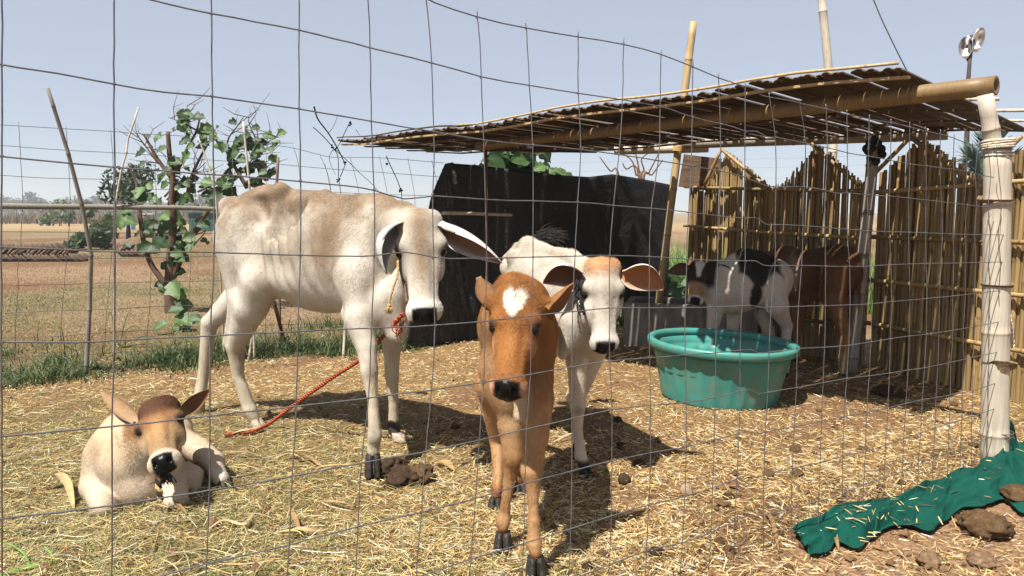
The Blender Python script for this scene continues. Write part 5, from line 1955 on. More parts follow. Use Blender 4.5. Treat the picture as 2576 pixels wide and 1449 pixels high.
tarp = thing("tarpaulin", "black plastic tarpaulin hung as a wind break at the back of the shed", "tarpaulin", (.2, 6.7, 0))
sheet("sheet", [D(1125, 410, 6.35), D(1210, 416, 6.45), D(1300, 428, 6.5), D(1400, 440, 6.65), D(1480, 445, 6.8), D(1540, 438, 6.9), D(1615, 450, 7.1), D(1692, 466, 7.3)],
      [D(1190, 800, 6.5), D(1300, 775, 6.6), D(1480, 770, 6.85), D(1600, 768, 7.05), D(1678, 768, 7.3)], 90, 40, .07, MAT_TARP, tarp, 5)
sheet("side_flap", [D(1140, 408, 6.34), D(1120, 412, 6.26), D(1095, 470, 6.15), D(1082, 505, 6.1)],
      [G(1205, 852), G(1150, 862), G(1080, 872), G(1016, 881)], 60, 60, .09, MAT_FLAP, tarp, 11)
o = culm_obj("bamboo_stick", [D(1112, 536, 6.12), D(1180, 537, 6.28), D(1288, 541, 6.42)], .016, .013, MAT_BAM_PALE, None, nodes=.22, seg=9)
tag(o, "short pale bamboo stick lying level across the black tarpaulin", "bamboo stick")
m = MB()
for k in range(5):
    p = D(1140 + k * 2, 432 + k * 6, 6.30)
    v, f = uv_ball(p + rng.normal(0, .006, 3), .016, 8, 6)
    m.add(v, f)
o = m.build("tie_rag", m_plain("grey_rag", (.24, .22, .19), .9, .4, 50, bmp=.5), None)
tag(o, "small grey rag knotted at the top corner of the black tarpaulin", "rag")

# ------------------------------------------------------------------ concrete trough
tr0, tr1 = G(1568, 870), G(1905, 885)
e_ = unit(tr1 - tr0)
n_ = V(-e_[1], e_[0], 0)
Lx, Wd, Hh, Th = np.linalg.norm(tr1 - tr0), .55, .375, .06
tr = thing("feed_trough", "low grey concrete feed trough standing behind the green tub", "trough", tr0 * V(1, 1, 0))
R3 = np.stack([e_, n_, V(0, 0, 1)], 1)
MAT_CONC = m_plain("stained_concrete", (.20, .175, .15), .9, .45, 6, stretch=(2.5, 2.5, .6), bmp=.4)
for nm, c, s in (("front_wall", (Lx / 2, Th / 2, Hh / 2 - .03), (Lx, Th, Hh + .06)), ("back_wall", (Lx / 2, Wd - Th / 2, Hh / 2 - .03), (Lx, Th, Hh + .06)),
                 ("end_wall", (Th / 2, Wd / 2, Hh / 2 - .03), (Th, Wd - 2 * Th - .004, Hh + .055)), ("end_wall", (Lx - Th / 2, Wd / 2, Hh / 2 - .03), (Th, Wd - 2 * Th - .004, Hh + .055)),
                 ("trough_bottom", (Lx / 2, Wd / 2, .06), (Lx - 2 * Th - .004, Wd - 2 * Th - .004, .08))):
    m = MB()
    m.box(tr0 * V(1, 1, 0) + R3 @ V(*c), s, R3)
    o = m.build(nm, MAT_CONC, tr, False)
    bv = o.modifiers.new("edge", 'BEVEL')
    bv.width = .012
    bv.segments = 2

# ------------------------------------------------------------------ the green tub
def tub():
    bc = V(1.298, 4.57, 0)
    t = thing("plastic_tub", "big round turquoise green plastic tub with fluted sides on the straw", "tub", bc)
    m_, nt, b = mat_new("green_plastic")
    n = tex_noise(nt, 5, 5, .6, coords(nt))
    n2 = tex_noise(nt, 260, 2, .5, coords(nt))
    r = ramp(nt, n.outputs[0], [(.3, (.026, .18, .150)), (.7, (.042, .24, .205))])
    dn = tex_noise(nt, 16, 6, .7, coords(nt, (1, 1, .5)))
    dr = ramp(nt, dn.outputs[0], [(.45, (0, 0, 0)), (.70, (.65,) * 3)])
    c_ = mixc(nt, dr.outputs[0], r.outputs[0], (.16, .15, .10))
    nt.links.new(c_, b.inputs["Base Color"])
    b.inputs["Roughness"].default_value = .40
    bump(nt, b, n2.outputs[0], .12, .002)
    seg = 180
    a = np.arange(seg) / seg * 2 * math.pi
    nfl = 28

    def prof(z, r, fl):
        """ring; fl = depth of the flutes at this height"""
        ph = a * nfl
        rr = r - fl * (np.abs(np.cos(ph / 2)) ** .7)
        return np.stack([rr * np.cos(a), rr * np.sin(a), np.full(seg, z)], 1)
    out = []
    for z, r, fl in ((-.01, .335, .0), (.0, .350, .002), (.012, .357, .005), (.06, .366, .008), (.12, .379, .0085), (.18, .392, .0085), (.225, .402, .008), (.245, .406, .005),
                     (.257, .409, .001), (.275, .412, 0), (.315, .418, 0)):
        out.append(prof(z, r, fl))
    inn = []
    for z, r, fl in ((.315, .411, 0), (.275, .405, 0), (.262, .402, 0), (.25, .395, .006), (.23, .390, .012), (.18, .384, .013), (.12, .371, .013), (.05, .356, .012), (.02, .342, .004), (.012, .0, 0)):
        inn.append(prof(z, r, fl))
    rings = out + inn
    v = np.concatenate(rings)
    tilt = Matrix.Rotation(math.radians(2.2), 3, Vector((.2, 1, 0)).normalized())
    T = np.array(tilt)
    f = []
    for i in range(len(rings) - 1):
        for j in range(seg):
            k = (j + 1) % seg
            f.append((i * seg + j, i * seg + k, (i + 1) * seg + k, (i + 1) * seg + j))
    mesh_obj("tub_wall", v @ T.T + bc, f, m_, t, True)
    rim = []
    for z, r in ((.312, .419), (.312, .448), (.318, .456), (.345, .459), (.356, .457), (.362, .450), (.362, .432), (.358, .420), (.345, .413), (.312, .412)):
        rim.append(prof(z, r, 0))
    rim.append(rim[0])
    v = np.concatenate(rim)
    f = []
    for i in range(len(rim) - 1):
        for j in range(seg):
            k = (j + 1) % seg
            f.append((i * seg + j, i * seg + k, (i + 1) * seg + k, (i + 1) * seg + j))
    mesh_obj("rim", v @ T.T + bc, f, m_, t, True)
    wat, nt, b = mat_new("tub_water")
    b.inputs["Base Color"].default_value = (.02, .05, .045, 1)
    b.inputs["Roughness"].default_value = .05
    b.inputs["Transmission Weight"].default_value = .6
    b.inputs["IOR"].default_value = 1.33
    ring = np.stack([.3835 * np.cos(a), .3835 * np.sin(a), np.full(seg, .19)], 1)
    mesh_obj("water", np.concatenate([ring, V(0, 0, .19)[None]]) + bc, [(j, (j + 1) % seg, seg) for j in range(seg)], wat, t, True)


tub()

# ------------------------------------------------------------------ green shade net lying along the fence foot
def shade_net():
    topl = [(1990, 1345), (2030, 1322), (2085, 1300), (2135, 1282), (2190, 1268), (2245, 1262), (2290, 1252), (2330, 1228), (2376, 1210), (2405, 1190), (2450, 1188), (2478, 1160), (2512, 1152), (2545, 1118), (2572, 1120), (2640, 1100), (2720, 1080)]
    botl = [(2040, 1412), (2050, 1408), (2080, 1398), (2108, 1374), (2150, 1392), (2180, 1376), (2235, 1340), (2290, 1336), (2340, 1348), (2376, 1322), (2420, 1292), (2470, 1286), (2490, 1276), (2530, 1262), (2570, 1302), (2640, 1290), (2720, 1270)]
    nu, nv = 170, 46
    tp = smooth_path([G(*p) for p in topl], 10)
    bt = smooth_path([G(*p) for p in botl], 10)

    def even(p):
        d = np.concatenate([[0], np.cumsum(np.linalg.norm(np.diff(p, axis=0), axis=1))])
        t = np.linspace(0, 1, nu)
        return np.stack([np.interp(t * d[-1], d, p[:, k]) for k in range(3)], 1)
    tp, bt = tp[np.linspace(0, len(tp) - 1, nu).astype(int)], bt[np.linspace(0, len(bt) - 1, nu).astype(int)]
    w = np.linspace(0, 1, nv)
    P = tp[None] * (1 - w)[:, None, None] + bt[None] * w[:, None, None]
    P = P + .012 * np.stack([fbm(P.reshape(-1, 3), 14, 405), fbm(P.reshape(-1, 3), 14, 406), 0 * P[..., 0].ravel()], 1).reshape(P.shape)
    x, y = P[..., 0].ravel(), P[..., 1].ravel()
    tt, ww = np.tile(np.linspace(0, 1, nu), nv), np.repeat(w, nu)
    q = np.stack([tt * 7, ww * 3, 0 * tt], 1)
    warp = fbm(q, 1.0, 401, 2)
    ridges = np.sin((ww * 2.2 + tt * 2.4 + 1.5 * warp) * 2 * math.pi)
    z = .014 + .020 * (ridges * .5 + .5) ** 2 + .045 * np.abs(fbm(q, 1.1, 402)) + .012 * fbm(q, 4.5, 403)
    edge = np.minimum(1, np.minimum(ww, 1 - ww) * 7)
    z = z * (.25 + .75 * edge) + .055 * np.exp(-((ww - .78) / .10) ** 2) * np.exp(-((tt - .30) / .16) ** 2)
    z = z + .03 * np.exp(-((ww - .35) / .2) ** 2) * sstep(.45, .7, tt)
    z = z + .16 * np.exp(-((tt - .80) / .035) ** 2) * sstep(.55, .0, ww)
    z = np.maximum(z * .78, .010) + .014 + ground_z(x, y)
    v = np.stack([x, y, z], 1)
    i, j = np.meshgrid(np.arange(nv - 1), np.arange(nu - 1), indexing='ij')
    k = (i * nu + j).ravel()
    m_, nt, b = mat_new("green_shade_net")
    vec = coords(nt)
    wv = N(nt, "ShaderNodeTexWave", wave_type='BANDS', bands_direction='DIAGONAL')
    wv.inputs["Scale"].default_value = 160
    wv.inputs["Distortion"].default_value = 1.5
    nt.links.new(vec, wv.inputs["Vector"])
    n = tex_noise(nt, 6, 5, .6, vec)
    r = ramp(nt, n.outputs[0], [(.3, (.001, .048, .034)), (.7, (.003, .080, .058))])
    r2 = ramp(nt, wv.outputs[0], [(.2, (.55,) * 3), (.8, (1.2,) * 3)])
    c = mixc(nt, 1, r.outputs[0], r2.outputs[0], 'MULTIPLY')
    nt.links.new(c, b.inputs["Base Color"])
    b.inputs["Roughness"].default_value = .85
    b.inputs["Specular IOR Level"].default_value = .15
    bump(nt, b, wv.outputs[0], .5, .003)
    o = quads_obj("shade_net", v, np.stack([k, k + nu, k + nu + 1, k + 1], 1), m_, None, True)
    md = o.modifiers.new("thickness", 'SOLIDIFY')
    md.thickness = .004
    tag(o, "crumpled strip of dark green shade net lying along the foot of the fence", "shade net")
    # straw caught in its folds
    n = 300
    idx = rng.choice(len(v), n)
    pk = v[idx]
    near = np.exp(-((tt[idx] - .33) / .14) ** 2) + .35 * np.exp(-((tt[idx] - .72) / .08) ** 2) + .06
    keep = rng.random(n) < near
    pk = pk[keep]
    n = len(pk)
    ribbons(pk[:, 0] + rng.normal(0, .006, n), pk[:, 1] + rng.normal(0, .006, n), pk[:, 2] + .007, rng.uniform(0, 6.28, n), rng.uniform(.02, .07, n), rng.uniform(.002, .005, n),
            rng.normal(0, .1, n), rng.normal(.02, .05, n), straw_cols(n, np.zeros(n)), "caught_straw", MAT_STRAW)


shade_net()

# ------------------------------------------------------------------ dung, clods and stones
def m_dung(name, c):
    m, nt, b = mat_new(name)
    vec = coords(nt)
    n = tex_noise(nt, 45, 6, .75, vec, .3)
    r = ramp(nt, n.outputs[0], [(.3, tuple(x * .5 for x in c)), (.55, c), (.75, tuple(x * 1.9 for x in c))])
    nt.links.new(r.outputs[0], b.inputs["Base Color"])
    b.inputs["Roughness"].default_value = .95
    b.inputs["Specular IOR Level"].default_value = .15
    bump(nt, b, n.outputs[0], 1.0, .012)
    return m


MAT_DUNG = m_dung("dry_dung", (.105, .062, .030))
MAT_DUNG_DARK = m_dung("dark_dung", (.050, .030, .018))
MAT_STONE = m_dung("earth_stone", (.20, .125, .072))


def lump(name, c, r, mat, label=None, cat=None, group=None, seed=0, parent=None, rough=.3, sub=3):
    """Irregular lump resting on the ground at c; r = three radii."""
    import bmesh
    bm = bmesh.new()
    bmesh.ops.create_icosphere(bm, subdivisions=sub, radius=1)
    v = np.array([x.co[:] for x in bm.verts])
    f = [tuple(q.index for q in p.verts) for p in bm.faces]
    bm.free()
    k = 1 + rough * fbm(v, 1.3, seed, 3) + .6 * rough * fbm(v, 4.0, seed + 5, 3)
    v = v * k[:, None] * np.asarray(r, float)
    v[:, 2] = np.maximum(v[:, 2], -.55 * r[2])
    a = seed * 1.7
    R = np.array([[math.cos(a), -math.sin(a), 0], [math.sin(a), math.cos(a), 0], [0, 0, 1]])
    v = v @ R.T + np.asarray(c, float) + V(0, 0, .45 * r[2])
    if parent is None:
        o = mesh_obj(name, v - np.asarray(c, float), f, mat, None, True)
        o.location = [float(q) for q in c]
    else:
        o = mesh_obj(name, v, f, mat, parent, True)
    if label:
        tag(o, label, cat, group)
    return o


CLODS = [(1857, 1108, 9, 0), (1852, 1125, 7, 0), (2001, 1135, 15, 0), (2049, 1140, 8, 1), (2172, 1133, 14, 0), (1932, 1199, 16, 0), (2006, 1196, 16, 0), (2020, 1186, 7, 0), (1833, 1253, 15, 1), (2113, 1266, 13, 1),
         (2128, 1273, 12, 0), (2172, 1272, 13, 0), (2215, 1231, 11, 0), (2268, 1220, 11, 0), (1808, 1370, 15, 0), (1835, 1395, 17, 0), (1802, 1397, 11, 0), (2020, 1377, 12, 0), (1650, 1395, 19, 1), (1516, 1400, 16, 0),
         (1477, 1437, 17, 1), (1420, 1438, 12, 1), (1571, 1214, 19, 1), (1608, 1172, 16, 1), (1560, 1130, 15, 1), (1554, 1060, 12, 1), (1144, 1075, 13, 1), (1695, 1140, 10, 1), (1930, 1165, 7, 1), (2060, 1032, 8, 0),
         (2055, 1110, 7, 0), (2290, 1090, 10, 0), (2350, 1150, 9, 0), (2450, 1120, 13, 0), (1982, 1439, 13, 0), (2400, 1020, 9, 0), (1700, 1300, 9, 0), (1775, 1330, 8, 0), (1955, 1268, 8, 0), (130, 1425, 10, 0), (140, 960, 8, 0), (620, 1010, 6, 0), (960, 880, 9, 1), (770, 1205, 7, 1)]
MARKS = [("the whitish corner post", 2510, 1165), ("the green tub's right side", 1960, 1000), ("the green net's left tip", 2000, 1345), ("the white calf's hoof", 1476, 1190), ("the brown calf's nearest hoof", 1350, 1440),
         ("the lying calf", 380, 1280), ("the middle of the side bamboo wall", 2300, 960), ("the centre of the open straw", 2010, 1190), ("the cream calf's hind hooves", 620, 1070)]
WORDS = ["nearest", "second nearest", "third nearest", "fourth nearest", "fifth nearest", "sixth nearest", "seventh nearest", "eighth nearest", "ninth nearest", "tenth nearest", "eleventh nearest", "twelfth nearest", "thirteenth nearest"]
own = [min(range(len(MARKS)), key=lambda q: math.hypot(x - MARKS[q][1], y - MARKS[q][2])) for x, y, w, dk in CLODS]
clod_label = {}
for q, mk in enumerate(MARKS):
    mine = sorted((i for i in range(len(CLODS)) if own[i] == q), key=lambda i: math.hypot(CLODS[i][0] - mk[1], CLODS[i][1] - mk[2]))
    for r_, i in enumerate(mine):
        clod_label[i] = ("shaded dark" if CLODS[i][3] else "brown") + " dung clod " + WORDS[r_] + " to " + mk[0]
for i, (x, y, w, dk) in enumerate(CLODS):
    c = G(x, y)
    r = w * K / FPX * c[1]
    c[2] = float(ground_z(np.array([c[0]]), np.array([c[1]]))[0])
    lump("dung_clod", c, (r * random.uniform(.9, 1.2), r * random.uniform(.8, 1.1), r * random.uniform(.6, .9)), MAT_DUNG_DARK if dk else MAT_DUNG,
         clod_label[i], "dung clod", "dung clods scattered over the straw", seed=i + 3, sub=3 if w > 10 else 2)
# trampled heap by the cream calf's front hoof
hp = thing("dung_heap", "trampled wet dung heap beside the cream calf's black front hoof", "dung heap", G(1040, 1200))
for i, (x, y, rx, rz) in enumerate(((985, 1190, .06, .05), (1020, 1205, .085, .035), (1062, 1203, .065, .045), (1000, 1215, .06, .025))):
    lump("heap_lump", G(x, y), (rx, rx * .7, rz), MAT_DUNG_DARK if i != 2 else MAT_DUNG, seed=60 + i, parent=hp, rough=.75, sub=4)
lump("dung_cake", G(2478, 1338), (.092, .075, .050), MAT_DUNG, "thick brown dung cake lying on the edge of the green net", "dung cake", None, 81, rough=.5, sub=4)
lump("dung_cake", G(2570, 1262), (.085, .07, .045), MAT_DUNG, "brown dung cake on the green net, cut by the picture's right edge", "dung cake", None, 84, rough=.5, sub=4)
lump("stone", G(2335, 1420), (.045, .035, .026), MAT_STONE, "flat brown stone on the bare soil below the green net", "stone", None, 91, rough=.5, sub=4)
lump("stone", G(2470, 1415), (.055, .040, .022), MAT_STONE, "low reddish stone half buried in soil right of the flat brown stone", "stone", None, 93, rough=.5, sub=4)
lump("stone", G(1727, 1246), (.032, .026, .035), m_dung("pale_stone", (.30, .22, .15)), "pale upright stone standing in the straw right of the white calf", "stone", None, 95, rough=.2)
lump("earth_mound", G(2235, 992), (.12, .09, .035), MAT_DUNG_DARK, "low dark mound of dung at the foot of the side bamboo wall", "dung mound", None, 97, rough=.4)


# ------------------------------------------------------------------ fallen maize leaves
MAT_HUSK = m_tint("dry_maize_leaf", .55, .25, 30, .3, .2, .15)


def husk(pts, width, label, seed, c=(.62, .48, .28), lift=.03):
    P = smooth_path([G(x, y) for x, y in pts], 8)
    n = len(P)
    s = np.linspace(0, 1, n)
    P[:, 2] = .018 + lift * np.sin(math.pi * s) + .01 * vnoise(P, 9, seed)
    tan = np.gradient(P, axis=0)
    tan /= np.linalg.norm(tan, axis=1)[:, None]
    side = np.cross(tan, V(0, 0, 1))
    side /= np.linalg.norm(side, axis=1)[:, None]
    rows = []
    for u in (-1, -.5, 0, .5, 1):
        wv = width * .40 * (np.sin(math.pi * np.clip(s * .92 + .06, 0, 1)) ** .6)
        rows.append(P + side * (u * wv)[:, None] + V(0, 0, 1) * ((abs(u) * .35 * wv) + .3 * wv * u * np.sin(3 * s + seed))[:, None])
    v = np.stack(rows, 1).reshape(-1, 3)
    f = [(i * 5 + j, i * 5 + j + 1, (i + 1) * 5 + j + 1, (i + 1) * 5 + j) for i in range(n - 1) for j in range(4)]
    cc = np.array(c) * (1 + .2 * vnoise(v, 30, seed))[:, None]
    v[:, 2] += ground_z(v[:, 0], v[:, 1])
    o = mesh_obj("maize_leaf", v, f, MAT_HUSK, None, True, cc)
    tag(o, label, "maize leaf", "dry maize leaves on the ground")


HUSKS = [([(108, 1232), (145, 1228), (172, 1250), (186, 1285)], .040, "curled dry maize leaf standing up left of the lying calf"),
         ([(1092, 1166), (1120, 1170), (1142, 1188)], .040, "broad pale maize leaf right of the dung heap"),
         ([(585, 1098), (640, 1088), (690, 1070)], .018, "narrow dry maize leaf under the orange rope's low end"),
         ([(560, 1150), (620, 1152), (670, 1160)], .020, "dry maize leaf between the lying calf's hoof and the orange rope"),
         ([(690, 1155), (730, 1150), (765, 1163)], .026, "pale maize leaf with a torn end in front of the cream calf's belly"),
         ([(735, 1160), (775, 1160), (815, 1182)], .030, "bent pale maize leaf near the second wire post of hay"),
         ([(520, 1345), (560, 1325), (610, 1330), (640, 1300)], .020, "long brown maize leaf in the hay below the lying calf"),
         ([(720, 1275), (740, 1310), (756, 1348)], .024, "tan maize leaf lying end-on in the hay, left of the front hoof"),
         ([(735, 1340), (780, 1345), (830, 1330)], .026, "grey-tan maize leaf flat on the hay near the front hoof"),
         ([(795, 1262), (850, 1272), (888, 1276)], .018, "greenish maize leaf beside the cream calf's front hoof"),
         ([(350, 1300), (395, 1288), (450, 1296)], .020, "frayed maize leaf under the lying calf's chest"),
         ([(440, 1270), (452, 1290), (470, 1302)], .022, "short maize leaf under the lying calf's folded knee"),
         ([(860, 900), (905, 905), (945, 922)], .020, "dry maize leaf behind the cream calf's front legs"),
         ([(2228, 978), (2240, 975), (2248, 990), (2262, 1003)], .030, "yellow maize leaf curled at the edge of the shed's shade"),
         ([(1390, 1118), (1430, 1108), (1465, 1110)], .016, "narrow maize leaf in the white calf's shadow"),
         ([(2080, 1330), (2098, 1360), (2110, 1395)], .020, "brown maize leaf at the left tip of the green net"),
         ([(1926, 1300), (1940, 1330), (1958, 1400)], .022, "rust brown maize leaf standing near the bottom wire")]
for i, (p, w, lab) in enumerate(HUSKS):
    husk(p, w, lab, i + 2, [(.40, .28, .135), (.33, .22, .095), (.44, .34, .20), (.28, .175, .08)][i % 4 if i < 15 else 3], .012 if i else .05)


# ------------------------------------------------------------------ ropes
def m_braid(name, c1, c2, scale=60):
    m, nt, b = mat_new(name)
    vec = coords(nt)
    wv = N(nt, "ShaderNodeTexWave", wave_type='BANDS', bands_direction='DIAGONAL')
    wv.inputs["Scale"].default_value = scale
    wv.inputs["Distortion"].default_value = 2.0
    nt.links.new(vec, wv.inputs["Vector"])
    r = ramp(nt, wv.outputs[0], [(.25, c1), (.75, c2)])
    nt.links.new(r.outputs[0], b.inputs["Base Color"])
    b.inputs["Roughness"].default_value = .8
    bump(nt, b, wv.outputs[0], .8, .006)
    return m


MAT_ORANGE = m_braid("orange_rope", (.22, .030, .008), (.42, .075, .018), 45)


def strand_rope(name, pts, r, mat, parent=None, turns=55, per=8):
    """Three twisted strands along a path."""
    P = smooth_path(pts, per)
    d = np.concatenate([[0], np.cumsum(np.linalg.norm(np.diff(P, axis=0), axis=1))])
    n = int(d[-1] * turns * 5) + 8
    s = np.linspace(0, d[-1], n)
    Q = np.stack([np.interp(s, d, P[:, k]) for k in range(3)], 1)
    tan = np.gradient(Q, axis=0)
    tan /= np.linalg.norm(tan, axis=1)[:, None] + 1e-9
    a = np.cross(tan, V(.3, .5, .81))
    a /= np.linalg.norm(a, axis=1)[:, None]
    b = np.cross(tan, a)
    m = MB()
    for k in range(3):
        ph = s * turns * 2 * math.pi / 3 + k * 2 * math.pi / 3
        m.tube(Q + r * .5 * (np.cos(ph)[:, None] * a + np.sin(ph)[:, None] * b), r * .62, 6)
    return m.build(name, mat, parent)


rope = thing("tether_rope", "orange twisted tether rope slanting from the cream calf's neck to the ground", "rope", G(680, 1068))
strand_rope("rope", [H0_ for H0_ in (D(1014, 790, 3.22), D(985, 820, 3.30), D(962, 848, 3.38), D(905, 905, 3.5), D(836, 950, 3.62), D(740, 1018, 3.78), D(682, 1062, 3.88))] +
            [G(640, 1084, .012), G(600, 1090, .010), G(566, 1094, .010)], .0095, MAT_ORANGE, rope)
m = MB()
for k in range(7):
    p = D(1000, 812, 3.26) + V(rng.normal(0, .016), rng.normal(0, .006), rng.normal(0, .016))
    m.tube([p, p + V(rng.normal(0, .01), -.004, -.03), p + V(rng.normal(0, .02), -.004, -.055)], [.004, .003, .001], 5)
m.build("frayed_knot", MAT_ORANGE, rope)

halter = thing("halter_rope", "tan jute halter rope with a tassel hanging beside the cream calf's cheek", "halter", D(985, 740, 3.02))
strand_rope("cord", [D(1001, 655, 3.02), D(1000, 690, 2.99), D(990, 722, 2.98), D(981, 752, 2.98), D(979, 765, 2.98)], .0045, MAT_ROPE, halter, 70)
m = MB()
kn = D(979, 768, 2.98)
v, f = uv_ball(kn, .009, 10, 8)
m.add(v, f)
for k in range(60):
    d = unit(V(rng.normal(0, .35), rng.normal(0, .35), -1)) * rng.uniform(.022, .036)
    m.tube([kn, kn + d * .6 + rng.normal(0, .003, 3), kn + d], [.003, .0025, .001], 4)
m.build("tassel", MAT_ROPE, halter)
CH = CALVES[0][1]
strap = [CH.at(s * math.cos(a), .66, -.2) for s, a in ((0, 0),)]
m = MB()
pts = [CH.at(-.175 + .0 * k, .50 + .115 * k, -.14 - .035 * k) for k in range(4)]
m.tube(smooth_path([CH.at(-.19, .45, -.15), CH.at(-.172, .58, -.2), CH.at(-.150, .70, -.24), CH.at(-.142, .80, -.25)], 6), .007, 6)
m.build("cheek_strap", m_plain("worn_strap", (.16, .11, .085), .8, .5, 60, bmp=.4), halter)

col3 = thing("collar_cord", "frayed black collar cord on the white calf's neck", "collar", D(1460, 750, 3.05))
m = MB()
m.tube(smooth_path([D(1455, 700, 3.06), D(1457, 735, 3.02), D(1463, 765, 3.0), D(1470, 792, 3.0)], 6), .006, 6)
for cx, cy, nn in ((1455, 714, 8), (1452, 748, 12)):
    for k in range(nn):
        p = D(cx + rng.normal(0, 3), cy + rng.normal(0, 7), 3.02)
        m.tube([p, p + V(rng.normal(-.006, .01), -.004, -.016), p + V(rng.normal(-.008, .016), -.004, -.036)], [.0045, .004, .001], 5)
m.build("cord", MAT_BLACK_CORD if False else m_plain("black_cord", (.014, .013, .013), .85, .4, 60, bmp=.5), col3)

col4 = thing("collar_cord", "black and white twisted cord under the lying calf's chin", "collar", D(405, 1215, 2.72))
m = MB()
m.tube(smooth_path([D(338, 1062, 2.92), D(337, 1090, 2.88), D(341, 1122, 2.87)], 6), [.005] * 6 + [.004] * 6 + [.002], 6)
pts = smooth_path([D(400, 1192, 2.74), D(398, 1215, 2.72), D(402, 1240, 2.71), D(405, 1262, 2.71)], 8)
m.build("cord", bpy.data.materials["black_cord"], col4)
dd = np.linspace(0, 1, 40)
Q = np.stack([np.interp(dd, np.linspace(0, 1, len(pts)), pts[:, k]) for k in range(3)], 1)
for k, mt in ((0, bpy.data.materials["black_cord"]), (1, MAT_ROPE)):
    m = MB()
    ph = dd * 15 + k * math.pi
    m.tube(Q + .006 * np.stack([np.cos(ph), np.sin(ph), 0 * ph], 1), .0068, 7)
    m.build("cord_strand", mt, col4)
m = MB()
for k in range(14):
    p = D(415 + rng.normal(0, 7), 1192, 2.73)
    m.tube([p, p + V(rng.normal(0, .008), -.004, -.02), p + V(rng.normal(0, .014), -.004, -.042)], [.004, .0035, .001], 5)
m.tube(smooth_path([D(425, 1192, 2.73), D(436, 1202, 2.72), D(444, 1214, 2.72)], 5), .0035, 5)
m.build("cord_tuft", bpy.data.materials["black_cord"], col4)

# a green stalk in the hay at the bottom left corner
gs = thing("green_stalk", "thick green maize stalk lying in the hay at the bottom left corner", "stalk", G(90, 1425))
m = MB()
m.tube(smooth_path([G(-30, 1462, .012), G(30, 1441, .014), G(95, 1424, .014), G(158, 1406, .013)], 6), [.0105] * 6 + [.0095] * 6 + [.008] * 7, 8)
for pts in (((75, 1430), (62, 1395), (30, 1372), (5, 1366)), ((140, 1412), (128, 1392), (112, 1375))):
    P = smooth_path([G(x, y, .014 + .008 * i) for i, (x, y) in enumerate(pts)], 6)
    m.tube(P, np.linspace(.006, .002, len(P)), 6)
m.build("stalk", m_plain("green_stem", (.13, .20, .045), .5, .35, 18, bmp=.1), gs)

# pale rope hanging beside the whitish post
o = strand_rope("hanging_rope", [D(2528, 700, 3.42), D(2532, 745, 3.42), D(2540, 800, 3.42), D(2546, 850, 3.42), D(2548, 875, 3.42)], .008, MAT_ROPE_PALE, None, 50)
tag(o, "pale knotted rope hanging beside the whitish bamboo post", "rope")

# ------------------------------------------------------------------ flood lights on their pole
LY = 13.0
lp = thing("flood_light", "pair of round flood lights on a dark pole beyond the shed", "flood light", (8.05, LY, 0))
pt, pb = D(2444, 88, LY), D(2432, 360, LY)
m = MB()
m.tube([V(pb[0] - .08, LY, -.1), pb, D(2436, 200, LY), pt], [.045, .042, .035, .022], 10)
m.build("pole", m_plain("dark_painted_pole", (.055, .040, .036), .6, .4, 6, bmp=.2), lp)
m_refl, nt, b = mat_new("polished_reflector")
b.inputs["Base Color"].default_value = (.75, .76, .78, 1)
b.inputs["Metallic"].default_value = .9
b.inputs["Roughness"].default_value = .22
m_blk = m_plain("black_housing", (.02, .02, .022), .5, .3, 10, bmp=0)
m_bulb, nt, b = mat_new("white_bulb")
b.inputs["Base Color"].default_value = (.8, .8, .8, 1)
b.inputs["Roughness"].default_value = .2
for cx, cy, rr, ax in ((2429, 118, .135, V(-.75, -.62, -.05)), (2462, 100, .155, V(.35, -.9, -.25))):
    c = D(cx, cy, LY)
    ax = unit(ax)
    u_ = unit(np.cross(ax, V(0, 0, 1)))
    w_ = np.cross(u_, ax)
    seg = 24
    a = np.arange(seg) / seg * 2 * math.pi
    rings = []
    for d, k in ((.0, 1.0), (-.03, .93), (-.08, .72), (-.12, .4), (-.13, .12)):
        rings.append(c + ax * d + rr * k * (np.cos(a)[:, None] * u_ * .8 + np.sin(a)[:, None] * w_ * 1.25))
    for d, k in ((-.145, .14), (-.135, .46), (-.09, .80), (-.03, 1.0), (.004, 1.06), (.0, 1.0)):
        rings.append(c + ax * d + rr * k * (np.cos(a)[:, None] * u_ * .8 + np.sin(a)[:, None] * w_ * 1.25))
    v = np.concatenate(rings)
    f = [(i * seg + j, i * seg + (j + 1) % seg, (i + 1) * seg + (j + 1) % seg, (i + 1) * seg + j) for i in range(len(rings) - 1) for j in range(seg)]
    lm = mesh_obj("lamp", v, f, m_refl, lp, True)
    m = MB()
    bc_ = c + V(0, 0, -.11) + ax * -.03
    v, f = uv_ball(bc_ + V(0, 0, -.03), .055, 14, 10)
    m.add(v, f)
    m.tube([bc_ + V(0, 0, .08), bc_ + V(0, 0, .0)], .028, 10)
    m.build("bulb", m_bulb, lm)
    m = MB()
    m.tube([c + ax * -.10, c + ax * -.12 + V(0, 0, -.2), D(2440, 160, LY)], [.03, .02, .02], 8)
    m.build("bracket", m_blk, lp)

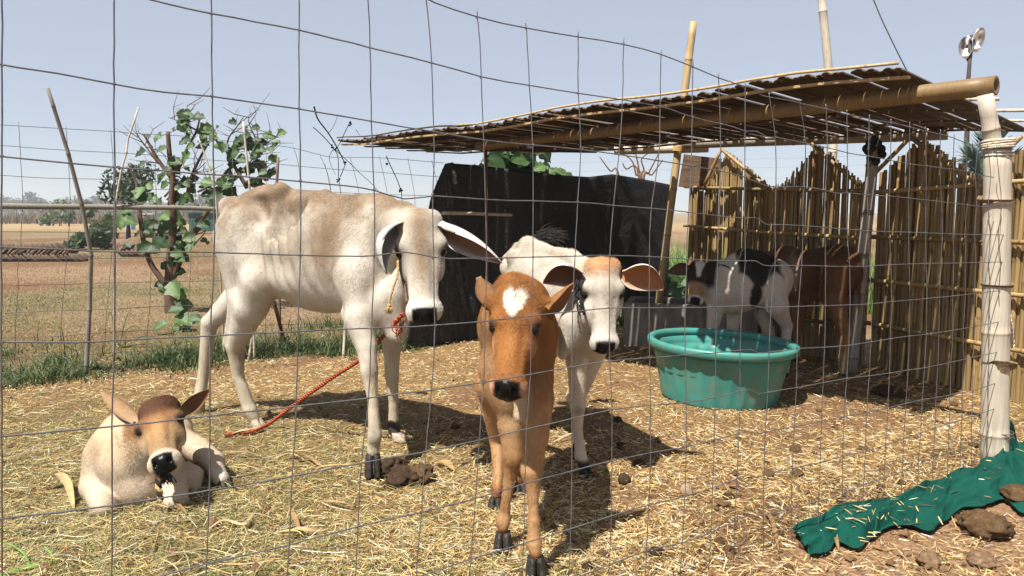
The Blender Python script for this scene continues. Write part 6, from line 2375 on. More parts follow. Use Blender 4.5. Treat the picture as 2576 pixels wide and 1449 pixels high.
# ------------------------------------------------------------------ tall pole behind the roof, and the cable
o = culm_obj("bamboo_pole", [V(*(D(2104, 600, 8.0)[:2]), -.1), D(2094, 350, 8.0), D(2083, 180, 8.0), D(2068, 0, 8.0), D(2058, -120, 8.0)], .050, .040, MAT_BAM_PALE, None, nodes=.75, seg=12, wob=.01)
tag(o, "tall whitish bamboo pole rising behind the roof, cut by the top edge of the picture", "bamboo pole")
m = MB()
m.tube(smooth_path([D(2100, -260, 6.4), D(2198, 0, 6.1), D(2240, 95, 5.9), D(2291, 197, 5.6)], 6), .0045, 6)
o = m.build("cable", m_plain("black_cable", (.012, .012, .014), .5, .2, 10, bmp=0), None)
tag(o, "thin black cable slanting down to the roof of the shed", "cable")
for k, (y0, y1) in enumerate(((398, 376), (420, 402), (447, 430))):
    m = MB()
    pts = [D(1400, y0 + 12, 170), D(1985, y0, 165), D(2576, y1, 150), D(3000, y1 - 20, 140)]
    m.tube(smooth_path(pts, 5), .018, 4)
    o = m.build("overhead_cable", m_plain("far_cable", (.10, .10, .11), .6, .1, 1, bmp=0), None)
    tag(o, ("highest", "middle", "lowest")[k] + " of three faint far power lines crossing the sky behind the bamboo walls", "power line", "far power lines behind the shed")
# ------------------------------------------------------------------ back fence, its rail and stakes
def FB_(x, y):
    """Point of the upright plane of the back fence seen at (x, y)."""
    d = ray(x, y)
    t = BC / (d[1] - BS * d[0])
    return V(d[0] * t, d[1] * t, EYE + d[2] * t)


bf = thing("wire_fence", "thin wide-mesh wire fence at the back of the pen, left of the black tarpaulin", "wire fence", FB_(430, 880) * V(1, 1, 0))
MAT_WIRE2 = m_plain("thin_dark_wire", (.10, .095, .09), .5, .3, 20, metal=.4, bmp=0)
BH = [[(-120, 308), (0, 314), (149, 323), (285, 331), (361, 337), (486, 344), (590, 357), (673, 363), (740, 373), (799, 388), (844, 396), (932, 396), (1012, 401), (1116, 410)],
      [(-120, 362), (0, 366), (55, 370), (167, 378), (285, 384), (392, 391), (535, 403), (670, 411), (753, 418), (830, 425), (936, 432), (1026, 439), (1106, 445)],
      [(-120, 436), (0, 441), (118, 448), (257, 451), (392, 457), (521, 463), (700, 474), (852, 484), (960, 489), (1088, 493)],
      [(-120, 582), (7, 583), (170, 584), (302, 586), (555, 588), (760, 590), (1060, 592)],
      [(-120, 650), (0, 650), (225, 651), (382, 648), (555, 645), (760, 646), (1060, 645)],
      [(-120, 722), (7, 719), (167, 715), (295, 711), (569, 706), (800, 702), (1050, 700)],
      [(-120, 793), (7, 788), (139, 782), (288, 777), (416, 770), (538, 768), (760, 764), (1040, 760)],
      [(-120, 852), (7, 850), (135, 847), (270, 836), (416, 829), (503, 822), (760, 816), (1030, 812)],
      [(-120, 905), (0, 900), (200, 893), (400, 880), (600, 868), (800, 858), (1020, 850)]]
BV = [[(47, 307), (52, 400), (57, 500), (53, 583), (52, 625), (44, 680), (46, 720), (40, 800), (36, 910)],
      [(166, 317), (172, 400), (177, 520), (173, 586), (165, 680), (156, 785), (151, 864), (147, 905)],
      [(278, 324), (284, 400), (287, 500), (284, 600), (276, 700), (268, 790), (262, 895)],
      [(390, 337), (391, 430), (393, 520), (385, 583), (380, 673), (377, 770), (371, 830), (368, 885)],
      [(490, 364), (491, 503), (483, 586), (479, 680), (475, 767), (470, 875)],
      [(585, 399), (584, 500), (582, 640), (580, 768), (578, 868)],
      [(671, 363), (671, 455), (670, 640), (668, 868)],
      [(739, 370), (753, 430), (756, 560), (752, 700), (748, 862)],
      [(804, 387), (831, 465), (834, 600), (832, 760), (830, 857)],
      [(817, 410), (831, 476), (850, 600), (862, 760), (868, 855)],
      [(880, 392), (904, 496), (906, 640), (908, 852)],
      [(954, 392), (975, 496), (980, 640), (984, 850)],
      [(1026, 398), (1043, 496), (1050, 640), (1052, 846)],
      [(1086, 403), (1108, 496)]]
for nm, ps, r in (("horizontal_wire", BH, .0021), ("vertical_wire", BV, .0019)):
    for w in ps:
        P = smooth_path([FB_(*p) for p in w], 5)
        m = MB()
        m.tube(P, r, 5)
        m.build(nm, MAT_WIRE2, bf)


def at_ground(px, py):
    g = G(px, py)
    return V(g[0], g[1], -.05)


def stick(name, label, cat, pts, r0, r1, mat, group=None, **kw):
    o = culm_obj(name, pts, r0, r1, mat, None, **kw)
    return tag(o, label, cat, group)


MAT_DARKGREY = m_bamboo("stick_grey", (.20, .175, .145), (.13, .115, .10), .5, .15, .75)
stick("bamboo_stake", "long leaning grey bamboo stake at the left of the back fence", "stake",
      [at_ground(214, 946), D(226, 760, 5.16), D(229, 640, 5.12), D(207, 520, 5.06), D(170, 380, 4.98), D(120, 222, 4.9)], .016, .012, MAT_DARKGREY, nodes=.36, seg=10, knob=.14)
rail = stick("fence_rail", "grey bamboo rail lying level along the back fence behind the cream calf", "fence rail",
             [FB_(-160, 516) + V(0, -.03, 0), FB_(120, 520) + V(0, -.03, 0), FB_(300, 521) + V(0, -.03, 0), FB_(480, 523) + V(0, -.03, 0), FB_(620, 530) + V(0, -.03, 0)], .022, .017, MAT_DARKGREY, nodes=.75, seg=10, knob=.18)
stick("iron_stake", "rusty leaning iron stake behind the cream calf's belly", "stake", [at_ground(716, 852), D(700, 800, 5.95), D(684, 742, 5.9), D(676, 700, 5.88)], .017, .015, m_plain("rusty_iron", (.13, .055, .035), .8, .4, 30, bmp=.3), nodes=9)
stick("wooden_stake", "thin grey stake in the grass below the cream calf's flank", "stake", [at_ground(622, 907), D(634, 850, 5.75), D(650, 780, 5.72), D(668, 690, 5.7)], .011, .009, MAT_BAM_GREY, nodes=.3, seg=8)
stick("wooden_stake", "thin grey stake in the grass behind the cream calf's front legs", "stake", [at_ground(862, 898), D(867, 840, 6.05), D(872, 700, 6.03), D(876, 560, 6.0)], .012, .010, MAT_BAM_GREY, nodes=.3, seg=8)
stick("bamboo_stick", "slim pale stick with dark knots standing up left of the pruned tree", "stick", [at_ground(286, 905), D(290, 520, 5.25), D(302, 440, 5.25), D(318, 385, 5.25), D(322, 350, 5.25), D(338, 305, 5.25), D(349, 270, 5.25)], .0085, .006, MAT_BAM_PALE, nodes=.33, seg=7, knob=.4, dark=.6)
stick("bamboo_stick", "straight pale stick standing right of the pruned tree", "stick", [at_ground(640, 905), D(628, 470, 5.6), D(619, 380, 5.6), D(612, 306, 5.6)], .0095, .008, MAT_BAM_PALE, nodes=.4, seg=7)
stick("bamboo_stick", "crooked pale stick crossing the pruned tree's right branches", "stick", [at_ground(565, 900), D(545, 510, 5.5), D(537, 460, 5.5), D(525, 418, 5.5), D(512, 380, 5.5), D(498, 345, 5.5)], .0085, .006, MAT_BAM_PALE, nodes=.33, seg=7, knob=.3, dark=.5)
stick("wood_stub", "broken brown stub rising behind the cream calf's hip", "stick", [D(694, 520, 6.2) * V(1, 1, 0), D(696, 470, 6.2), D(700, 396, 6.2)], .014, .012, MAT_DARKWOOD, nodes=9, seg=7)

# dead weed stalks between the sky and the cream calf's back
wd = thing("dead_weed", "bare dead weed stalks with dry seed knots rising behind the cream calf's back", "dead weed", D(860, 850, 6.4) * V(1, 1, 0))
MAT_TWIG = m_tint("bare_twig", .8, .3, 40, .2, .2)
m = MB()
WY = 6.4
for pts, r, cc in (([(790, 268), (800, 300), (826, 335), (850, 375), (868, 412)], .012, (.10, .075, .06)), ([(788, 320), (815, 345), (838, 372), (850, 395), (852, 448), (858, 500), (862, 640)], .007, (.42, .38, .33)),
                   ([(882, 305), (868, 332), (855, 360), (838, 380)], .006, (.40, .36, .31)), ([(856, 445), (868, 415), (866, 410)], .006, (.36, .32, .28)), ([(838, 372), (880, 410), (900, 430), (938, 465), (962, 494)], .0055, (.30, .26, .22)),
                   ([(972, 392), (980, 412), (998, 450), (1008, 478), (1011, 500), (1016, 640)], .0075, (.42, .38, .33)), ([(895, 326), (905, 340)], .004, (.12, .09, .07)), ([(826, 335), (838, 320), (850, 290)], .004, (.3, .26, .22)),
                   ([(840, 372), (828, 400), (844, 440)], .004, (.35, .31, .27))):
    P = smooth_path([D(x, y, WY) for x, y in pts], 5)
    m.tube(P, np.linspace(r, r * .6, len(P)) * .62, 6, cc)
for x, y in ((848, 375), (852, 450), (868, 410), (974, 412), (836, 372), (882, 310), (1009, 478)):
    for k in range(5):
        v, f = uv_ball(D(x + rng.normal(0, 2), y + rng.normal(0, 3), WY), .008, 6, 5)
        m.add(v, f, (.09, .07, .06))
m.build("stalks", MAT_TWIG, wd)

# ------------------------------------------------------------------ trees and plants
MAT_BARK = m_plain("pruned_bark", (.095, .058, .038), .9, .5, 30, stretch=(1, 1, .3), bmp=.7)
MAT_LEAF = m_tint("broad_leaf", .5, .35, 9, .4, .35, .30)


def leaf_shape(L, W, lobes=0.0, seed=0):
    """A broad leaf along +x with a cut base, folded along its midrib; returns verts, faces."""
    n = 9
    xs = np.linspace(0, 1, n)
    v, f = [], []
    for i, x in enumerate(xs):
        w = (math.sin(math.pi * min(1, x ** .62)) ** .8) * (1 + lobes * math.sin(x * 15 + seed))
        if i == n - 1:
            w = .02
        for u in (-1, -.5, 0, .5, 1):
            back = -.16 * abs(u) * (1 if i == 0 else max(0, 1 - x * 3))
            v.append(((x + back) * L, u * w * W * .5, -.10 * L * (x - .2) ** 2 * 2 + abs(u) ** 1.5 * .16 * W * w + .03 * W * math.sin(u * 4 + x * 9 + seed)))
    for i in range(n - 1):
        for j in range(4):
            a = i * 5 + j
            f.append((a, a + 1, a + 6, a + 5))
    return np.array(v), f


def leaf_mesh(name, seed, col_, lobes=.12, mat=None):
    v, f = leaf_shape(1.0, .95, lobes, seed)
    c = np.tile(np.array(col_), (len(v), 1))
    u = np.abs(v[:, 1])
    c = mix3(c, np.array(col_) * 1.7 + .02, np.exp(-(u / .035) ** 2) * .6)
    c = mix3(c, np.array(col_) * .6, (fbm(v, 5, seed) > .15) * .4)
    loops = np.fromiter((i for q in f for i in q), np.int32)
    return mesh_np(name, v, loops, np.arange(len(f)) * 4, np.full(len(f), 4), mat or MAT_LEAF, True, c)


LEAFM = [leaf_mesh("leaf", k * 3 + 1, c, .10 + .07 * (k % 4)) for k, c in enumerate([(.060, .115, .028), (.040, .080, .020), (.095, .160, .050), (.026, .052, .015), (.075, .125, .045), (.034, .070, .024)])]


def place_leaf(parent, p, size, mesh, face=None, down=.4, spin=None, name="leaf"):
    """A leaf hanging from p; face = direction its upper side looks."""
    o = link(name, mesh, parent)
    face = unit(face if face is not None else V(random.uniform(-.6, .6), -.8, random.uniform(.2, 1)))
    sp = random.uniform(-1.3, 1.3) if spin is None else spin
    ax = V(math.sin(sp), 0, -math.cos(sp) * down)
    ax = unit(ax - face * ax.dot(face))
    ay = np.cross(face, ax)
    M = Matrix.Identity(4)
    b = base_of(parent) if parent is not None else np.zeros(3)
    for r in range(3):
        M[r][0], M[r][1], M[r][2], M[r][3] = ax[r] * size, ay[r] * size, face[r] * size, p[r] - b[r]
    o.matrix_local = M
    return o


TY = 8.5
tree = thing("pruned_tree", "hacked-back small tree with bare broken limbs and a broad-leaved vine on it", "tree", V(-3.95, TY, 0))


def cb(x, y):
    return D(188.7 + .2083 * x, 239 + .2083 * y, TY)


def c4(x, y):
    return D(.3472 * x, 471.7 + .3472 * y, TY)


tb = c4(1240, 905)
m = MB()
m.tube(smooth_path([V(tb[0], TY, -.05), c4(1235, 800), c4(1235, 650), c4(1250, 400), c4(1245, 150), cb(1165, 1320), cb(1180, 1000), cb(1140, 700), cb(1122, 440)], 6),
       np.interp(np.arange(49), [0, 12, 24, 36, 48], [.075, .064, .046, .032, .022]), 12)
m.build("trunk", MAT_BARK, tree)
LIMBS = [([c4(1215, 720), c4(1100, 560), c4(1050, 400), c4(1015, 200), c4(985, 20), cb(700, 1020), cb(620, 820)], .055, .02),
         ([c4(1250, 660), c4(1310, 520), c4(1400, 350), c4(1470, 220), cb(1640, 1340), cb(1760, 1000), cb(1900, 850)], .06, .025),
         ([c4(1270, 600), c4(1330, 460), c4(1420, 340), c4(1465, 290)], .035, .022), ([c4(1420, 340), c4(1480, 320), c4(1530, 270)], .012, .005), ([c4(1400, 420), c4(1480, 340), c4(1500, 300)], .014, .006),
         ([c4(1250, 420), c4(1160, 330), c4(1090, 230), c4(1060, 190)], .03, .015),
         ([cb(1170, 1010), cb(1000, 790), cb(900, 620), cb(826, 470)], .040, .020), ([cb(1010, 830), cb(860, 640), cb(740, 480)], .018, .008),
         ([cb(1170, 960), cb(1275, 830), cb(1350, 650), cb(1460, 450), cb(1525, 240)], .036, .016), ([cb(1525, 460), cb(1320, 345), cb(1135, 270)], .018, .005),
         ([cb(1340, 1300), cb(1395, 1000), cb(1480, 800), cb(1620, 560), cb(1700, 420)], .035, .014),
         ([cb(2080, 1125), cb(1920, 850), cb(1820, 680), cb(1660, 500)], .038, .016), ([cb(1830, 640), cb(1860, 510), cb(1960, 380), cb(2040, 268)], .018, .008),
         ([cb(1700, 1210), cb(1760, 1080), cb(1880, 880)], .032, .02), ([cb(2250, 1050), cb(2205, 800), cb(2200, 600)], .022, .012), ([cb(2180, 520), cb(2110, 360), cb(2100, 265)], .014, .005),
         ([cb(2200, 650), cb(2320, 575), cb(2490, 490)], .010, .004), ([cb(2050, 900), cb(2140, 780), cb(2260, 620)], .016, .008), ([cb(1180, 1180), cb(1290, 1090), cb(1400, 960), cb(1560, 810)], .018, .007),
         ([cb(1080, 1230), cb(1200, 1100), cb(1370, 1120)], .018, .010), ([cb(1480, 1170), cb(1620, 1100), cb(1800, 1010), cb(1900, 1000)], .020, .008), ([cb(1250, 980), cb(1340, 1110)], .012, .008),
         ([cb(2300, 1040), cb(2330, 900)], .014, .01), ([cb(2220, 1000), cb(2270, 780)], .010, .006), ([cb(1385, 290), cb(1400, 420), cb(1440, 520)], .008, .005), ([cb(1355, 130), cb(1358, 250), cb(1380, 340)], .006, .004)]
for pts, r0, r1 in LIMBS:
    r1 = r1 * .8
    P = smooth_path(pts, 5)
    P = P + np.stack([0 * P[:, 0], .10 * vnoise(P, 1.2, 7) + .03 * vnoise(P, 4, 8), 0 * P[:, 0]], 1) * np.linspace(0, 1, len(P))[:, None]
    m = MB()
    m.tube(P, np.linspace(r0, r1, len(P)) * .68, 8)
    m.build("branch", MAT_BARK, tree)
# fine twigs
m = MB()
for k in range(110):
    pts, r0, r1 = random.choice(LIMBS[5:])
    i = random.randrange(len(pts) - 1)
    p = pts[i] + (pts[i + 1] - pts[i]) * random.random()
    d = unit(V(random.gauss(0, .8), random.gauss(0, .4), random.uniform(-.1, 1.1))) * random.uniform(.08, .40)
    q = p + d * .5 + rng.normal(0, .02, 3)
    e = p + d + rng.normal(0, .03, 3)
    m.tube([p, q, e], [.005, .004, .002], 4, (.13, .085, .06))
    if random.random() < .6:
        m.tube([q, q + unit(V(random.gauss(0, 1), random.gauss(0, .6), random.random())) * random.uniform(.05, .14)], [.003, .0015], 4, (.13, .085, .06))
o = m.build("twigs", MAT_TWIG, tree, attr=True)
o["kind"] = "stuff"
for x, y, s, k in ((1320, 250, 150, 3), (1275, 330, 110, 3), (1590, 380, 190, 2), (1545, 480, 150, 0), (1480, 620, 130, 4), (1580, 560, 110, 3), (1410, 720, 190, 2), (1180, 810, 180, 1), (1240, 900, 120, 0), (1300, 870, 80, 2), (1060, 960, 170, 0),
                   (1000, 1080, 110, 2), (880, 1130, 190, 2), (840, 1230, 120, 2), (950, 1260, 190, 3), (1020, 1270, 120, 3), (1260, 1250, 180, 3), (1330, 1270, 120, 1), (1440, 1260, 200, 5), (1510, 1200, 140, 5), (1640, 1290, 170, 3), (1700, 1340, 120, 3), (1880, 600, 150, 1),
                   (1850, 660, 110, 1), (2000, 540, 140, 1), (2030, 610, 100, 5), (2190, 520, 210, 3), (2290, 570, 140, 3), (2060, 700, 200, 1), (2140, 720, 150, 4), (1990, 780, 150, 5), (2010, 850, 130, 3), (1800, 1130, 230, 3), (1860, 1190, 150, 3),
                   (2010, 1000, 200, 4), (1950, 1080, 170, 1), (2080, 1050, 140, 5), (1720, 470, 120, 1), (1690, 520, 80, 0), (1270, 410, 60, 5), (2030, 380, 40, 5), (1800, 390, 50, 5)):
    place_leaf(tree, cb(x, y) + V(0, random.uniform(-.25, .15), 0), s * .2083 * K / FPX * TY * .92, LEAFM[k])
for x, y, s, k in ((930, 190, 150, 0), (960, 230, 110, 2), (880, 200, 90, 2), (985, 160, 100, 0), (1200, 210, 180, 4), (1180, 270, 150, 4), (1240, 200, 120, 2), (1300, 310, 100, 3), (1190, 370, 140, 3), (1150, 410, 120, 5), (1260, 400, 150, 3), (1110, 440, 110, 3), (1210, 490, 130, 0),
                   (1190, 550, 90, 1), (1030, 420, 60, 0), (1310, 680, 160, 2), (1330, 720, 130, 2), (1290, 740, 90, 1), (1330, 810, 130, 4), (1370, 830, 100, 0), (1330, 880, 120, 1), (1260, 880, 110, 0), (1310, 930, 150, 2), (1280, 960, 120, 0), (1360, 960, 130, 1), (1400, 1000, 120, 1), (1340, 1010, 110, 0), (1430, 1030, 100, 1), (1270, 1010, 90, 0), (1050, 310, 80, 3), (1310, 560, 80, 3), (1290, 610, 90, 1)):
    g = c4(x, y)
    if y > 640:
        g = D(.3472 * x, 471.7 + .3472 * y, 7.2 if y > 850 else 8.2)
    place_leaf(tree, g + V(0, random.uniform(-.25, .05), 0), s * .3472 * K / FPX * g[1] * .85, LEAFM[k])

for k in range(120):
    pts = random.choice(LIMBS)[0]
    i = random.randrange(len(pts) - 1)
    p = pts[i] + (pts[i + 1] - pts[i]) * random.random() + V(random.gauss(0, .09), random.uniform(-.25, .2), random.gauss(0, .07))
    place_leaf(tree, p, random.uniform(.05, .15), LEAFM[random.randrange(len(LEAFM))])

# bush of broad leaves behind the tarpaulin
bush = thing("leafy_shrub", "dark green broad-leaved shrub looking over the black tarpaulin", "shrub", D(1310, 800, 8.0) * V(1, 1, 0))
m = MB()
bb = D(1310, 800, 8.0) * V(1, 1, 0)
for dx in (-.25, -.05, .12, .3):
    m.tube(smooth_path([bb + V(dx * .3, 0, -.05), bb + V(dx * .7, 0, .8), bb + V(dx, random.uniform(-.1, .1), 1.55)], 5), .012, 6, (.12, .10, .05))
m.tube(smooth_path([D(1192, 412, 7.6), D(1215, 430, 7.6), D(1240, 433, 7.6), D(1262, 425, 7.7)], 5), .008, 5, (.12, .10, .06))
m.build("stem", MAT_TWIG, bush, attr=True)
for k in range(64):
    a = random.random()
    x, y = random.gauss(1297, 30), random.uniform(372, 446)
    s = random.uniform(.13, .24)
    place_leaf(bush, D(x, y, 8.0) + V(0, random.uniform(-.25, .25), 0), s, LEAFM[random.choice((1, 3, 3, 5, 0))], V(random.uniform(-.8, .8), -.6, random.uniform(.1, 1)))
for k in range(34):
    x, y = random.uniform(1345, 1425), 0
    y = 424 + (x - 1345) * .2 + random.uniform(-10, 22)
    place_leaf(bush, D(x, y, 7.9) + V(0, random.uniform(-.2, .2), 0), random.uniform(.09, .15), LEAFM[random.choice((2, 4, 0))])
# bare brown twigs beside it
tw = thing("bare_shrub", "bare orange-brown twigs standing behind the right half of the tarpaulin", "shrub", D(1600, 800, 8.2) * V(1, 1, 0))
m = MB()
tb_ = D(1610, 800, 8.2) * V(1, 1, 0)
for pts in (((1610, 470), (1600, 440), (1590, 405), (1565, 385)), ((1612, 470), (1608, 430), (1600, 390), (1596, 375)), ((1618, 470), (1632, 435), (1650, 400), (1664, 372)), ((1612, 470), (1620, 430), (1614, 400), (1640, 380)), ((1560, 455), (1535, 430), (1508, 394)),
            ((1616, 465), (1640, 440), (1656, 418), (1668, 402)), ((1608, 450), (1575, 425), (1566, 410))):
    P = smooth_path([tb_] + [D(x, y, 8.2) for x, y in pts], 5)
    m.tube(P, np.linspace(.014, .006, len(P)), 6, (.17, .09, .05))
m.build("twigs", MAT_TWIG, tw, attr=True)
# low vine by the gap in the shed
vn = thing("low_vine", "low broad-leaved vine on the ground in the gap beside the leaning pole", "vine", D(1705, 770, 7.6) * V(1, 1, 0))
for k in range(46):
    x, y = random.uniform(1683, 1745), random.uniform(690, 800)
    g = D(x, y, 7.6)
    place_leaf(vn, V(g[0], 7.6 + random.uniform(-.3, .5), max(.03, g[2])), random.uniform(.08, .17), LEAFM[random.choice((0, 1, 2, 4))])


# palm fronds beyond the side wall
def palm(name, label, base, fronds, mat):
    t = thing(name, label, "palm", base)
    m = MB()
    m.tube([base + V(0, 0, -.1), base + V(.03, 0, .9)], [.14, .10], 10)
    m.build("trunk", MAT_BARK, t)
    for (dx, dy, h, L) in fronds:
        m = MB()
        P = smooth_path([base + V(0, 0, .8), base + V(dx * .4, dy * .4, .8 + h * .75), base + V(dx * .8, dy * .8, .8 + h), base + V(dx * 1.25, dy * 1.2, .8 + h * .82)], 8)
        m.tube(P, np.linspace(.02, .004, len(P)), 5, (.14, .18, .10))
        tan = np.gradient(P, axis=0)
        for i in range(5, len(P)):
            e = unit(tan[i])
            sd = unit(np.cross(e, V(0, 0, 1)))
            for s in (-1, 1):
                for q in (0, .5):
                    p = P[i] - tan[i] * q
                    ll = L * (.45 + .55 * math.sin(math.pi * min(1, (i + 2) / len(P))))
                    tip = p + (sd * s * .75 + e * .65 + V(0, 0, .25 + random.uniform(-.2, .15))) * ll
                    wv = unit(np.cross(tip - p, V(.2, -1, .1))) * .013
                    m.add([p - wv, p + wv, (p + tip) / 2 + wv, tip, (p + tip) / 2 - wv], [(0, 1, 2, 3, 4)], np.array((.10, .15, .125)) * random.uniform(.7, 1.25))
        m.build("frond", mat, t, False, True)


MAT_PALM = m_tint("palm_frond", .5, .2, 10, .4, 0, .2)
pb_ = D(2478, 560, 9.5) * V(1, 1, 0)
palm("date_palm", "blue-green palm fronds showing above the side bamboo wall", pb_, [(-.25, .1, 1.05, .30), (-.05, -.1, 1.22, .30), (.28, .1, 1.0, .30), (-.4, .2, .7, .28), (.45, -.1, .7, .28), (.05, .3, 1.12, .30)], MAT_PALM)
pb_ = D(1925, 560, 9.5) * V(1, 1, 0)
palm("date_palm", "low palm fronds showing between the two pointed wall tops", pb_, [(-.12, .1, .55, .22), (.15, -.1, .58, .22), (.3, .1, .45, .2)], MAT_PALM)


# ------------------------------------------------------------------ the field beyond
def leafy_mass(name, label, cat, c, r, n, size, cols, trunk=None, group=None, drop=0.0, mat=None, lobes=5):
    """A tree or shrub: stems plus a crown of leaf-sized faces in uneven clumps. Its crown is one loose mesh."""
    t = thing(name, label, cat, V(c[0], c[1], 0), group)
    cen = rng.normal(0, .42, (lobes, 3)) * r + c
    cen[:, 2] = np.maximum(cen[:, 2], .25 * r[2])
    k = rng.integers(0, lobes, n)
    d = rng.normal(0, 1, (n, 3))
    d /= np.linalg.norm(d, axis=1)[:, None]
    p = cen[k] + d * (rng.random(n) ** .45)[:, None] * np.asarray(r) * .55
    p[:, 2] = np.maximum(p[:, 2], .02)
    ax = rng.normal(0, 1, (n, 3)) + V(0, 0, -drop)
    ax /= np.linalg.norm(ax, axis=1)[:, None]
    sd = np.cross(ax, rng.normal(0, 1, (n, 3)))
    sd /= np.linalg.norm(sd, axis=1)[:, None]
    s = size * rng.uniform(.6, 1.3, n)[:, None]
    v = np.stack([p - ax * s, p + sd * s * .42, p + ax * s, p - sd * s * .42], 1).reshape(-1, 3)
    cc = np.array(cols)[rng.integers(0, len(cols), n)] * rng.uniform(.7, 1.3, (n, 1))
    o = quads_obj("crown", v, np.arange(n * 4).reshape(n, 4), mat or MAT_CROWN, t, False, np.repeat(cc, 4, 0))
    o["kind"] = "stuff"
    if trunk:
        m = MB()
        for q in range(trunk[1]):
            e = cen[q % lobes]
            m.tube(smooth_path([V(c[0] + rng.normal(0, .02), c[1], -.05), V(c[0], c[1], c[2] * .45), e], 5), np.linspace(trunk[0], trunk[0] * .35, 11), 7)
        m.build("trunk", trunk[2] if len(trunk) > 2 else MAT_BARK, t)
    return t


MAT_CROWN = m_tint("foliage", .55, .25, 3, .35, 0, .25)
c = D(318, 465, 24)
leafy_mass("weeping_tree", "small dark drooping-leaved tree with a pale trunk left of the pruned tree", "tree", V(c[0], 24, c[2]), V(.95, .7, .75), 1100, .10, [(.022, .042, .016), (.035, .06, .022), (.05, .08, .03)], (.06, 5, MAT_BAM_PALE), drop=1.2, lobes=9)
c = G(228, 628)
leafy_mass("leafy_shrub", "round grey-green shrub in the dry field left of the pruned tree", "shrub", V(c[0], c[1], .30), V(.62, .5, .28), 800, .13, [(.06, .10, .045), (.085, .13, .06), (.045, .075, .03)], (.02, 4), lobes=8)
for i, (px, py, w, lab) in enumerate(((246, 592, .35, "small green bush behind the grey-green shrub"), (155, 568, .55, "dark bush at the edge of the dry scrub on the far left"), (385, 598, .5, "yellowish bush right of the drooping tree"), (285, 600, .35, "small bush under the drooping tree"), (232, 560, .3, "tiny bush in the far dry scrub"))):
    c = G(px, py)
    s = c[1] / 24
    leafy_mass("field_bush", lab, "bush", V(c[0], c[1], .3 * s), V(w * s, w * .7 * s, .34 * s), 380, .09 * s, [(.07, .11, .04), (.10, .14, .05)], (.02, 3), lobes=6)


# stacks of dung cakes in the field
def cake_stack(px0, px1, py, rows, label, seed, h):
    a, b = G(px0, py), G(px1, py)
    t = thing("dung_cake_stack", label, "dung cakes", (a + b) / 2)
    L = np.linalg.norm(b - a)
    r_ = random.Random(seed)
    meshes = []
    for k in range(4):
        import bmesh
        bm = bmesh.new()
        bmesh.ops.create_icosphere(bm, subdivisions=2, radius=1)
        v = np.array([x.co[:] for x in bm.verts])
        f = [tuple(q.index for q in p.verts) for p in bm.faces]
        bm.free()
        v = v * (1 + .18 * fbm(v, 1.6, seed + k))[:, None] * V(.14, .14, .035)
        loops = np.fromiter((i for q in f for i in q), np.int32)
        meshes.append(mesh_np("dung_cake", v, loops, np.arange(len(f)) * 3, np.full(len(f), 3), MAT_CAKE, True))
    n = int(L / .085)
    for row in range(rows):
        lean = .85 if row % 2 == 0 else -.85
        for i in range(n - row * 4):
            x = (i + row * .6) / n
            if row == rows - 1 and r_.random() < .15:
                continue
            p = a + (b - a) * min(1, x) + V(0, r_.uniform(-.02, .02) + .05 * row, .09 + h * row + r_.uniform(-.012, .012))
            for dy in (0, .24):
                o = link("dung_cake", meshes[r_.randrange(4)], t)
                o.location = list(p + V(0, dy, 0) - base_of(t))
                o.rotation_euler = (r_.uniform(-.15, .15), lean + r_.uniform(-.12, .12), r_.uniform(0, .3))
    return t


MAT_CAKE = m_plain("stacked_dung_cake", (.13, .085, .055), .95, .5, 18, bmp=.6, rnd=.35)
cake_stack(-30, 212, 658, 3, "long low stack of dung cakes laid in slanted rows in the field", 21, .115)
cake_stack(302, 366, 646, 2, "short broken stack of dung cakes left of the pruned tree's limb", 25, .12)
cp = G(322, 640)
lump("dung_pile", V(cp[0], cp[1] + .3, 0), (.52, .4, .30), MAT_CAKE, "rounded covered pile of dung cakes behind the short stack", "dung pile", None, 33, rough=.35, sub=4)

# far posts and sheds
FAR_POSTS = {43: "leftmost far dark post, by the picture's left edge beyond the dung cake stack", 81: "second far dark post from the left, beyond the dung cake stack",
             150: "far dark post just left of the leaning bamboo stake's upper half", 173: "far dark post touching the leaning bamboo stake from the left", 262: "far dark post left of the drooping tree, beyond the grey-green shrub",
             421: "far dark post behind the pruned tree's trunk", 498: "far dark post beside the teal net house"}
MAT_POST = m_plain("far_post", (.06, .05, .045), .8, .3, 5, bmp=0)
for px, yt, yb in ((43, 523, 563), (173, 528, 570), (262, 529, 572), (421, 532, 575), (81, 535, 563), (150, 533, 569), (498, 530, 572)):
    gb = G(px, yb)
    h = D(px, yt, gb[1])[2]
    m = MB()
    m.tube([V(gb[0], gb[1], -.1), V(gb[0], gb[1], h)], .045, 6)
    o = m.build("field_post", MAT_POST, None)
    tag(o, FAR_POSTS[px], "post", "far posts along the dry field")


def far_box(name, label, cat, x0, x1, yt, yb, colr, depth=2.0, corr=0, gb=None):
    g0, g1 = G(x0, yb), G(x1, yb)
    Y = g0[1]
    h = D(x0, yt, Y)[2]
    mt = m_plain(name + "_paint", colr, .6, .25, 2, bmp=.1)
    t = thing(name, label, cat, (g0 + g1) / 2)
    w = g1[0] - g0[0]
    m = MB()
    n = max(1, corr)
    for i in range(n):
        xx = g0[0] + w * (i + .5) / n
        m.box((xx, Y + (.03 if i % 2 else 0) + depth / 2, h / 2 - .1), (w / n - .002, depth, h + .2))
    m.build("wall", mt, t, False)
    m = MB()
    m.box((g0[0] + w / 2, Y + depth / 2, h + .05), (w + .25, depth + .3, .08))
    m.build("roof", mt, t, False)
    return t


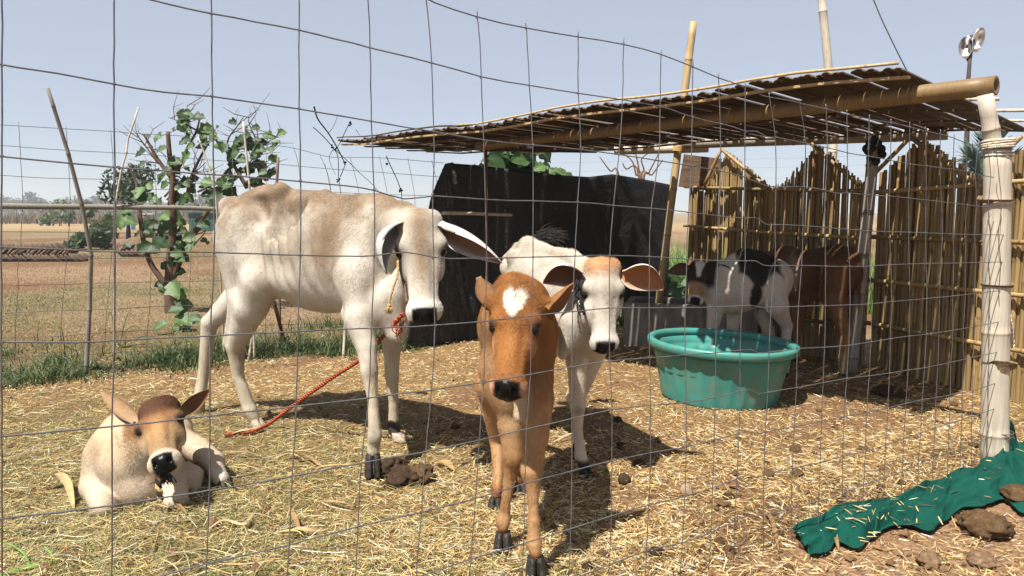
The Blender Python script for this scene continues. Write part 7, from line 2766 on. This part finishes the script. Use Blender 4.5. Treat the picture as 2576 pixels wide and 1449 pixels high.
far_box("water_tank", "pale blue-grey upright tank beyond the drooping tree", "tank", 317, 330, 536, 578, (.30, .40, .52), .6)
far_box("sheet_shed", "small grey corrugated sheet hut behind the pruned tree", "hut", 362, 388, 540, 575, (.34, .36, .40), 1.5, 7)
far_box("net_house", "low teal net house at the far edge of the field", "net house", 476, 562, 536, 582, (.030, .070, .062), 3.0, 5)

# tree line on the horizon and the dry scrub in front of it
ORD = ["first", "second", "third", "fourth", "fifth", "sixth", "seventh", "eighth", "ninth", "tenth", "eleventh", "twelfth", "thirteenth", "fourteenth", "fifteenth", "sixteenth", "seventeenth", "eighteenth", "nineteenth", "twentieth"]
for i in range(18):
    Y = rng.uniform(230, 330)
    px = -100 + i * 39 + rng.uniform(-14, 14)
    X = (px * K - 512) / FPX * Y
    h = rng.uniform(4.0, 9.0)
    leafy_mass("far_tree", "hazy grey-green tree, " + ORD[i] + " from the left in the row along the horizon", "tree", V(X, Y, h * .5), V(rng.uniform(5, 9), 4, h * .55), 620, .8,
               [(.085, .10, .065), (.10, .11, .08), (.07, .085, .052)], (.25, 3), "trees along the horizon", lobes=7)  # crown colours paled and greyed, distance haze put into the leaves
n = 14000
px, Y = rng.uniform(-100, 1100, n), rng.uniform(75, 125, n)
X = (px * K - 512) / FPX * Y
keep = fbm(np.stack([X, Y, 0 * X], 1), .12, 222) > -.25
X, Y = X[keep], Y[keep]
n = len(X)
cs = np.array([(.17, .115, .075), (.21, .15, .10), (.13, .11, .06), (.10, .115, .05)])[rng.choice(4, n, p=[.4, .3, .2, .1])] * rng.uniform(.8, 1.2, (n, 1))
blades("dry_scrub", X, Y, rng.uniform(.5, 1.7, n), rng.uniform(.05, .13, n), rng.uniform(.1, .7, n), cs, 2)

# young maize plant in the grass strip
mz = thing("maize_plant", "young maize plant with broad arching blades in the grass strip", "maize plant", at_ground(300, 872))
mb = at_ground(300, 872)
m = MB()
for dx, dy, h in ((-.16, .02, .20), (.22, -.05, .24), (.10, .05, .34), (-.05, -.04, .36), (.30, .02, .14)):
    P = smooth_path([mb + V(0, 0, .05), mb + V(dx * .35, dy, h * .75), mb + V(dx * .8, dy, h), mb + V(dx * 1.25, dy * 1.5, h * .72)], 6)
    sd = V(.25, -.9, .3) * .016
    n = len(P)
    w = np.sin(math.pi * np.clip(np.linspace(.12, 1, n), 0, 1))[:, None] ** .7
    v = np.stack([P - sd * w, P + V(0, 0, -.006) * w, P + sd * w], 1).reshape(-1, 3)
    m.add(v, [(i * 3 + j, i * 3 + j + 1, (i + 1) * 3 + j + 1, (i + 1) * 3 + j) for i in range(n - 1) for j in range(2)], np.array((.11, .19, .055)) * random.uniform(.8, 1.2))
m.build("blades", MAT_LEAF, mz, attr=True)

# dusty air
m_h = bpy.data.materials.new("dusty_air")
m_h.use_nodes = True
nt = m_h.node_tree
nt.nodes.remove(nt.nodes["Principled BSDF"])
pv = N(nt, "ShaderNodeVolumePrincipled")
pv.inputs["Color"].default_value = (.92, .94, .97, 1)
pv.inputs["Density"].default_value = .0011
pv.inputs["Anisotropy"].default_value = .2
nt.links.new(pv.outputs[0], nt.nodes["Material Output"].inputs["Volume"])
m = MB()
m.box((0, 140, 6.5), (1400, 520, 15.4))
o = m.build("haze", m_h, None, False)
tag(o, kind="stuff")
